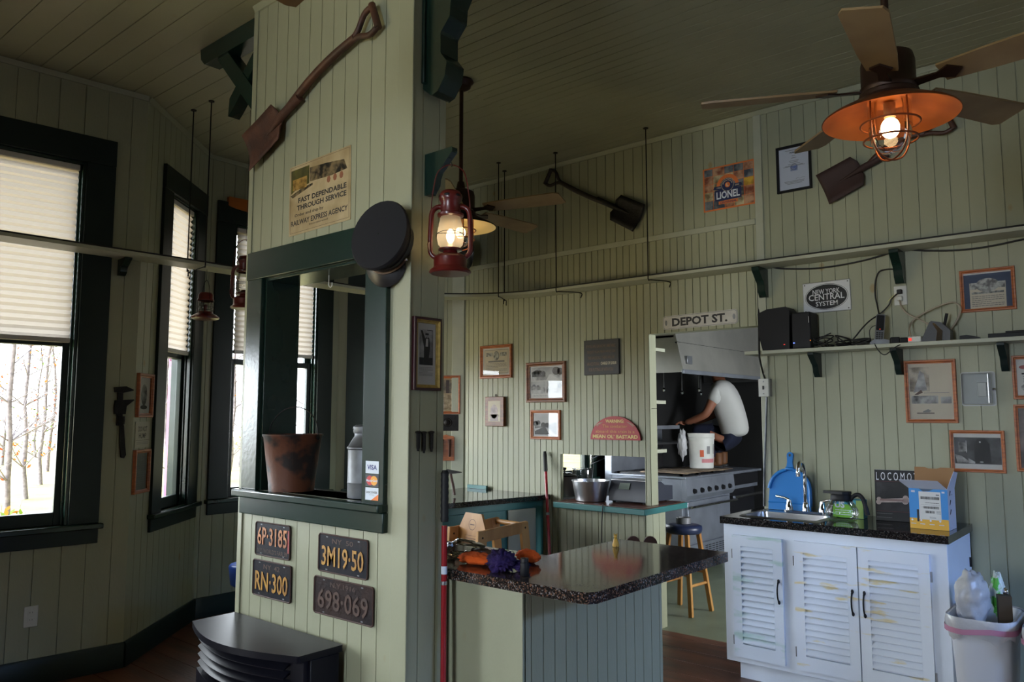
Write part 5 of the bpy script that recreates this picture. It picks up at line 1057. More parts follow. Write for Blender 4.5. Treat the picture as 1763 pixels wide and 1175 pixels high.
wire([(1568, 580, 4.87), (1566, 566, 4.9), (1570, 555, YO), (1584, 543, YO), (1612, 529, YO), (1636, 521, YO), (1649, 524, YO), (1654, 533, YO), (1648, 551, YO), (1640, 563, 4.965), (1633, 574, 4.965)], 0.005, m_bcord, 'electric_cable', 'beige cord making a wide loop behind the router antenna')
wire([(1546, 464, YW-0.03), (1527, 464, YW-0.012), (1513, 469, YW-0.012), (1507, 487, YW-0.012), (1507, 510, YW-0.012), (1511, 530, YW-0.012), (1516, 560, 4.95), (1512, 588, 4.90)], 0.0045, m_rubber, 'cable', 'black cable curving down from the upper bracket to the cordless phone')
wire([(1503, 584, 4.86), (1508, 597, 4.79), (1516, 608, 4.785), (1524, 611, 4.785), (1533, 605, 4.785), (1545, 596, 4.79), (1562, 590, 4.84)], 0.003, m_rubber, 'cable', 'thin black cable drooping below the lower shelf edge')
wire([(1500, 592, 4.88), (1497, 572, 4.9), (1502, 563, 4.9), (1512, 560, 4.9)], 0.0025, m_rubber, 'cable', 'thin grey cable rising behind the cordless phone')
wire([(1327, 460, YW-0.02), (1350, 463, YW-0.02), (1395, 463, YW-0.02), (1440, 458, YW-0.02), (1490, 448, YW-0.02), (1537, 434, YW-0.02)], 0.0055, m_rubber, 'cable', 'black cable sagging between the two brackets under the high shelf')
wire([(1563, 430, YW-0.02), (1600, 432, YW-0.02), (1650, 431, YW-0.02), (1700, 425, YW-0.02), (1763, 412, YW-0.02), (1840, 395, YW-0.02)], 0.0055, m_rubber, 'cable', 'black cable sagging right of the upper bracket toward the photo edge')
wire([(1301, 462, YW-0.012), (1304, 480, YW-0.015), (1306, 540, YW-0.015), (1307, 600, 4.782), (1308, 618, 4.782), (1313, 640, YW-0.02), (1317, 653, YW-0.03)], 0.006, m_rubber, 'cable', 'black cable running down beside the kitchen doorway into the switch box')
wire([(1320, 684, YW-0.025), (1319, 720, YW-0.02), (1317, 780, YW-0.02), (1316, 800, YW-0.02), (1315.5, 872, YW-0.016)], 0.007, m_galv, 'conduit', 'grey cable running down from the switch box behind the blue dustpan')
# ------------------------------------------------------------------ island counter with the L-shaped top
IZ0, IZ1 = 0.878, 0.918
isl = thing('island_counter', 'grey-green boarded island counter with an L-shaped dark granite top', 'counter', (-1.9, 2.7, 0))
L_ = [(-2.90, 2.232), (-1.60, 2.232), (-1.565, 2.242), (-1.545, 2.275), (-1.545, 3.30), (-2.11, 3.30), (-2.11, 2.72), (-2.90, 2.72)]
build(MB().prism(I4, L_, IZ0, IZ1, m_granite), 'worktop', isl, bev=0.004)
ib = MB(); BX, BY = -1.865, 2.262
boards(ib, FR((BX, 0, 0), (0, 1, 0)), [(BY+0.014, 3.27, 0, IZ0-0.001)], 0.072, m_wall_clean, gw=0.005, back=0.2, u_off=0.03)
ib.box(I4, -2.235, BX-0.003, BY, BY+0.012, 0, IZ0-0.001, m_wall_clean); ib.box(I4, -2.85, -2.10, BY+0.016, 2.66, 0, IZ0-0.001, m_wall_clean)
build(ib, 'base', isl, ang=20)
# things on the island: plastic bag, orange and purple cloths, bottle, figurine
def crumple(name, label, cat, c, r, m, seed, segs=(40, 22), amp=0.35, sub=0, freq=7.0, flat=True):
    """soft heaped cloth: displaced closed surface resting on its flattened base"""
    from mathutils import noise
    n, k = segs; vs = []; fs = []
    for i in range(k+1):
        t_ = pi*i/k
        for j in range(n):
            a = 2*pi*j/n; d = Vector((sin(t_)*cos(a), sin(t_)*sin(a), -cos(t_)))
            f = 1+amp*(abs(noise.noise(d*freq*0.35+Vector((seed, 0, 0))))*1.6-0.25)+amp*0.35*noise.noise(d*freq+Vector((0, seed, 0)))
            p = Vector((d.x*r[0]*f, d.y*r[1]*f, max(-0.985*r[2] if flat else -9, d.z*r[2]*f)+r[2]))
            vs.append(p+Vector(c))
    for i in range(k):
        for j in range(n): fs.append((i*n+j, i*n+(j+1) % n, (i+1)*n+(j+1) % n, (i+1)*n+j))
    zmin = min(v.z for v in vs)
    for v in vs: v.z += c[2]-zmin+0.001
    return build(MB().add(I4, vs, fs, m), name, label=label, cat=cat, ang=180)
ax = Vector((-0.763, 0.647, 0)); rx_ = Vector((0.763, 0.647, 0))
p = onz(818, 975, IZ1); crumple('orange_cloth', 'folded orange cloth on the island top, left end', 'cloth', (p.x-0.02, p.y+0.03, IZ1), (0.085, 0.05, 0.022), m_orange, 3, amp=0.22)
p = onz(893, 973, IZ1); crumple('orange_cloth', 'second piece of orange cloth, behind the small black bottle', 'cloth', (p.x, p.y+0.06, IZ1), (0.055, 0.035, 0.026), m_orange, 9, amp=0.2)
p = onz(858, 985, IZ1); crumple('purple_cloth', 'crumpled purple cloth heaped on the island top', 'cloth', (p.x, p.y+0.02, IZ1), (0.052, 0.05, 0.036), m_purple, 5, amp=0.55, freq=11)
p = onz(885, 985, IZ1); crumple('purple_cloth', 'small tail of purple cloth beside the black bottle', 'cloth', (p.x+0.01, p.y+0.03, IZ1), (0.028, 0.03, 0.019), m_purple, 8, amp=0.5, freq=11)
p = onz(903, 992, IZ1); t = thing('bottle', 'small black ribbed bottle standing by the orange cloth', 'bottle', (p.x, p.y, IZ1)); Mb = T(p.x, p.y, IZ1+0.001)
build(MB().lathe(Mb, [(0.002, 0), (0.0155, 0), (0.017, 0.003), (0.017, 0.046), (0.0145, 0.05), (0.002, 0.05)], 20, m_blackmat), 'body', t); build(MB().lathe(Mb, [(0.0135, 0.05), (0.0155, 0.051), (0.0155, 0.064), (0.002, 0.066)], 20, m_black), 'cap', t)
p = onz(797, 968, IZ1); crumple('plastic_bag', 'clear plastic bag with brown contents at the partition end of the island', 'bag', (p.x-0.05, p.y+0.06, IZ1), (0.10, 0.07, 0.036), m_film, 2, amp=0.3, freq=6)
p = onz(815, 968, IZ1); crumple('bread_roll', 'brown lump inside the clear plastic bag', 'food', (p.x-0.0, p.y+0.06, IZ1+0.002), (0.05, 0.035, 0.022), mat('brown_crust', S(92, 62, 38), 0.8, var=0.3), 4, segs=(24, 14), amp=0.15)
p = onz(1060, 942, IZ1); t = thing('figurine', 'tiny yellow animal figurine sitting upright on the island top', 'figurine', (p.x, p.y, IZ1)); Mf = T(p.x, p.y, IZ1+0.001) @ R(radians(130))
m_fig = mat('yellow_plastic', S(206, 160, 60), 0.4, var=0.15, scale=30)
b = MB(); b.lathe(Mf, [(0.002, 0), (0.015, 0.0), (0.016, 0.008), (0.013, 0.02), (0.009, 0.032), (0.0065, 0.038), (0.002, 0.04)], 16, m_fig); build(b, 'body', t, ang=80)
b = MB(); b.ell(Mf, (0.003, 0, 0.045), 0.010, 0.0085, 0.0095, m_fig, 14, 10); b.ell(Mf, (0.012, 0, 0.043), 0.006, 0.0045, 0.0045, m_fig, 10, 8); build(b, 'head', t, ang=80)
for s in (-1, 1):
    build(MB().ell(Mf, (0.0, s*0.006, 0.055), 0.0025, 0.0025, 0.005, m_fig, 8, 6), 'ear', t, ang=80); build(MB().tube(Mf, [(0.010, s*0.006, 0.022), (0.014, s*0.006, 0.01), (0.017, s*0.006, 0.002)], 0.0032, m_fig, 8), 'foreleg', t, ang=80)
build(MB().tube(Mf, spline([(-0.013, 0, 0.004), (-0.024, 0.004, 0.003), (-0.03, 0.002, 0.008)], 4), 0.0025, m_fig, 6), 'tail', t, ang=80)

# ------------------------------------------------------------------ back counters in the corner
bc = thing('back_counter', 'dark-topped teal counter in the back corner under the beadboard pictures', 'counter', (-4.2, 4.6, 0))
tp_ = [(-4.62, 4.99), (-4.40, 4.06), (-3.93, 4.06), (-3.70, 4.80), (-3.70, 4.99)]
build(MB().prism(I4, [(-4.76, 4.97), (-4.60, 3.95), (-3.985, 3.95), (-3.83, 4.83), (-3.83, 4.985)], 0.862, 0.90, m_granite2), 'worktop', bc, bev=0.004)
b = MB(); b.prism(I4, [(-4.70, 4.96), (-4.55, 4.0), (-4.09, 4.0), (-3.90, 4.86), (-3.90, 4.98)], 0, 0.861, m_teal); build(b, 'base', bc)
def facing(o, u, x0, x1, z0, z1, d, m, nm, par): return build(MB().box(FR(o, u), x0, x1, z0, z1, 0, d, m), nm, par, bev=0.003)
u_ = Vector((0.19, 0.86, 0)).normalized(); o_ = Vector((-4.09, 4.0, 0))
for k in range(3): facing((o_.x, o_.y, 0), u_, 0.02+0.30*k, 0.29+0.30*k, 0.10, 0.80, 0.018, m_teal if k < 2 else m_trimw, 'door', bc)
build(MB().box(T(-4.55, 4.955, 0), -0.16, 0.06, 0.0, 0.02, 0.901, 0.93, m_teal), 'back_splash', bc)
gc = thing('serving_counter', 'green-edged serving counter passing through the wall opening to the kitchen', 'counter', (-3.3, 4.95, 0))
b = MB(); b.box(I4, -3.66, -2.86, 4.80, 5.43, 0.826, 0.868, m_teal); build(b, 'edge', gc, bev=0.004)
build(MB().box(I4, -3.655, -2.875, 4.815, 5.42, 0.868, 0.872, mat('brown_laminate', S(92, 54, 38), 0.3, var=0.2)), 'laminate', gc)
b = MB(); boards(b, FR((0, 4.885, 0), (1, 0, 0)), [(-3.65, -2.914, 0, 0.825)], 0.0575, m_wall_clean, back=0.1); boards(b, FR((-2.90, 0, 0), (0, 1, 0)), [(4.887, 5.16, 0, 0.825)], 0.09, m_wall_clean, back=0.012)
build(b, 'base', gc, ang=20)
wire([(1038, 868, 4.79), (1037, 885, 4.792), (1036, 905, 4.80), (1036, 940, 4.85), (1036, 1000, 4.87)], 0.004, m_rubber, 'cable', 'thin black cord hanging down the front of the serving counter')
# pots on the serving counter
def at_counter(px, y, z=0.872): return ony(px, 830, y).x, y
x, y = at_counter(972, 5.16); t = thing('stock_pot', 'dark lidded stock pot at the left end of the pass-through', 'pot', (x, y, 0.872)); Mq = T(x, y, 0.873)
build(MB().lathe(Mq, [(0.002, 0), (0.10, 0), (0.105, 0.006), (0.105, 0.155), (0.108, 0.16), (0.1, 0.16), (0.098, 0.01), (0.002, 0.01)], 30, mat('pot_steel', (0.20, 0.19, 0.18), 0.3, metal=1)), 'body', t)
build(MB().lathe(Mq, [(0.108, 0.161), (0.112, 0.164), (0.09, 0.178), (0.04, 0.19), (0.002, 0.192)], 30, mat_glass('lid_glass', (0.5, 0.5, 0.5), 1.5, 0.05)), 'lid', t, ang=60)
build(MB().lathe(Mq, [(0.002, 0.191), (0.008, 0.192), (0.007, 0.205), (0.016, 0.214), (0.018, 0.228), (0.002, 0.232)], 16, m_blackmat), 'lid_knob', t)
x, y = at_counter(1017, 5.0); t = thing('aluminium_pan', 'flared aluminium pan standing in the pass-through opening', 'pan', (x, y, 0.872)); Mq = T(x, y, 0.873)
build(MB().lathe(Mq, [(0.002, 0), (0.108, 0), (0.116, 0.006), (0.142, 0.150), (0.147, 0.153), (0.147, 0.157), (0.139, 0.156), (0.112, 0.010), (0.002, 0.008)], 40, m_alum), 'body', t, ang=40)
x, y = at_counter(1003, 5.35); t = thing('glass_bowl', 'clear glass bowl upside down behind the aluminium pan', 'bowl', (x, y, 0.872)); build(MB().lathe(T(x, y, 0.873), [(0.07, 0), (0.075, 0.004), (0.082, 0.10), (0.085, 0.19), (0.083, 0.205), (0.07, 0.208)], 30, m_plastic), 'body', t, ang=60); build(MB().lathe(T(x, y, 0.873), [(0.068, 0.209), (0.087, 0.211), (0.087, 0.217), (0.068, 0.219)], 30, m_plastic), 'rim', t)
# cash register / scale
x0, x1 = ony(1056, 850, 4.98).x, ony(1112, 850, 5.0).x; t = thing('cash_register', 'dark grey register with small display at the end of the serving counter', 'register', ((x0+x1)/2, 5.15, 0.872))
m_reg = mat('register_grey', S(44, 48, 60), 0.45, var=0.1); Mq = FR((0, 0, 0), (0, 1, 0))
xa, xb = -3.30, -2.98
build(MB().prism(Mq, [(5.02, 0.885), (5.42, 0.885), (5.42, 0.99), (5.30, 1.0), (5.24, 1.03), (5.06, 1.035), (5.025, 0.96)], xa, xb, m_reg), 'body', t, bev=0.005)
build(MB().prism(Mq, [(5.026, 0.962), (5.06, 1.032), (5.065, 1.028), (5.031, 0.958)], xa+0.05, xb-0.05, m_blackmat), 'front_panel', t)
build(MB().prism(Mq, [(5.028, 0.974), (5.050, 1.018), (5.052, 1.016), (5.030, 0.972)], xa+0.085, xa+0.175, mat('lcd', S(118, 128, 120), 0.3)), 'display', t).location = (0, -0.004, 0.002)
build(MB().box(I4, xa-0.005, xb+0.005, 5.06, 5.26, 1.036, 1.042, m_steel), 'weighing_plate', t, bev=0.002)
for x in (xa+0.03, xb-0.03):
    for y in (5.05, 5.38): build(MB().lathe(T(x, y, 0.8725), [(0.002, 0), (0.012, 0), (0.012, 0.0125), (0.002, 0.0125)], 12, m_rubber), 'foot', t)
# high chair behind the island
hc = thing('high_chair', 'light wooden high chair standing behind the island counter', 'high chair', (-3.5, 4.0, 0))
MHc = FR((-3.64, 3.70, 0), (0.10, 0.995, 0))   # x = toward the wall (chair front), y = up, z = to the right of the picture
def bar(p, q_, wx, wz, m, nm, par):
    p, q_ = Vector(p), Vector(q_); d = (q_-p); L = d.length; d.normalize(); s_ = Vector((0, 0, 1)); n_ = s_.cross(d).normalized(); s2 = d.cross(n_)
    M2 = Matrix.Identity(4)
    for i in range(3): M2[i][0], M2[i][1], M2[i][2], M2[i][3] = d[i], n_[i], s2[i], p[i]
    return build(MB().box(MHc @ M2, 0, L, -wx/2, wx/2, -wz/2, wz/2, m), nm, par, bev=0.004)
HW = 0.145
for z in (HW, -HW):
    bar((0.06, 0.0, z), (0.115, 0.775, z), 0.07, 0.028, m_pine, 'leg', hc); bar((0.60, 0.0, z), (0.50, 0.795, z), 0.07, 0.028, m_pine, 'leg', hc)
    bar((0.10, 0.735, z), (0.53, 0.765, z), 0.075, 0.024, m_pine, 'arm_rail', hc)
    for (bx_, by_) in ((0.115, 0.73), (0.505, 0.76)): build(MB().lathe(MHc @ T(bx_, by_, z+0.015), [(0.002, 0.003), (0.006, 0.002), (0.007, -0.001)], 10, m_iron), 'bolt', hc)
build(MB().box(MHc, 0.12, 0.50, 0.40, 0.42, -HW+0.015, HW-0.015, m_pine), 'seat', hc, bev=0.004)
build(MB().tube(MHc, [(0.51, 0.775, -HW+0.015), (0.51, 0.775, HW-0.015)], 0.018, m_pine, 12), 'front_rail', hc, ang=60)
MBp = MHc @ T(0.085, 0, 0) @ R(radians(-90), 'Y') @ R(radians(-7), 'X')
b = MB(); b.prism(MBp, [(-0.138, 0.46), (0.138, 0.46), (0.138, 0.765), (0.08, 0.875), (-0.08, 0.875), (-0.138, 0.765)], 0.0, 0.018, m_pine); bkp = build(b, 'back_panel', hc, bev=0.006)
b = MB(); b.ring(MBp, 0, 0.80, 0.036, 0.036, 0.003, 0.0188, m_walnut); b.lines(MBp, -0.022, 0.022, 0.790, 0.810, 1, m_walnut, 0.0188); b.ring(MBp, 0, 0.69, 0.095, 0.055, 0.002, 0.0188, m_walnut, 4, pi/4, pi/4+2*pi); b.lines(MBp, -0.055, 0.055, 0.665, 0.715, 4, m_walnut, 0.0188); build(b, 'burned_mark', bkp, smooth=False)
# second mop handle against the back wall
t = thing('mop', 'red-handled mop leaning against the beadboard beside the pass-through', 'mop', (ony(951, 985, 4.70).x, 4.70, 0))
top_ = ony(938, 778, YW-0.03); bot_ = Vector((ony(951, 985, 4.70).x, 4.70, 0.03)); PT2 = lambda f: top_+(bot_-top_)*f
build(MB().tube(I4, [PT2(0.12), PT2(0.5), PT2(1.0)], 0.012, m_redpole, 10), 'shaft', t, ang=60); build(MB().tube(I4, [PT2(0), PT2(0.02), PT2(0.12), PT2(0.13)], [0.012, 0.016, 0.016, 0.012], m_rubber, 10), 'grip', t, ang=60)
build(MB().tube(I4, [PT2(0.385), PT2(0.40)], 0.0145, m_steel, 10), 'collar', t, ang=60); build(MB().ell(I4, (bot_.x, bot_.y, 0.041), 0.045, 0.04, 0.04, m_ivory), 'mop_head', t, ang=80)
# hatchet head behind the red pole, lying on the back counter
p = ony(780, 835, 4.35)
t = thing('hatchet', 'old hatchet standing on the back counter behind the red pole', 'hatchet', (p.x, 4.35, 0.9)); Mx = FR((p.x-0.02, 4.35, 0.912), (1, 0.3, 0))
build(MB().tube(Mx, spline([(0.03, 0.0, 0), (0.02, 0.06, 0), (0.0, 0.14, 0), (-0.005, 0.175, 0)], 4), 0.011, m_walnut, 8), 'handle', t, ang=60); build(MB().prism(Mx, [(-0.04, 0.165), (0.02, 0.163), (0.085, 0.17), (0.085, 0.178), (0.02, 0.187), (-0.04, 0.195)], -0.012, 0.012, m_iron), 'head', t, bev=0.003)
# pictures on the far bay wall beside the corner
def bayfar(s, z, d=0.001): return WSEG(P3, P4, s, z, d)
def tallpic(p, M, w_, h_):
    q(p, M, w_, h_, 0, 1, 0, 1, mat('buff_mount', S(196, 170, 128), 0.6), 0); q(p, M, w_, h_, 0.1, 0.9, 0.05, 0.45, mat_photo('brown_photo', S(70, 58, 46), S(170, 150, 116), 12)); q(p, M, w_, h_, 0.48, 0.62, 0.05, 0.45, m_walnut, 0.0008); q(p, M, w_, h_, 0.1, 0.9, 0.5, 0.95, mat_photo('buff_text', S(150, 124, 86), S(206, 184, 142), 30)); 
picture(bayfar(0.99, 1.708), 0.25, 0.34, 0.024, 0.018, m_frame, 'oak framed buff print on the narrow wall right of the partition', tallpic)
build(MB().box(bayfar(1.0, 1.462), -0.10, 0.10, -0.072, 0.072, 0.001, 0.012, m_iron).lathe(bayfar(1.0, 1.462, 0.012), [(0.042, 0.0), (0.038, 0.006), (0.03, 0.004), (0.022, 0.010), (0.002, 0.012)], 24, m_iron), 'iron_plate', label='dark square iron plate below the oak framed buff print', cat='plaque', bev=0.001)
t = thing('spike_plaque', 'small orange wooden plaque with two old spikes, under the iron plate', 'plaque', bayfar(0.99, 1.13)@Vector((0, 0, 0))); Ms = bayfar(0.99, 1.24)
build(MB().prism(Ms, [(-0.075, -0.11), (0.075, -0.11), (0.075, 0.085)]+arc(0.055, 0.085, 0.02, 0, 90, 4)+[(0.03, 0.105), (0.0, 0.118), (-0.03, 0.105)]+arc(-0.055, 0.085, 0.02, 90, 180, 4)+[(-0.075, 0.085)], 0.001, 0.018, m_frame), 'board', t, bev=0.003)
for s in (-0.033, 0.033): build(MB().tube(Ms, [(s, -0.075, 0.026), (s, 0.06, 0.026), (s, 0.075, 0.026)], [0.009, 0.012, 0.018], m_rust, 8), 'spike', t, ang=60)

# ------------------------------------------------------------------ stool with the tape roll, doorway floor
p = onz(1166, 900, 0.70); sxx, syy = -2.75, 5.12
sxx, syy = -3.02, 5.66
st = thing('bar_stool', 'wooden bar stool with a round navy seat in the kitchen doorway', 'stool', (sxx, syy, 0)); Mst = T(sxx, syy, 0)
m_vinyl = mat('navy_vinyl', S(34, 44, 74), 0.35)
build(MB().lathe(Mst, [(0.002, 0.60), (0.128, 0.60), (0.14, 0.612), (0.145, 0.635), (0.14, 0.658), (0.11, 0.668), (0.002, 0.672)], 36, m_vinyl), 'seat', st, ang=60)
for k in range(4):
    a = radians(40+90*k); L0, L1_ = 0.115, 0.205
    build(MB().tube(Mst, [(L1_*cos(a), L1_*sin(a), 0.0), (L0*cos(a), L0*sin(a), 0.60)], [0.021, 0.021], m_pine, 4), 'leg', st, ang=30)
for k in range(4):
    a, a2 = radians(40+90*k), radians(130+90*k); z = 0.22 if k % 2 else 0.30; f = lambda a_, z_: ((0.205-0.09*z_/0.6)*cos(a_), (0.205-0.09*z_/0.6)*sin(a_), z_)
    build(MB().tube(Mst, [f(a, z), f(a2, z)], 0.012, m_pine, 8), 'stretcher', st, ang=60)
tr = MB(); tr.lathe(T(sxx, syy, 0.673), [(0.038, 0.0), (0.056, 0.0), (0.058, 0.002), (0.058, 0.046), (0.056, 0.048), (0.038, 0.048), (0.038, 0.0)], 32, mat('duct_tape', (0.20, 0.20, 0.21), 0.4, metal=0.4)); build(tr, 'tape_roll', label='roll of grey tape on the navy stool seat', cat='tape', ang=40)
# dark double-lobed stool back seen over the island's far edge
p = onz(1118, 925, 0.92); lb = thing('chair', 'dark brown chair with a two-lobed back behind the island top', 'chair', (-2.2, 3.72, 0)); Ml = FR((-2.225, 3.70, 0), (0.80, 0.60, 0))
a_ = [(-0.085, 0.45), (0.085, 0.45), (0.085, 0.74)]+arc(0.045, 0.84, 0.036, 0, 180, 10)+[(0.0, 0.815)]+arc(-0.045, 0.84, 0.036, 0, 180, 10)+[(-0.085, 0.74)]
m_dk = mat('dark_brown_stain', S(62, 34, 24), 0.4, var=0.2)
build(MB().prism(Ml, a_, -0.01, 0.012, m_dk), 'backrest', lb, bev=0.004); build(MB().box(Ml, -0.09, 0.09, 0.43, 0.455, -0.28, 0.02, m_dk), 'seat', lb, bev=0.006)
for x in (-0.07, 0.07):
    for z in (-0.005, -0.25): build(MB().box(Ml, x-0.018, x+0.018, 0, 0.43, z-0.018, z+0.018, m_dk), 'leg', lb, bev=0.003)

# ------------------------------------------------------------------ kitchen
RX, RY0, RY1, RZ = -3.63, 6.78, 7.83, 0.94
rg = thing('range', 'large stainless range with knobs and an oven door in the kitchen', 'range', (-4.0, 7.3, 0))
m_rsteel = mat('range_steel', (0.36, 0.39, 0.45), 0.33, metal=0.6, var=0.2, scale=5); m_enam = mat('black_range_enamel', (0.012, 0.012, 0.014), 0.3)
build(MB().box(I4, -4.42, RX, RY0, RY1, 0.13, RZ-0.02, m_rsteel), 'body', rg, bev=0.004)
build(MB().box(I4, -4.45, RX+0.05, RY0-0.01, RY1, RZ-0.02, RZ, m_rsteel), 'top', rg, bev=0.004)
MRf = FR((RX, 0, 0), (0, 1, 0))
build(MB().prism(FR((0, RY0, 0), (1, 0, 0)), [(RX+0.001, 0.72), (RX+0.03, 0.72), (RX+0.06, 0.76), (RX+0.045, RZ-0.021), (RX+0.001, RZ-0.021)], -(RY1-RY0), 0.0, m_rsteel), 'control_panel', rg, bev=0.003)
for k in range(6): build(MB().lathe(MRf @ T(RY0+0.14+0.155*k, 0.80, 0.052) , [(0.026, 0), (0.026, 0.012), (0.019, 0.03), (0.002, 0.031)], 16, m_enam), 'knob', rg)
od = build(MB().box(MRf, RY0+0.05, RY1-0.08, 0.30, 0.70, 0.001, 0.035, m_rsteel), 'oven_door', rg, bev=0.006)
b = MB(); b.tube(MRf, [(RY0+0.04, 0.655, 0.085), (RY1-0.02, 0.655, 0.085)], 0.013, m_chrome, 10); build(b, 'handle', od, ang=60)
for y in (RY0+0.09, RY1-0.12): build(MB().tube(MRf, [(y, 0.655, 0.034), (y, 0.655, 0.085)], 0.009, m_chrome, 8), 'handle_post', od, ang=60)
kp_ = build(MB().box(MRf, RY0+0.05, RY1-0.03, 0.14, 0.285, 0.001, 0.022, m_rsteel), 'kick_panel', rg, bev=0.003)
b = MB()
for i in range(5):
    for j in range(6): b.box(MRf, RY0+0.42+0.075*j, RY0+0.475+0.075*j, 0.165+0.02*i, 0.173+0.02*i, 0.022, 0.0235, m_enam)
build(b, 'vent_slots', kp_)
for y in (RY0+0.08, RY1-0.08):
    for x in (RX-0.06, -4.36): build(MB().lathe(T(x, y, 0), [(0.002, 0), (0.025, 0), (0.03, 0.13), (0.002, 0.13)], 12, m_rsteel), 'leg', rg)
build(MB().box(I4, -4.50, -4.42, RY0, RY1, 0.13, 1.42, m_rsteel), 'back_riser', rg, bev=0.004); build(MB().box(I4, -4.42, -4.20, RY0, RY1, 1.38, 1.42, m_rsteel), 'high_shelf', rg, bev=0.003)
for k in range(3):
    g = MB()
    for i in range(5): g.box(I4, -4.38, RX-0.02, RY0+0.05+0.33*k+0.065*i, RY0+0.07+0.33*k+0.065*i, RZ+0.001, RZ+0.018, m_enam)
    g.box(I4, -4.38, -4.35, RY0+0.05+0.33*k, RY0+0.33+0.33*k, RZ+0.001, RZ+0.018, m_enam); g.box(I4, RX-0.05, RX-0.02, RY0+0.05+0.33*k, RY0+0.33+0.33*k, RZ+0.001, RZ+0.018, m_enam)
    build(g, 'burner_grate', rg)
m_card = mat('greasy_cardboard', S(136, 118, 96), 0.8, col2=S(86, 70, 56), scale=6)
def sheet(x0, x1, y0, y1, z, label, rot, seed):
    rnd = random.Random(seed); n = 8; vs = []; fs = []; M = T((x0+x1)/2, (y0+y1)/2, z) @ R(rot)
    for i in range(n+1):
        for j in range(n+1): vs.append(((x1-x0)*(i/n-0.5), (y1-y0)*(j/n-0.5), 0.003+0.008*rnd.random()))
    for i in range(n):
        for j in range(n): a = i*(n+1)+j; fs.append((a, a+n+1, a+n+2, a+1))
    o = build(MB().add(M, vs, fs, m_card), 'cardboard_sheet', label=label, cat='cardboard', group='cardboard on the range top'); s = o.modifiers.new('thick', 'SOLIDIFY'); s.thickness = 0.006; s.offset = 1
sheet(-4.1, -3.6, 6.80, 7.22, RZ+0.020, 'creased cardboard over the near half of the range top', 0.05, 1); sheet(-4.12, -3.58, 7.26, 7.80, RZ+0.020, 'creased cardboard under the white bucket on the range', -0.04, 2)
# second appliance
r2 = thing('griddle', 'smaller stainless griddle cabinet beyond the range in the kitchen', 'griddle', (-4.0, 8.2, 0)); GY0, GY1 = 7.86, 8.60
build(MB().box(I4, -4.40, RX-0.02, GY0, GY1, 0.74, RZ-0.03, m_rsteel), 'body', r2, bev=0.004); build(MB().box(I4, -4.42, RX+0.03, GY0, GY1, RZ-0.03, RZ-0.004, m_rsteel), 'top', r2, bev=0.004)
build(MB().box(MRf, GY0+0.03, GY1-0.03, 0.78, 0.90, -0.019, 0.0, m_enam), 'control_panel', r2, bev=0.003); build(MB().box(I4, -4.38, RX-0.05, GY0+0.03, GY1-0.03, 0.14, 0.74, m_enam), 'oven_box', r2, bev=0.004)
build(MB().tube(MRf, [(GY0+0.01, 0.665, 0.03), (GY1-0.02, 0.665, 0.03)], 0.016, m_chrome, 10), 'handle', r2, ang=60)
for y in (GY0+0.04, GY1-0.05):
    build(MB().tube(MRf, [(y, 0.665, 0.03), (y, 0.665, -0.06)], 0.009, m_chrome, 8), 'handle_post', r2, ang=60)
    for x in (RX-0.05, -4.34): build(MB().box(I4, x-0.018, x+0.018, y-0.018, y+0.018, 0, 0.14, m_rsteel), 'leg', r2)
# exhaust hood
hd = thing('exhaust_hood', 'big stainless exhaust hood above the kitchen range', 'hood', (-4.1, 7.8, 1.93)); HY0, HY1, HX = 6.72, 9.2, -3.56
b = MB(); MHd = FR((0, HY0, 0), (1, 0, 0))
b.prism(MHd, [(-4.58, 1.94), (HX, 1.94), (HX, 1.98), (HX-0.07, 2.30), (HX-0.07, 2.95), (-4.58, 2.95)], -0.02, 0, m_hood); b.prism(MHd, [(HX, 1.94), (HX, 1.98), (HX-0.07, 2.30), (HX-0.07, 2.95), (HX-0.09, 2.95), (HX-0.09, 2.30), (HX-0.02, 1.98), (HX-0.02, 1.94)], -(HY1-HY0), -0.02, m_hood)
b.prism(MHd, [(-4.58, 1.94), (HX, 1.94), (HX, 1.98), (HX-0.07, 2.30), (HX-0.07, 2.95), (-4.58, 2.95)], -(HY1-HY0)-0.02, -(HY1-HY0), m_steel); build(b, 'canopy', hd)
build(MB().box(I4, HX-0.005, HX+0.014, HY0-0.008, HY1, 1.925, 1.965, m_rsteel), 'lip', hd, bev=0.003); build(MB().box(I4, HX-0.075, HX-0.055, HY0, HY1, 2.22, 2.235, m_chrome), 'trim_strip', hd)
build(MB().box(FR((HX, HY0+0.13, 2.06), (0, 1, 0)), -0.05, 0.05, -0.04, 0.04, -0.02, 0.012, m_galv), 'pull_station', hd, bev=0.004)
build(MB().box(I4, -4.58, HX-0.09, HY0, HY1, 2.28, 2.30, m_kwall), 'filter_bank', hd)
for y, z in ((7.35, 1.78), (7.75, 1.76), (8.15, 1.80), (8.2, 1.76)):
    nz = MB(); nz.lathe(T(-4.12, y, z), [(0.002, 0), (0.012, 0.0), (0.018, 0.02), (0.012, 0.035), (0.006, 0.04), (0.002, 0.04)], 12, m_chrome); nz.tube(I4, [(-4.12, y, z+0.035), (-4.12, y, 2.28)], 0.006, m_kwall, 6); build(nz, 'nozzle', hd)
build(MB().box(I4, -4.6, -4.15, 7.0, 8.0, 1.22, 1.24, m_steel), 'wall_shelf', label='steel shelf on the dark kitchen wall behind the range', cat='shelf')
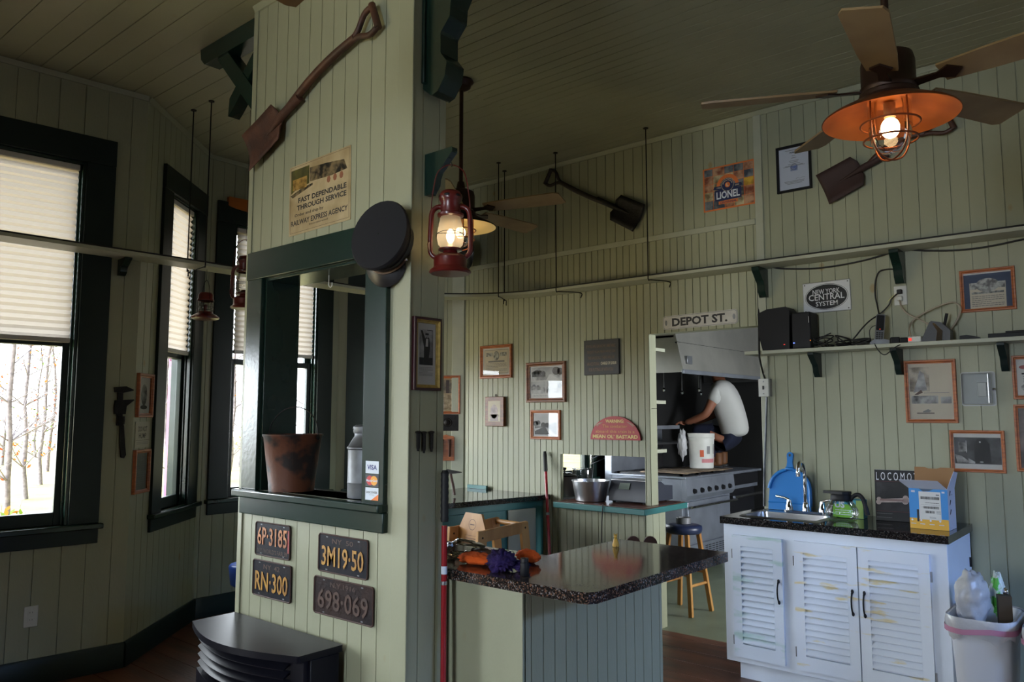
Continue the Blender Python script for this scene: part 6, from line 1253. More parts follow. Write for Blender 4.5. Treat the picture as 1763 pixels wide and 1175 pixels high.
# white bucket with a film bag over its rim
bx_, by_ = -3.83, 7.60; t = thing('plastic_bucket', 'white plastic bucket with faded labels standing on the range', 'bucket', (bx_, by_, RZ+0.038)); Mq = T(bx_, by_, RZ+0.0385)
m_pail = mat('pail_white', (0.62, 0.62, 0.58), 0.4, var=0.1)
build(MB().lathe(Mq, [(0.002, 0), (0.118, 0), (0.122, 0.004), (0.134, 0.30), (0.140, 0.302), (0.140, 0.318), (0.136, 0.320), (0.140, 0.335), (0.141, 0.36), (0.133, 0.36), (0.13, 0.30), (0.118, 0.008), (0.002, 0.008)], 36, m_pail), 'body', t, ang=35)
b = MB()
for a0, a1, z0, z1, m in ((-70, -52, 0.12, 0.19, mat('label_orange', S(196, 90, 56), 0.6)), (-38, -22, 0.15, 0.23, m_greyink), (0, 10, 0.15, 0.25, m_greyink), (-62, 8, 0.06, 0.10, mat('label_pink', S(190, 120, 124), 0.6)), (20, 34, 0.08, 0.22, mat('label_rose', S(180, 100, 110), 0.6))):
    n = 6; vs = []
    for i in range(n+1):
        a = radians(a0+(a1-a0)*i/n)
        for z in (z0, z1): r = 0.1225+0.012*z/0.3+0.0012; vs.append((r*cos(a), r*sin(a), z))
    b.add(Mq, vs, [(2*i, 2*i+2, 2*i+3, 2*i+1) for i in range(n)], m)
build(b, 'label', t, smooth=False)
bm = MB(); bail(bm, Mq @ T(0, 0, 0.31) @ R(radians(50)) @ R(radians(75), 'X'), 0.142, 0.13, 0.003, m_steel); build(bm, 'bail', t, ang=60)
crumple('film_bag', 'crumpled whitish film bag drooping by the left side of the white bucket', 'bag', (bx_-0.15, by_-0.13, RZ+0.10), (0.045, 0.045, 0.135), m_bag, 6, amp=0.35, flat=False)
# shelves on the kitchen side of the wall, seen at the left edge of the doorway
for z, lab in ((ony(1137, 604, 5.30).z, 'topmost cream shelf end at the left edge of the doorway'), (ony(1137, 693, 5.30).z, 'middle cream shelf end at the left edge of the doorway'), (ony(1137, 776, 5.30).z, 'lowest cream shelf end at the left edge of the doorway')):
    build(MB().box(I4, -3.70, -2.955, 5.125, 5.30, z-0.014, z+0.012, m_trimw), 'kitchen_shelf', label=lab, cat='shelf', group='shelf ends in the doorway', bev=0.002)
# oven rack leaning by the kitchen window
t = MB(); 
for k in range(2):
    a, b_ = onx(1018, 799-9*k, -4.57), onx(1050, 786-9*k, -4.57); t.tube(I4, [a, b_], 0.009, m_chrome, 8)
a, b_ = onx(1018, 799, -4.57), onx(1018, 780, -4.57); t.tube(I4, [a, b_], 0.007, m_chrome, 6); a, b_ = onx(1050, 786, -4.57), onx(1050, 771, -4.57); t.tube(I4, [a, b_], 0.007, m_chrome, 6)
build(t, 'towel_rail', label='bright slanting double rail on the kitchen wall beyond the pass-through', cat='rail', ang=60)
# ------------------------------------------------------------------ white sink cabinet
CX0, CX1, CY0, CY1 = -2.09, -0.905, 4.41, 4.975
m_cab = m_white
sc_ = thing('sink_cabinet', 'white sink cabinet with three louvered doors and a black granite top', 'cabinet', (-1.5, 4.7, 0))
b = MB(); b.box(I4, CX0, CX1, CY0, CY0+0.02, 0.10, 0.884, m_cab); b.box(I4, CX0, CX0+0.018, CY0+0.02, CY1, 0.10, 0.884, m_cab); b.box(I4, CX1-0.018, CX1, CY0+0.02, CY1, 0.10, 0.884, m_cab); b.box(I4, CX0+0.018, CX1-0.018, CY0+0.02, CY1, 0.10, 0.12, m_cab); b.box(I4, CX0+0.018, CX1-0.018, CY1-0.01, CY1, 0.12, 0.884, m_cab); build(b, 'carcass', sc_, bev=0.003)
build(MB().box(I4, CX0+0.06, CX1-0.02, CY0+0.05, CY1-0.02, 0.0, 0.10, m_cab), 'plinth', sc_)
SKX0, SKX1, SKY0, SKY1 = -2.03, -1.55, 4.47, 4.84
b = MB(); z0, z1 = 0.885, 0.925
X0, X1, Y0, Y1 = CX0-0.012, CX1+0.012, CY0-0.022, YW-0.012
ix0, ix1, iy0, iy1 = SKX0+0.02, SKX1-0.02, SKY0+0.02, SKY1-0.07
for r in ((X0, ix0, Y0, Y1), (ix1, X1, Y0, Y1), (ix0, ix1, Y0, iy0), (ix0, ix1, iy1, Y1)): b.box(I4, r[0], r[1], r[2], r[3], z0, z1, m_granite2)
build(b, 'worktop', sc_)
MCf = FR((0, CY0, 0), (1, 0, 0))
def louver_door(x0, x1, m, hinge_left, hx):
    d = thing_part('door', sc_); z0, z1, st = 0.135, 0.825, 0.052
    f = MB()
    f.box(MCf, x0, x0+st, z0, z1, 0.001, 0.022, m); f.box(MCf, x1-st, x1, z0, z1, 0.001, 0.022, m); f.box(MCf, x0+st, x1-st, z0, z0+0.075, 0.001, 0.022, m); f.box(MCf, x0+st, x1-st, z1-0.06, z1, 0.001, 0.022, m)
    f.box(MCf, x0+st, x1-st, z0+0.075, z1-0.06, 0.001, 0.004, m)
    n = 16; h = (z1-0.06-z0-0.075)/n
    for i in range(n):
        z = z0+0.075+h*i; f.prism(MCf @ R(pi/2, 'Y'), [(-0.0045, z+h*1.02), (-0.008, z+h*1.10), (-0.027, z+h*0.38), (-0.026, z+h*0.26), (-0.0045, z+h*0.84)], x0+st, x1-st, m)
    o = build(f, 'door', sc_, ang=25)
    hb = MB(); hm = 0.535
    hb.tube(MCf, spline([(hx, hm-0.055, 0.024), (hx, hm-0.048, 0.034), (hx, hm-0.02, 0.046), (hx, hm+0.02, 0.046), (hx, hm+0.048, 0.034), (hx, hm+0.055, 0.024)], 4), [0.0055]*4+[0.0045]*12+[0.0055]*5, m_blackmat, 8)
    for s in (-1, 1): hb.ell(MCf, (hx, hm+s*0.058, 0.0245), 0.008, 0.012, 0.0035, m_blackmat, 10, 6)
    build(hb, 'handle', o, ang=60)
    xh = x0-0.004 if hinge_left else x1+0.004
    for z in (z0+0.09, z1-0.11): build(MB().tube(MCf, [(xh, z-0.026, 0.010), (xh, z+0.026, 0.010)], 0.0055, m_iron if hinge_left else m_steel, 8), 'hinge', o, ang=60)
def thing_part(n, p): return None
louver_door(-2.03, -1.735, m_wornblue, True, -1.757); louver_door(-1.668, -1.333, m_worn, True, -1.360); louver_door(-1.326, -0.985, m_worn, False, -1.300)
build(MB().box(T(X0-0.003, 4.40, 0.888), -0.003, 0.02, 0.0, 0.03, 0, 0.03, m_pine), 'end_chip', sc_)
build(MB().tube(T(CX1+0.004, 4.93, 0.70), [(0, 0, 0), (0, 0, 0.05)], 0.006, m_iron, 8), 'side_catch', sc_)
# sink and faucet
sk = thing('sink', 'small stainless drop-in sink in the black granite top', 'sink', ((SKX0+SKX1)/2, 4.65, 0.925))
b = MB(); o = rrect(SKX0, SKX1, SKY0, SKY1, 0.03); n = len(o); r1 = rrect(SKX0+0.012, SKX1-0.012, SKY0+0.012, SKY1-0.012, 0.025); r2 = rrect(SKX0+0.03, SKX1-0.03, SKY0+0.03, SKY1-0.08, 0.04); r3 = rrect(SKX0+0.045, SKX1-0.045, SKY0+0.045, SKY1-0.095, 0.05)
vs = [(x, y, 0.9255) for x, y in o]+[(x, y, 0.932) for x, y in r1]+[(x, y, 0.930) for x, y in r2]+[(x, y, 0.80) for x, y in r3]
fs = [(k*n+i, k*n+(i+1) % n, (k+1)*n+(i+1) % n, (k+1)*n+i) for k in range(3) for i in range(n)]+[tuple(3*n+i for i in range(n))]
build(b.add(I4, vs, fs, m_steel), 'basin', sk, ang=40)
build(MB().lathe(T((SKX0+SKX1)/2, 4.62, 0.801), [(0.002, 0.001), (0.022, 0.001), (0.028, 0.003), (0.03, 0.0)], 18, m_chrome), 'drain', sk)
fx, fy = -1.74, 4.80; ft = thing('faucet', 'chrome gooseneck faucet with two lever handles behind the sink', 'faucet', (fx, fy, 0.932)); Mft = T(fx, fy, 0.933)
build(MB().prism(Mft, rrect(-0.13, 0.13, -0.027, 0.027, 0.026), 0, 0.014, m_chrome), 'base_plate', ft, bev=0.003)
build(MB().lathe(Mft, [(0.002, 0.014), (0.022, 0.014), (0.02, 0.03), (0.014, 0.06), (0.012, 0.065), (0.002, 0.065)], 18, m_chrome), 'spout_base', ft, ang=40)
zt_ = 0.31
build(MB().tube(Mft, spline([(0, 0, 0.05), (0, 0, 0.16), (0, 0, 0.25), (0, -0.02, 0.295), (0, -0.055, 0.312), (0, -0.09, 0.295), (0, -0.105, 0.26), (0, -0.105, 0.225)], 5), [0.0105]*31+[0.012]*5, m_chrome, 12), 'spout', ft, ang=60)
for s in (-1, 1):
    b = MB(); b.lathe(Mft @ T(s*0.10, 0, 0), [(0.002, 0.014), (0.023, 0.014), (0.022, 0.03), (0.016, 0.05), (0.013, 0.075), (0.002, 0.078)], 18, m_chrome); h_ = build(b, 'valve', ft, ang=40)
    build(MB().tube(Mft @ T(s*0.10, 0, 0), [(0, 0, 0.074), (s*0.03, -0.01, 0.086), (s*0.075, -0.02, 0.094)], [0.009, 0.007, 0.008], m_chrome, 10), 'lever', h_, ang=60)
# blue dustpan standing against the wall
dp = ony(1355, 838, 4.93); t = thing('dustpan', 'blue dustpan standing on edge behind the faucet against the wall', 'dustpan', (dp.x, 4.93, 0.925)); Md = FR((dp.x+0.01, 4.935, 0.926), (1, 0, 0)) @ R(radians(-8), 'X')
w2 = 0.135
out = [(-w2, 0), (w2, 0), (w2, 0.03), (w2-0.004, 0.13)]+arc(0, 0.125, w2-0.006, 10, 80, 8)+[(0.024, 0.26), (-0.024, 0.26)]+arc(0, 0.125, w2-0.006, 100, 170, 8)+[(-w2+0.004, 0.13), (-w2, 0.03)]
build(MB().prism(Md, out, 0, 0.006, m_blue), 'pan', t)
b = MB(); rim = [(x, y, 0.012) for x, y in out[2:-1]]; b.tube(Md, rim, 0.011, m_blue, 8); b.tube(Md, [(-w2, 0.045, 0.008), (w2, 0.045, 0.008)], 0.004, m_blue, 6); build(b, 'rim', t, ang=60)
h_ = build(MB().prism(Md, [(-0.024, 0.25), (0.024, 0.25), (0.016, 0.30), (0.02, 0.345)]+arc(0, 0.345, 0.02, 0, 180, 8)+[(-0.016, 0.30)], 0.0, 0.016, m_blue), 'handle', t, bev=0.004)
build(MB().disc(Md, 0, 0.345, 0.007, 0.010, 0.0166, m_ink), 'hang_hole', h_)
# glass coffee pot with a small carton behind
cp = ony(1450, 898, 4.63); t = thing('coffee_pot', 'round glass coffee pot with a black lid and handle on the granite top', 'coffee pot', (cp.x, 4.63, 0.925)); Mc = T(cp.x, 4.63, 0.926) @ Matrix.Scale(1.14, 4)
build(MB().lathe(Mc, [(0.002, 0.001), (0.058, 0.001), (0.072, 0.012), (0.079, 0.035), (0.076, 0.06), (0.06, 0.088), (0.047, 0.108), (0.045, 0.118)], 32, m_glass), 'carafe', t, ang=80)
build(MB().lathe(Mc, [(0.049, 0.100), (0.051, 0.104), (0.048, 0.128), (0.044, 0.134), (0.044, 0.118)], 28, m_blackmat), 'collar', t, ang=40)
build(MB().prism(Mc @ T(0, 0, 0.134), [(0.044*cos(radians(a)), 0.044*sin(radians(a))) for a in range(0, 360, 15)][:0] or [(-0.085, -0.012), (-0.04, -0.03), (0.02, -0.044), (0.044, -0.02), (0.044, 0.02), (0.02, 0.044), (-0.04, 0.03), (-0.085, 0.012)], 0, 0.012, m_blackmat), 'lid', t, bev=0.003)
build(MB().tube(Mc @ R(radians(-8)), spline([(0.045, 0, 0.105), (0.065, 0, 0.128), (0.088, 0, 0.135), (0.108, 0, 0.115), (0.120, 0, 0.075), (0.128, 0, 0.04)], 5), [0.010]*20+[0.011]*6, m_blackmat, 10), 'handle', t, ang=60)
# print on the pot's side
xb = ony(1450, 870, 4.80).x; t = thing('carton', 'small green and teal carton behind the glass coffee pot', 'carton', (xb, 4.80, 0.925)); Mk_ = FR((xb+0.035, 4.79, 0.926), (1, 0.06, 0))
m_lime = mat('lime_print', S(120, 190, 50), 0.5); m_aqua = mat('aqua_print', S(50, 150, 180), 0.5)
build(MB().box(Mk_, -0.085, 0.085, 0, 0.105, -0.09, 0, m_aqua), 'box', t, bev=0.001)
k = MB(); k.quad(Mk_, -0.084, 0.084, 0.001, 0.078, 0.0006, m_lime); k.quad(Mk_, 0.045, 0.083, 0.001, 0.104, 0.0009, mat('pale_green_print', S(170, 206, 120), 0.5)); k.text(Mk_, 'US', -0.045, 0.075, 0.055, 0.038, m_white, 0.0012, 0.04); k.lines(Mk_, -0.07, 0.05, 0.012, 0.05, 3, m_white, 0.0012); build(k, 'print', t, smooth=False)
# large dark book standing
bk0, bk1 = ony(1506, 850, 4.80), ony(1572, 850, 4.80); t = thing('book', 'large black book with tall white title letters standing on the granite top', 'book', ((bk0.x+bk1.x)/2, 4.82, 0.925)); Mbk = FR((bk0.x, 4.80, 0.926), (1, 0.12, 0)) @ R(radians(-4), 'X')
W_, H_ = 0.30, ony(1505, 809, 4.80).z-0.926
m_bkc = mat('book_black', (0.010, 0.009, 0.010), 0.5, spec=0.3); m_silver = mat('engine_silver', S(200, 176, 166), 0.45, var=0.3, scale=40)
build(MB().box(Mbk, 0, W_, 0, H_, -0.03, 0, m_bkc), 'cover', t, bev=0.001); build(MB().box(Mbk, 0.004, W_-0.004, 0.006, H_+0.001, -0.026, -0.004, m_paper), 'pages', t)
k = MB()
for z in (0.0006, 0.0008): k.text(Mbk, 'L O C O M O T I V E', W_*0.5, H_*0.875, W_*0.94, H_*0.16, mat('title_white', (0.7, 0.7, 0.72), 0.5), z, -0.0)
k.quad(Mbk, 0.004, W_-0.004, H_*0.77, H_*0.775, 0.0006, mat('maroon_line', S(110, 40, 50), 0.5)); k.quad(Mbk, 0.004, W_-0.004, H_*0.185, H_*0.19, 0.0006, mat('maroon_line', S(110, 40, 50), 0.5))
k.quad(Mbk, 0.008, W_-0.008, H_*0.20, H_*0.75, 0.0004, mat_photo('engine_dark', (0.006, 0.005, 0.006), (0.05, 0.045, 0.05), 9, 0.45, 0.8, rough=0.6))
k.poly(Mbk, [(0.02, H_*0.35), (0.15, H_*0.38), (0.15, H_*0.46), (0.02, H_*0.42)], 0.0009, m_silver); 
for x, y, r in ((0.018, 0.36, 0.014), (0.02, 0.42, 0.012), (0.155, 0.39, 0.016), (0.158, 0.46, 0.015), (0.16, 0.425, 0.018)): k.disc(Mbk, x, H_*y, r, r, 0.001, m_silver, 10)
k.quad(Mbk, 0.025, 0.145, H_*0.39, H_*0.43, 0.0012, mat('engine_plate', S(140, 110, 104), 0.5)); k.lines(Mbk, 0.006, 0.09, H_*0.13, H_*0.15, 1, m_greyink); k.lines(Mbk, 0.006, 0.085, H_*0.055, H_*0.075, 1, m_greyink)
build(k, 'print', t, smooth=False)
# open carton with shipping label
c0, c1 = ony(1567, 900, 4.585), ony(1619, 900, 4.575); t = thing('carton', 'open blue and yellow carton with a white shipping label', 'carton', ((c0.x+c1.x)/2, 4.68, 0.925)); cw = 0.185; cdp = 0.16
Mct = FR((c0.x, 4.585, 0.926), (1, -0.02, 0)); ch = ony(1590, 842, 4.585).z-0.926
m_cblue = mat('carton_blue', S(58, 138, 206), 0.5); m_cyel = mat('carton_yellow', S(222, 170, 58), 0.5); m_kraft = mat('kraft_inside', S(150, 112, 74), 0.8); m_cwhite = mat('carton_white', S(196, 200, 214), 0.5)
def wallpanel(x0, x1, y0, y1, z0, z1, mo): return MB().box(Mct, x0, x1, y0, y1, z0, z1, mo)
b = MB(); b.box(Mct, 0, cw, 0, ch, -0.003, 0, m_cblue); b.box(Mct, 0, 0.003, 0, ch, -cdp, -0.003, m_cblue); b.box(Mct, cw-0.003, cw, 0, ch, -cdp, -0.003, m_cwhite); b.box(Mct, 0.003, cw-0.003, 0, ch, -cdp, -cdp+0.003, m_kraft); b.box(Mct, 0.003, cw-0.003, 0, 0.003, -cdp, -0.003, m_kraft); build(b, 'box', t)
k = MB(); k.quad(Mct, 0, cw, 0.0, 0.055, 0.0005, m_cyel); k.quad(Mct, 0.048, 0.152, 0.05, ch*0.93, 0.0008, m_paper)
k.barcode(Mct, 0.056, 0.146, ch*0.74, ch*0.81, m_ink, 0.0012, 3); k.barcode(Mct, 0.068, 0.144, ch*0.51, ch*0.57, m_ink, 0.0012, 4); k.barcode(Mct, 0.078, 0.120, ch*0.40, ch*0.46, m_ink, 0.0012, 5)
k.lines(Mct, 0.076, 0.144, ch*0.64, ch*0.67, 1, m_ink, 0.0012); k.lines(Mct, 0.056, 0.148, ch*0.60, ch*0.615, 1, m_greyink, 0.0012); k.lines(Mct, 0.096, 0.126, ch*0.27, ch*0.32, 2, m_greyink, 0.0012); k.lines(Mct, 0.13, 0.15, ch*0.38, ch*0.47, 3, m_greyink, 0.0012); k.quad(Mct, 0.13, 0.146, ch*0.85, ch*0.87, 0.0012, m_ink)
for x in (0.012, 0.055, 0.10, 0.145): k.disc(Mct, x, 0.045, 0.005, 0.005, 0.0009, m_white, 10); k.quad(Mct, x-0.006, x+0.018, 0.024, 0.028, 0.0009, m_cwhite)
k.box(Mct, 0.036, 0.046, ch*0.18, ch*0.48, 0.0004, 0.001, m_ink); k.poly(Mct, [(0.05, ch), (0.12, ch), (0.10, ch*0.95), (0.07, ch*0.93)], 0.001, mat('carton_dull_blue', S(60, 84, 110), 0.5)); k.quad(Mct, 0.012, 0.03, ch*0.90, ch*0.95, 0.0009, m_cwhite); k.quad(Mct, 0.158, 0.172, ch*0.91, ch*0.95, 0.0009, m_cwhite)  # includes a duller blue patch at the top edge
build(k, 'print', t, smooth=False)
k = MB(); MS_ = FR(Mct @ Vector((cw, 0, 0)), Mct.to_3x3() @ Vector((0, 0, -1)))
for i, y in enumerate((0.06, 0.14, 0.22)): k.poly(MS_, [(0.03, ch*0.2+y*0.6), (0.05, ch*0.2+y*0.6+0.005), (0.07, ch*0.2+y*0.6+0.025), (0.05, ch*0.2+y*0.6+0.03)], 0.0006, m_ink)
k.lines(MS_, 0.03, 0.10, ch*0.84, ch*0.88, 1, m_greyink); build(k, 'print', t, smooth=False)
MFl = Mct @ T(0, ch, 0) @ R(radians(52), 'X'); b = MB(); b.prism(MFl, [(0, 0), (cw, 0), (cw-0.03, 0.075), (0.02-0.05, 0.075), (-0.03, 0.06)], -0.002, 0, m_cwhite, m_cwhite); build(b, 'flap', t)
MFl = Mct @ T(0, ch, -cdp) @ R(radians(-6), 'X'); b = MB(); b.prism(MFl, [(-0.01, 0), (cw, 0), (cw, 0.105), (0.12, 0.105), (0.10, 0.098), (0.06, 0.098), (0.04, 0.105), (-0.01, 0.105)], -0.003, 0, m_kraft); build(b, 'flap', t)
MFl = MS_ @ T(0, ch, 0) @ R(radians(14), 'X'); b = MB(); b.prism(MFl, [(0.0, 0), (cdp, 0), (cdp-0.01, 0.085), (0.06, 0.095), (0.03, 0.05)], -0.003, 0, m_cwhite); build(b, 'flap', t)
# white bins with liners
def bin_(x0, y0, w_, d_, h, label, seed):
    t = thing('trash_bin', label, 'trash bin', (x0+w_/2, y0+d_/2, 0), 'white bins by the sink cabinet'); b = MB()
    rings = [(0.04, 0.0), (0.035, 0.01), (0.004, h-0.03), (-0.006, h-0.028), (-0.008, h), (0.0, h+0.002), (0.008, h-0.02), (0.045, 0.02)]; vs = []; n = None
    for o, z in rings:
        r = rrect(x0+o, x0+w_-o, y0+o, y0+d_-o, max(0.02, 0.08-o), 5); n = len(r); vs += [(x, y, z) for x, y in r]
    fs = [(k*n+i, k*n+(i+1) % n, (k+1)*n+(i+1) % n, (k+1)*n+i) for k in range(len(rings)-1) for i in range(n)]; fs += [tuple(range(n-1, -1, -1)), tuple((len(rings)-1)*n+i for i in range(n))]
    build(b.add(I4, vs, fs, mat('bin_white', S(206, 208, 214), 0.4)), 'body', t, ang=40)
    b = MB(); rnd = random.Random(seed); vs = []
    for k, (o, z) in enumerate(((-0.012, h+0.006), (-0.016, h-0.02), (-0.012, h-0.065), (-0.008, h-0.078))):
        r = rrect(x0+o, x0+w_-o, y0+o, y0+d_-o, 0.085, 5)
        vs += [(x+rnd.uniform(-0.002, 0.002), y+rnd.uniform(-0.002, 0.002), z-(0.02*sin(6*i/n*2*pi)+0.01*rnd.random() if k == 3 else 0)) for i, (x, y) in enumerate(r)]
    ln = build(b.add(I4, vs, [(k*n+i, k*n+(i+1) % n, (k+1)*n+(i+1) % n, (k+1)*n+i) for k in range(3) for i in range(n)], m_bag), 'liner', t, ang=80)
    b = MB(); vs = []
    for z in (h-0.026, h-0.05):
        r = rrect(x0-0.0185, x0+w_+0.0185, y0-0.0185, y0+d_+0.0185, 0.09, 5); vs += [(x, y, z-0.018*i/n) for i, (x, y) in enumerate(r)]
    build(b.add(I4, vs, [(i, (i+1) % n, n+(i+1) % n, n+i) for i in range(n)], mat('pink_drawstring', S(184, 124, 150), 0.5)), 'drawstring', ln, ang=80)
    return t
BX0, BY0 = -0.865, 4.10
bin_(BX0, BY0, 0.255, 0.40, 0.60, 'white trash bin with a pink drawstring liner beside the sink cabinet', 1)
bin_(-0.555, 4.04, 0.26, 0.40, 0.60, 'second white trash bin, cut by the right edge of the photo', 2)
crumple('trash_bag', 'full white plastic bag sticking out of the left bin', 'bag', (BX0+0.085, BY0+0.16, 0.53), (0.070, 0.10, 0.12), m_bag, 12, amp=0.25, freq=5, flat=False)
crumple('snack_bag', 'green and white crumpled bag behind the full plastic bag', 'bag', (BX0+0.17, BY0+0.29, 0.56), (0.03, 0.04, 0.10), mat('snack_print', S(210, 220, 214), 0.35, col2=S(90, 190, 70), scale=16, lo=0.46, hi=0.5), 14, amp=0.25, flat=False)
b = MB(); Mkb = T(BX0+0.20, BY0+0.20, 0.46) @ R(0.3); b.box(Mkb, -0.02, 0.035, -0.025, 0.025, 0, 0.23, mat('brown_carton', S(72, 58, 40), 0.8)); build(b, 'carton', label='brown carton poking out of the left bin', cat='carton')
crumple('foil', 'silvery crumpled wrapper on the carton in the bin', 'wrapper', (BX0+0.215, BY0+0.20, 0.692), (0.012, 0.012, 0.016), m_chrome, 15, segs=(16, 10), amp=0.4)
crumple('trash_bag', 'clear plastic bag heaped in the right-hand bin', 'bag', (-0.43, 4.25, 0.575), (0.07, 0.10, 0.07), m_film, 16, amp=0.3, freq=6, flat=False)
# ------------------------------------------------------------------ things in the bay and on the left wall
def W1(s, z, d=0.001): return WSEG(P1, P2, s, z, d)
def shoe(p, M, w_, h_):
    q(p, M, w_, h_, 0, 1, 0, 1, m_paper, 0); p.disc(M, 0, 0.02*h_, 0.26*w_, 0.30*h_, 0.0005, m_photo); p.disc(M, 0, -0.33*h_, 0.3*w_, 0.06*h_, 0.0008, m_ink)
def ledger(p, M, w_, h_):
    q(p, M, w_, h_, 0, 1, 0, 1, mat('grey_sheet', S(140, 146, 140), 0.6, var=0.2), 0); p.lines(M, -0.4*w_, -0.04*w_, -0.44*h_, 0.42*h_, 14, m_greyink); p.lines(M, 0.04*w_, 0.4*w_, -0.44*h_, 0.42*h_, 14, m_greyink, seed=5)
picture(W1(0.125, 1.65), 0.215, 0.28, 0.026, 0.022, m_frame, 'upper small oak frame with a grey photograph, left of the narrow bay window', shoe)
picture(W1(0.122, 1.168), 0.215, 0.275, 0.022, 0.022, m_frame, 'lower small oak frame with a printed sheet, left of the narrow bay window', ledger)
def hump(p, M, w_, h_):
    p.text(M, 'DO NOT', 0, 0.22*h_, 0.62*w_, 0.20*h_, m_ink, bold=0.01); p.text(M, 'HUMP', 0, -0.04*h_, 0.52*w_, 0.20*h_, m_ink, bold=0.01); p.quad(M, -0.46*w_, 0.46*w_, -0.215*h_, -0.205*h_, 0.0006, m_ink); p.lines(M, -0.4*w_, 0.4*w_, -0.38*h_, -0.26*h_, 2, m_greyink)
flat_sign(W1(0.128, 1.40), 0.20, 0.165, mat('sign_card', S(176, 172, 156), 0.6, var=0.1), 'small cream DO NOT HUMP sign between the two oak frames', 'sign', hump, 0.003)
# big monkey wrench
wd_ = (P1-P0).normalized(); sW = (online_s := None) or 3.125
Mw = WSEG(P0, P1, sW, 1.48, 0.004)
t = thing('monkey_wrench', 'big black monkey wrench hanging beside the large window', 'wrench', Mw @ Vector((0, -0.22, 0)))
build(MB().prism(Mw, [(-0.012, -0.02), (0.03, -0.02), (0.02, 0.0), (0.016, 0.19), (-0.014, 0.19)], 0.006, 0.024, m_iron), 'shank', t, bev=0.003)
build(MB().prism(Mw, [(-0.035, 0.215), (-0.03, 0.185), (0.012, 0.180), (0.075, 0.196), (0.075, 0.202), (0.03, 0.222)], 0.002, 0.032, m_iron), 'fixed_jaw', t, bev=0.003)
build(MB().prism(Mw, [(-0.028, 0.05), (0.034, 0.05), (0.038, 0.10), (0.08, 0.135), (0.078, 0.142), (-0.026, 0.135), (-0.03, 0.10)], 0.002, 0.032, m_iron), 'sliding_jaw', t, bev=0.003)
build(MB().lathe(Mw @ T(0.012, 0.012, 0.016) @ R(pi/2, 'X'), [(0.002, -0.025), (0.022, -0.025), (0.024, 0.0), (0.022, 0.025), (0.002, 0.025)], 14, m_iron), 'adjusting_nut', t, ang=40)
build(MB().prism(Mw, [(0.006, -0.02), (0.028, -0.02), (0.040, -0.14), (0.048, -0.20), (0.036, -0.222), (0.022, -0.215), (0.012, -0.14)], 0.004, 0.030, m_iron), 'handle', t, bev=0.006)
# floor-level outlet
sO = (Vector((-5.02, 1.70, 0))-P0).length; Mo = WSEG(P0, P1, sO, 0.386, 0.001); faceplate(Mo, 'white wall outlet low on the left wall under the big window', 'wall_outlet', 'outlet', slots)
# small switchman lantern hanging under the shelf
def signal_lantern(loc, label):
    t = thing('signal_lantern', label, 'lantern', loc); M = T(*loc)
    build(MB().lathe(M, [(0.002, 0.0), (0.07, 0.0), (0.086, 0.008), (0.088, 0.016), (0.07, 0.032), (0.048, 0.042), (0.044, 0.052), (0.002, 0.052)], 30, m_red), 'base', t, ang=40)
    build(MB().lathe(M, [(0.040, 0.052), (0.045, 0.065), (0.045, 0.115), (0.038, 0.125)], 24, m_lglass), 'globe', t, ang=80)
    build(MB().lathe(M, [(0.002, 0.05), (0.010, 0.052), (0.012, 0.10), (0.002, 0.104)], 10, m_red), 'burner', t)
    build(MB().lathe(M, [(0.05, 0.122), (0.052, 0.13), (0.046, 0.142), (0.046, 0.165), (0.036, 0.178), (0.002, 0.182)], 26, m_red), 'hood', t, ang=40)
    g = MB()
    for z in (0.062, 0.085, 0.122): g.tube(M @ T(0, 0, z), [(0.052*cos(2*pi*i/22), 0.052*sin(2*pi*i/22), 0) for i in range(22)], 0.0016, m_iron, 5, closed=True)
    for k in range(4): g.tube(M @ R(pi/4+k*pi/2), [(0.05, 0, 0.035), (0.053, 0, 0.08), (0.05, 0, 0.13)], 0.0016, m_iron, 5)
    build(g, 'wire_guard', t, ang=60)
    build(MB().tube(M, spline([(-0.05, 0, 0.13), (-0.045, 0, 0.20), (-0.02, 0, 0.25), (0, 0, 0.262), (0.02, 0, 0.25), (0.045, 0, 0.20), (0.05, 0, 0.13)], 5), 0.0018, m_iron, 5), 'bail', t, ang=60)
p = onx(353, 551, -4.80); signal_lantern((-4.80, p.y, p.z), 'small red signal lantern hanging under the high shelf in the bay')
hk_z = p.z+0.262
build(MB().tube(I4, spline([(-4.80, p.y, SZ0-0.012), (-4.80, p.y, (SZ0+hk_z)/2), (-4.80, p.y, hk_z+0.004), (-4.795, p.y, hk_z-0.006)], 4), 0.0015, m_iron, 5), 'wire_hook', label='wire hook carrying the small signal lantern', cat='hook')
p = onx(417, 532, -4.66); l2, tp2 = lantern((-4.66, p.y+0.012, p.z), 0.36, 'red hurricane lantern half hidden by the left edge of the partition', radians(40))
build(MB().tube(I4, spline([(tp2.x, tp2.y, ZC-0.002), (tp2.x, tp2.y, tp2.z+0.2), (tp2.x, tp2.y, tp2.z+0.003), (tp2.x+0.005, tp2.y, tp2.z-0.006)], 4), 0.0015, m_iron, 5), 'wire_hook', label='thin ceiling wire carrying the half-hidden hurricane lantern', cat='hook')
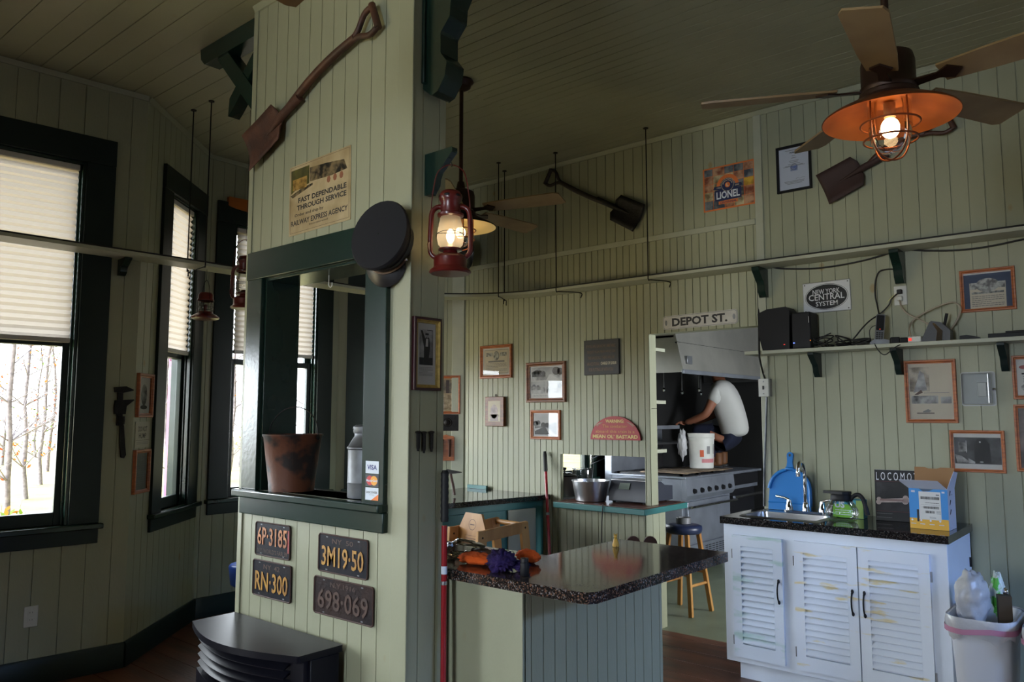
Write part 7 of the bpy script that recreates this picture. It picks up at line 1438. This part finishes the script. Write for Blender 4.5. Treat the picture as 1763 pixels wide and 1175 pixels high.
# orange wooden object above the bay window, blue bin behind the partition
a = onx(393, 346, -5.70); b_ = onx(430, 338, -5.70); Mz = FR((-5.718, a.y, a.z-0.04), (0, 1, 0))
build(MB().prism(Mz, [(0.0, 0.0), (0.06, -0.012), (0.35, -0.035), (0.60, -0.012), (0.65, 0.0), (0.65, 0.07), (0.35, 0.085), (0.0, 0.075)], 0.001, 0.03, mat('orange_varnish', S(178, 96, 34), 0.4, var=0.2)), 'wooden_yoke', label='varnished orange wooden piece above the bay window, left of the partition', cat='wooden piece', bev=0.008)
p = onx(433, 988, -4.75); t = thing('plastic_tub', 'blue plastic tub whose rounded edge shows left of the partition', 'tub', (-4.75, p.y, 0)); Mj = T(-4.75, p.y, 0)
m_bjug = mat('tub_blue', S(64, 104, 206), 0.3); zb = p.z
build(MB().lathe(Mj, [(0.002, zb-0.075), (0.115, zb-0.075), (0.132, zb-0.06), (0.142, zb+0.02), (0.146, zb+0.05), (0.138, zb+0.066), (0.125, zb+0.07), (0.002, zb+0.072)], 32, m_bjug), 'body', t, ang=50)
build(MB().lathe(Mj, [(0.002, 0.001), (0.10, 0.001), (0.10, 0.02), (0.085, 0.03), (0.085, zb-0.076), (0.002, zb-0.076)], 28, m_ivory), 'stand', t)

# ------------------------------------------------------------------ outside the bay windows
m_purple2 = mat('plum_porch_paint', S(128, 58, 104), 0.7, var=0.1)
dp_ = ray(304, 760); dirp = Vector((dp_.x, dp_.y, 0)).normalized(); pp = dirp*8.3
t = thing('porch_post', 'plum-painted porch post seen through the narrow bay window', 'post', (pp.x, pp.y, -0.7)); Mpp = T(pp.x, pp.y, -0.7)
build(MB().box(Mpp, -0.075, 0.075, -0.075, 0.075, 0, 4.3, m_purple2), 'shaft', t, bev=0.01); build(MB().box(Mpp, -0.11, 0.11, -0.11, 0.11, 0.0, 0.75, m_purple2), 'plinth', t, bev=0.01)
for s in (-1, 1): build(MB().prism(FR(Mpp @ Vector((0, 0, 0)), (0.8, -0.6, 0)), [(s*0.07, 2.75), (s*0.16, 2.75), (s*0.16, 2.83), (s*0.07, 2.83)], -0.06, 0.06, m_purple2), 'block', t)
build(MB().box(I4, -7.2, -5.1, -4, 9, ZC+0.21, ZC+0.30, m_greenb), 'roof_eave', kind=ST)
m_bark = mat('pale_bark', S(168, 158, 160), 0.9, col2=S(126, 118, 122), scale=12)
m_leafy = mat('yellow_leaf', S(190, 120, 20), 0.7); m_leafo = mat('orange_leaf', S(190, 84, 20), 0.7); m_leafg = mat('pale_green_leaf', S(110, 140, 40), 0.7)
def tree(name, loc, H, seed, leaf, nl, label, cat='tree'):
    rnd = random.Random(seed); t = thing(name, label, cat, loc, 'trees beyond the bay windows'); M = T(*loc)
    b = MB(); n = 9; pts = []; x = y = 0
    for i in range(n+1): pts.append((x, y, H*i/n)); x += rnd.uniform(-0.09, 0.09); y += rnd.uniform(-0.09, 0.09)
    b.tube(M, pts, [0.062*(1-0.75*i/n)+0.010 for i in range(n+1)], m_bark, 7); build(b, 'trunk', t, ang=80)
    br = MB(); tips = []
    for k in range(34):
        i = rnd.randint(1, n-1); p0_ = Vector(pts[i]); a = rnd.uniform(0, 2*pi); L = rnd.uniform(0.7, 1.6)
        p1_ = p0_+Vector((cos(a)*L*0.5, sin(a)*L*0.5, L*0.3)); p2_ = p0_+Vector((cos(a)*L, sin(a)*L, L*0.75)); br.tube(M, [p0_, p1_, p2_], [0.018, 0.011, 0.005], m_bark, 5); tips += [p1_, p2_]
        for q_ in range(3): d = Vector((rnd.uniform(-.5, .5), rnd.uniform(-.5, .5), rnd.uniform(-.1, .5))); br.tube(M, [p1_, p1_+d], [0.008, 0.003], m_bark, 4); tips.append(p1_+d)
    build(br, 'branches', t, ang=80)
    lf = MB()
    for k in range(nl):
        c = tips[rnd.randrange(len(tips))]+Vector((rnd.gauss(0, .25), rnd.gauss(0, .25), rnd.gauss(0, .25))); s = rnd.uniform(0.03, 0.06); u = Vector((rnd.uniform(-1, 1), rnd.uniform(-1, 1), rnd.uniform(-1, 1))).normalized(); v = u.orthogonal().normalized()
        lf.add(M, [c-u*s, c+v*s*0.5, c+u*s, c-v*s*0.5], [(0, 1, 2, 3)], leaf)
    build(lf, 'leaves', t, smooth=False)
    return t
def out(px, dist): d = ray(px, 760); d = Vector((d.x, d.y, 0)).normalized()*dist; return (d.x, d.y, -0.7)
TR = [(20, 20, 0), (50, 25, 1), (74, 30, 2), (84, 37, 0), (6, 43, 1), (62, 50, 2), (290, 22, 0), (395, 29, 1), (413, 37, 2), (532, 27, 0), (628, 23, 1)]
KIND = (('bare_tree', m_leafo, 110, 'nearly bare pale tree with orange leaves'), ('yellow_tree', m_leafy, 220, 'pale tree with thin yellow leaves'), ('green_tree', m_leafg, 220, 'slender tree with light green leaves'))
WHERE = ('leftmost in the big window', 'left of centre in the big window', 'right of centre in the big window', 'right edge of the big window', 'far left in the big window', 'far back in the big window', 'in the narrow bay window', 'in the window left of the partition', 'behind another, left of the partition', 'seen through the ticket opening', 'at the ticket opening right edge')
protos = {}
for k, (px, dist, kd) in enumerate(TR):
    nm, lf, nl, lab = KIND[kd]; lab = lab+', '+WHERE[k]
    if kd not in protos: protos[kd] = tree(nm, out(px, dist), 7.5, 30+kd, lf, nl, lab)
    else: o = copy_tree(protos[kd]); o.location = out(px, dist); o.rotation_euler.z = 1.3*k; o['label'] = lab
def bush(loc, r, seed, leaf, label):
    rnd = random.Random(seed); lf = MB(); M = T(*loc); t = thing('shrub', label, 'shrub', loc, 'shrubs beyond the bay windows'); st_ = MB()
    for k in range(14): a = rnd.uniform(0, 2*pi); st_.tube(M, [(0.05*cos(a), 0.05*sin(a), 0), (r*0.8*cos(a), r*0.8*sin(a), r*rnd.uniform(0.8, 1.6))], [0.012, 0.004], m_bark, 4)
    build(st_, 'stems', t, ang=80)
    for k in range(420):
        d = Vector((rnd.gauss(0, 1), rnd.gauss(0, 1), rnd.gauss(0, 1))).normalized()*r*rnd.uniform(0.3, 1); c = Vector((d.x, d.y, abs(d.z)*1.5+0.05)); s = rnd.uniform(0.03, 0.07); u = Vector((rnd.uniform(-1, 1), rnd.uniform(-1, 1), rnd.uniform(-1, 1))).normalized(); v = u.orthogonal().normalized()
        lf.add(M, [c-u*s, c+v*s*0.5, c+u*s, c-v*s*0.5], [(0, 1, 2, 3)], leaf)
    build(lf, 'leaves', t, smooth=False)
bush(out(48, 11), 0.75, 1, m_leafy, 'yellow shrub at the bottom of the big window'); bush(out(8, 12.5), 0.7, 2, m_leafg, 'pale green shrub at the lower left of the big window'); bush(out(404, 12), 0.8, 3, m_leafg, 'pale green shrub in the bay window left of the partition')
# ------------------------------------------------------------------ cook squatting on the range top under the hood
def skin(name, chain, m, parent, sub=2, root=0):
    """one continuous surface grown round a skeleton: chain = (points, edges, radii)"""
    pts, eds, rad = chain; me = bpy.data.meshes.new(name); inv = WM[parent].inverted() if parent else I4
    me.from_pydata([inv @ Vector(p) for p in pts], eds, []); o = bpy.data.objects.new(name, me); COL.objects.link(o)
    if parent is not None: o.parent = parent; WM[o] = WM[parent]
    md = o.modifiers.new('skin', 'SKIN'); md.use_smooth_shade = True
    for i, r in enumerate(rad):
        sv = me.skin_vertices[0].data[i]; sv.radius = (r, r) if not isinstance(r, tuple) else r; sv.use_root = (i == root)
    s = o.modifiers.new('sub', 'SUBSURF'); s.levels = sub; s.render_levels = sub
    me.materials.append(m); return o
pb_ = onz(1266, 802, 0.945)
per = Vector((-3.96, 8.55, 0.937))
fw_ = Vector((-0.97, -0.24, 0)).normalized(); lf_ = Vector((-fw_.y, fw_.x, 0))    # facing the wall behind the range; lf_ = to the left of the person
def B(f, l, z): return per+fw_*f+lf_*l+Vector((0, 0, z))
m_skinp = mat('skin', S(150, 96, 72), 0.55); m_shirt = mat('white_tshirt', (0.60, 0.60, 0.58), 0.85, bump=0.5, bscale=7); m_jean = mat('blue_jeans', S(22, 29, 54), 0.9, var=0.3, scale=14); m_boot = mat('brown_leather', S(120, 78, 46), 0.5, var=0.2)
pn = thing('person', 'person in a white T-shirt and blue jeans squatting on the range under the hood', 'person', per)
pts = [B(-0.06, 0, 0.30), B(-0.05, 0, 0.46), B(0.0, 0, 0.66), B(0.05, 0, 0.88), B(0.09, 0, 1.0), B(0.12, 0.0, 1.08), B(0.14, 0, 1.15)]; rad = [0.08, 0.10, 0.12, 0.13, 0.075, 0.07, 0.085]; eds = [(i, i+1) for i in range(6)]
def limb(start, P_, R_):
    i0 = start
    for p, r in zip(P_, R_): pts.append(p); rad.append(r); eds.append((i0, len(pts)-1)); i0 = len(pts)-1
for s in (1, -1):
    limb(0, [B(0.02, s*0.11, 0.30), B(0.34, s*0.17, 0.44), B(0.27, s*0.16, 0.26), B(0.12, s*0.14, 0.09), B(0.20, s*0.15, 0.05)], [0.05, 0.045, 0.045, 0.04, 0.035])
    limb(3, [B(0.08, s*0.19, 0.86), B(0.20, s*0.25, 0.60), B(0.40, s*0.20, 0.52), B(0.46, s*0.19, 0.51)], [0.068, 0.050, 0.038, 0.03])
skin('body', (pts, eds, rad), m_skinp, pn)
# shirt
pts, eds, rad = [B(-0.075, 0, 0.33), B(-0.07, 0, 0.46), B(-0.015, 0, 0.66), B(0.045, 0, 0.90), B(0.08, 0, 1.02)], [(0, 1), (1, 2), (2, 3), (3, 4)], [(0.155, 0.175), (0.165, 0.18), (0.17, 0.19), (0.17, 0.20), 0.12]
for s in (1, -1): limb(3, [B(0.075, s*0.20, 0.85), B(0.145, s*0.235, 0.72)], [0.088, 0.080])
skin('t_shirt', (pts, eds, rad), m_shirt, pn)
pts, eds, rad = [B(-0.065, 0, 0.27), B(-0.065, 0, 0.38)], [(0, 1)], [(0.165, 0.18), (0.15, 0.165)]
for s in (1, -1): limb(0, [B(0.02, s*0.115, 0.30), B(0.34, s*0.17, 0.445), B(0.27, s*0.16, 0.26), B(0.13, s*0.14, 0.10)], [0.135, 0.10, 0.088, 0.078])
skin('jeans', (pts, eds, rad), m_jean, pn)
for s in (1, -1):
    bt = MB(); Mbt = Matrix.Translation(B(0.10, s*0.14, 0.0)) @ Matrix(((fw_.x, lf_.x, 0, 0), (fw_.y, lf_.y, 0, 0), (0, 0, 1, 0), (0, 0, 0, 1)))
    bt.prism(Mbt, [(-0.055, -0.034), (-0.04, -0.042), (0.08, -0.046), (0.17, -0.04), (0.20, -0.02), (0.205, 0.0), (0.20, 0.02), (0.17, 0.04), (0.08, 0.046), (-0.04, 0.042), (-0.055, 0.034)], 0.001, 0.02, m_ink); bt.ell(Mbt, (0.075, 0, 0.045), 0.13, 0.045, 0.04, m_boot, 18, 12); bt.lathe(Mbt @ T(-0.005, 0, 0), [(0.046, 0.04), (0.05, 0.08), (0.05, 0.16), (0.053, 0.165), (0.045, 0.165)], 16, m_boot); build(bt, 'boot', pn, ang=60)
    # hand with four fingers and a thumb, closed round the scraper / resting on the knee
    pts, eds, rad = [B(0.46, s*0.19, 0.51), B(0.495, s*0.188, 0.505)], [(0, 1)], [0.026, 0.03]
    for k in range(4):
        o_ = (k-1.5)*0.017; limb(1, [B(0.53, s*0.188+o_, 0.506), B(0.555+0.004*(1.5-abs(k-1.5)), s*0.188+o_, 0.492), B(0.56, s*0.188+o_, 0.472)], [0.0095, 0.0085, 0.0075])
    limb(0, [B(0.48, s*(0.188-0.028), 0.498), B(0.505, s*(0.188-0.038), 0.485)], [0.010, 0.008]); skin('hand', (pts, eds, rad), m_skinp, pn, 1)
# head: face turned to the wall, short grey hair
MHe = Matrix.Translation(B(0.17, 0, 1.23)) @ Matrix((( fw_.x, lf_.x, 0, 0), (fw_.y, lf_.y, 0, 0), (0, 0, 1, 0), (0, 0, 0, 1))) @ R(radians(25), 'Y')
b = MB(); b.ell(MHe, (0, 0, 0), 0.098, 0.076, 0.115, m_skinp, 24, 16); b.ell(MHe, (0.03, 0, -0.065), 0.062, 0.055, 0.055, m_skinp, 18, 12); b.ell(MHe, (0.102, 0, -0.012), 0.018, 0.013, 0.024, m_skinp, 10, 8)
for s in (-1, 1): b.ell(MHe, (-0.005, s*0.078, -0.005), 0.018, 0.009, 0.03, m_skinp, 10, 8)
hd_ = build(b, 'head', pn, ang=90)
e = MB(); 
for s in (-1, 1): e.ell(MHe, (0.086, s*0.03, 0.012), 0.010, 0.012, 0.008, m_ink, 8, 6)
build(e, 'eyes', hd_, ang=90); build(MB().ell(MHe, (0.084, 0, -0.062), 0.008, 0.024, 0.006, mat('lips', S(150, 84, 74), 0.5), 10, 6), 'mouth', hd_, ang=90)
build(MB().ell(MHe, (-0.012, 0, 0.022), 0.102, 0.082, 0.108, mat('grey_hair', S(90, 84, 78), 0.9), 24, 16), 'hair', hd_, ang=90)
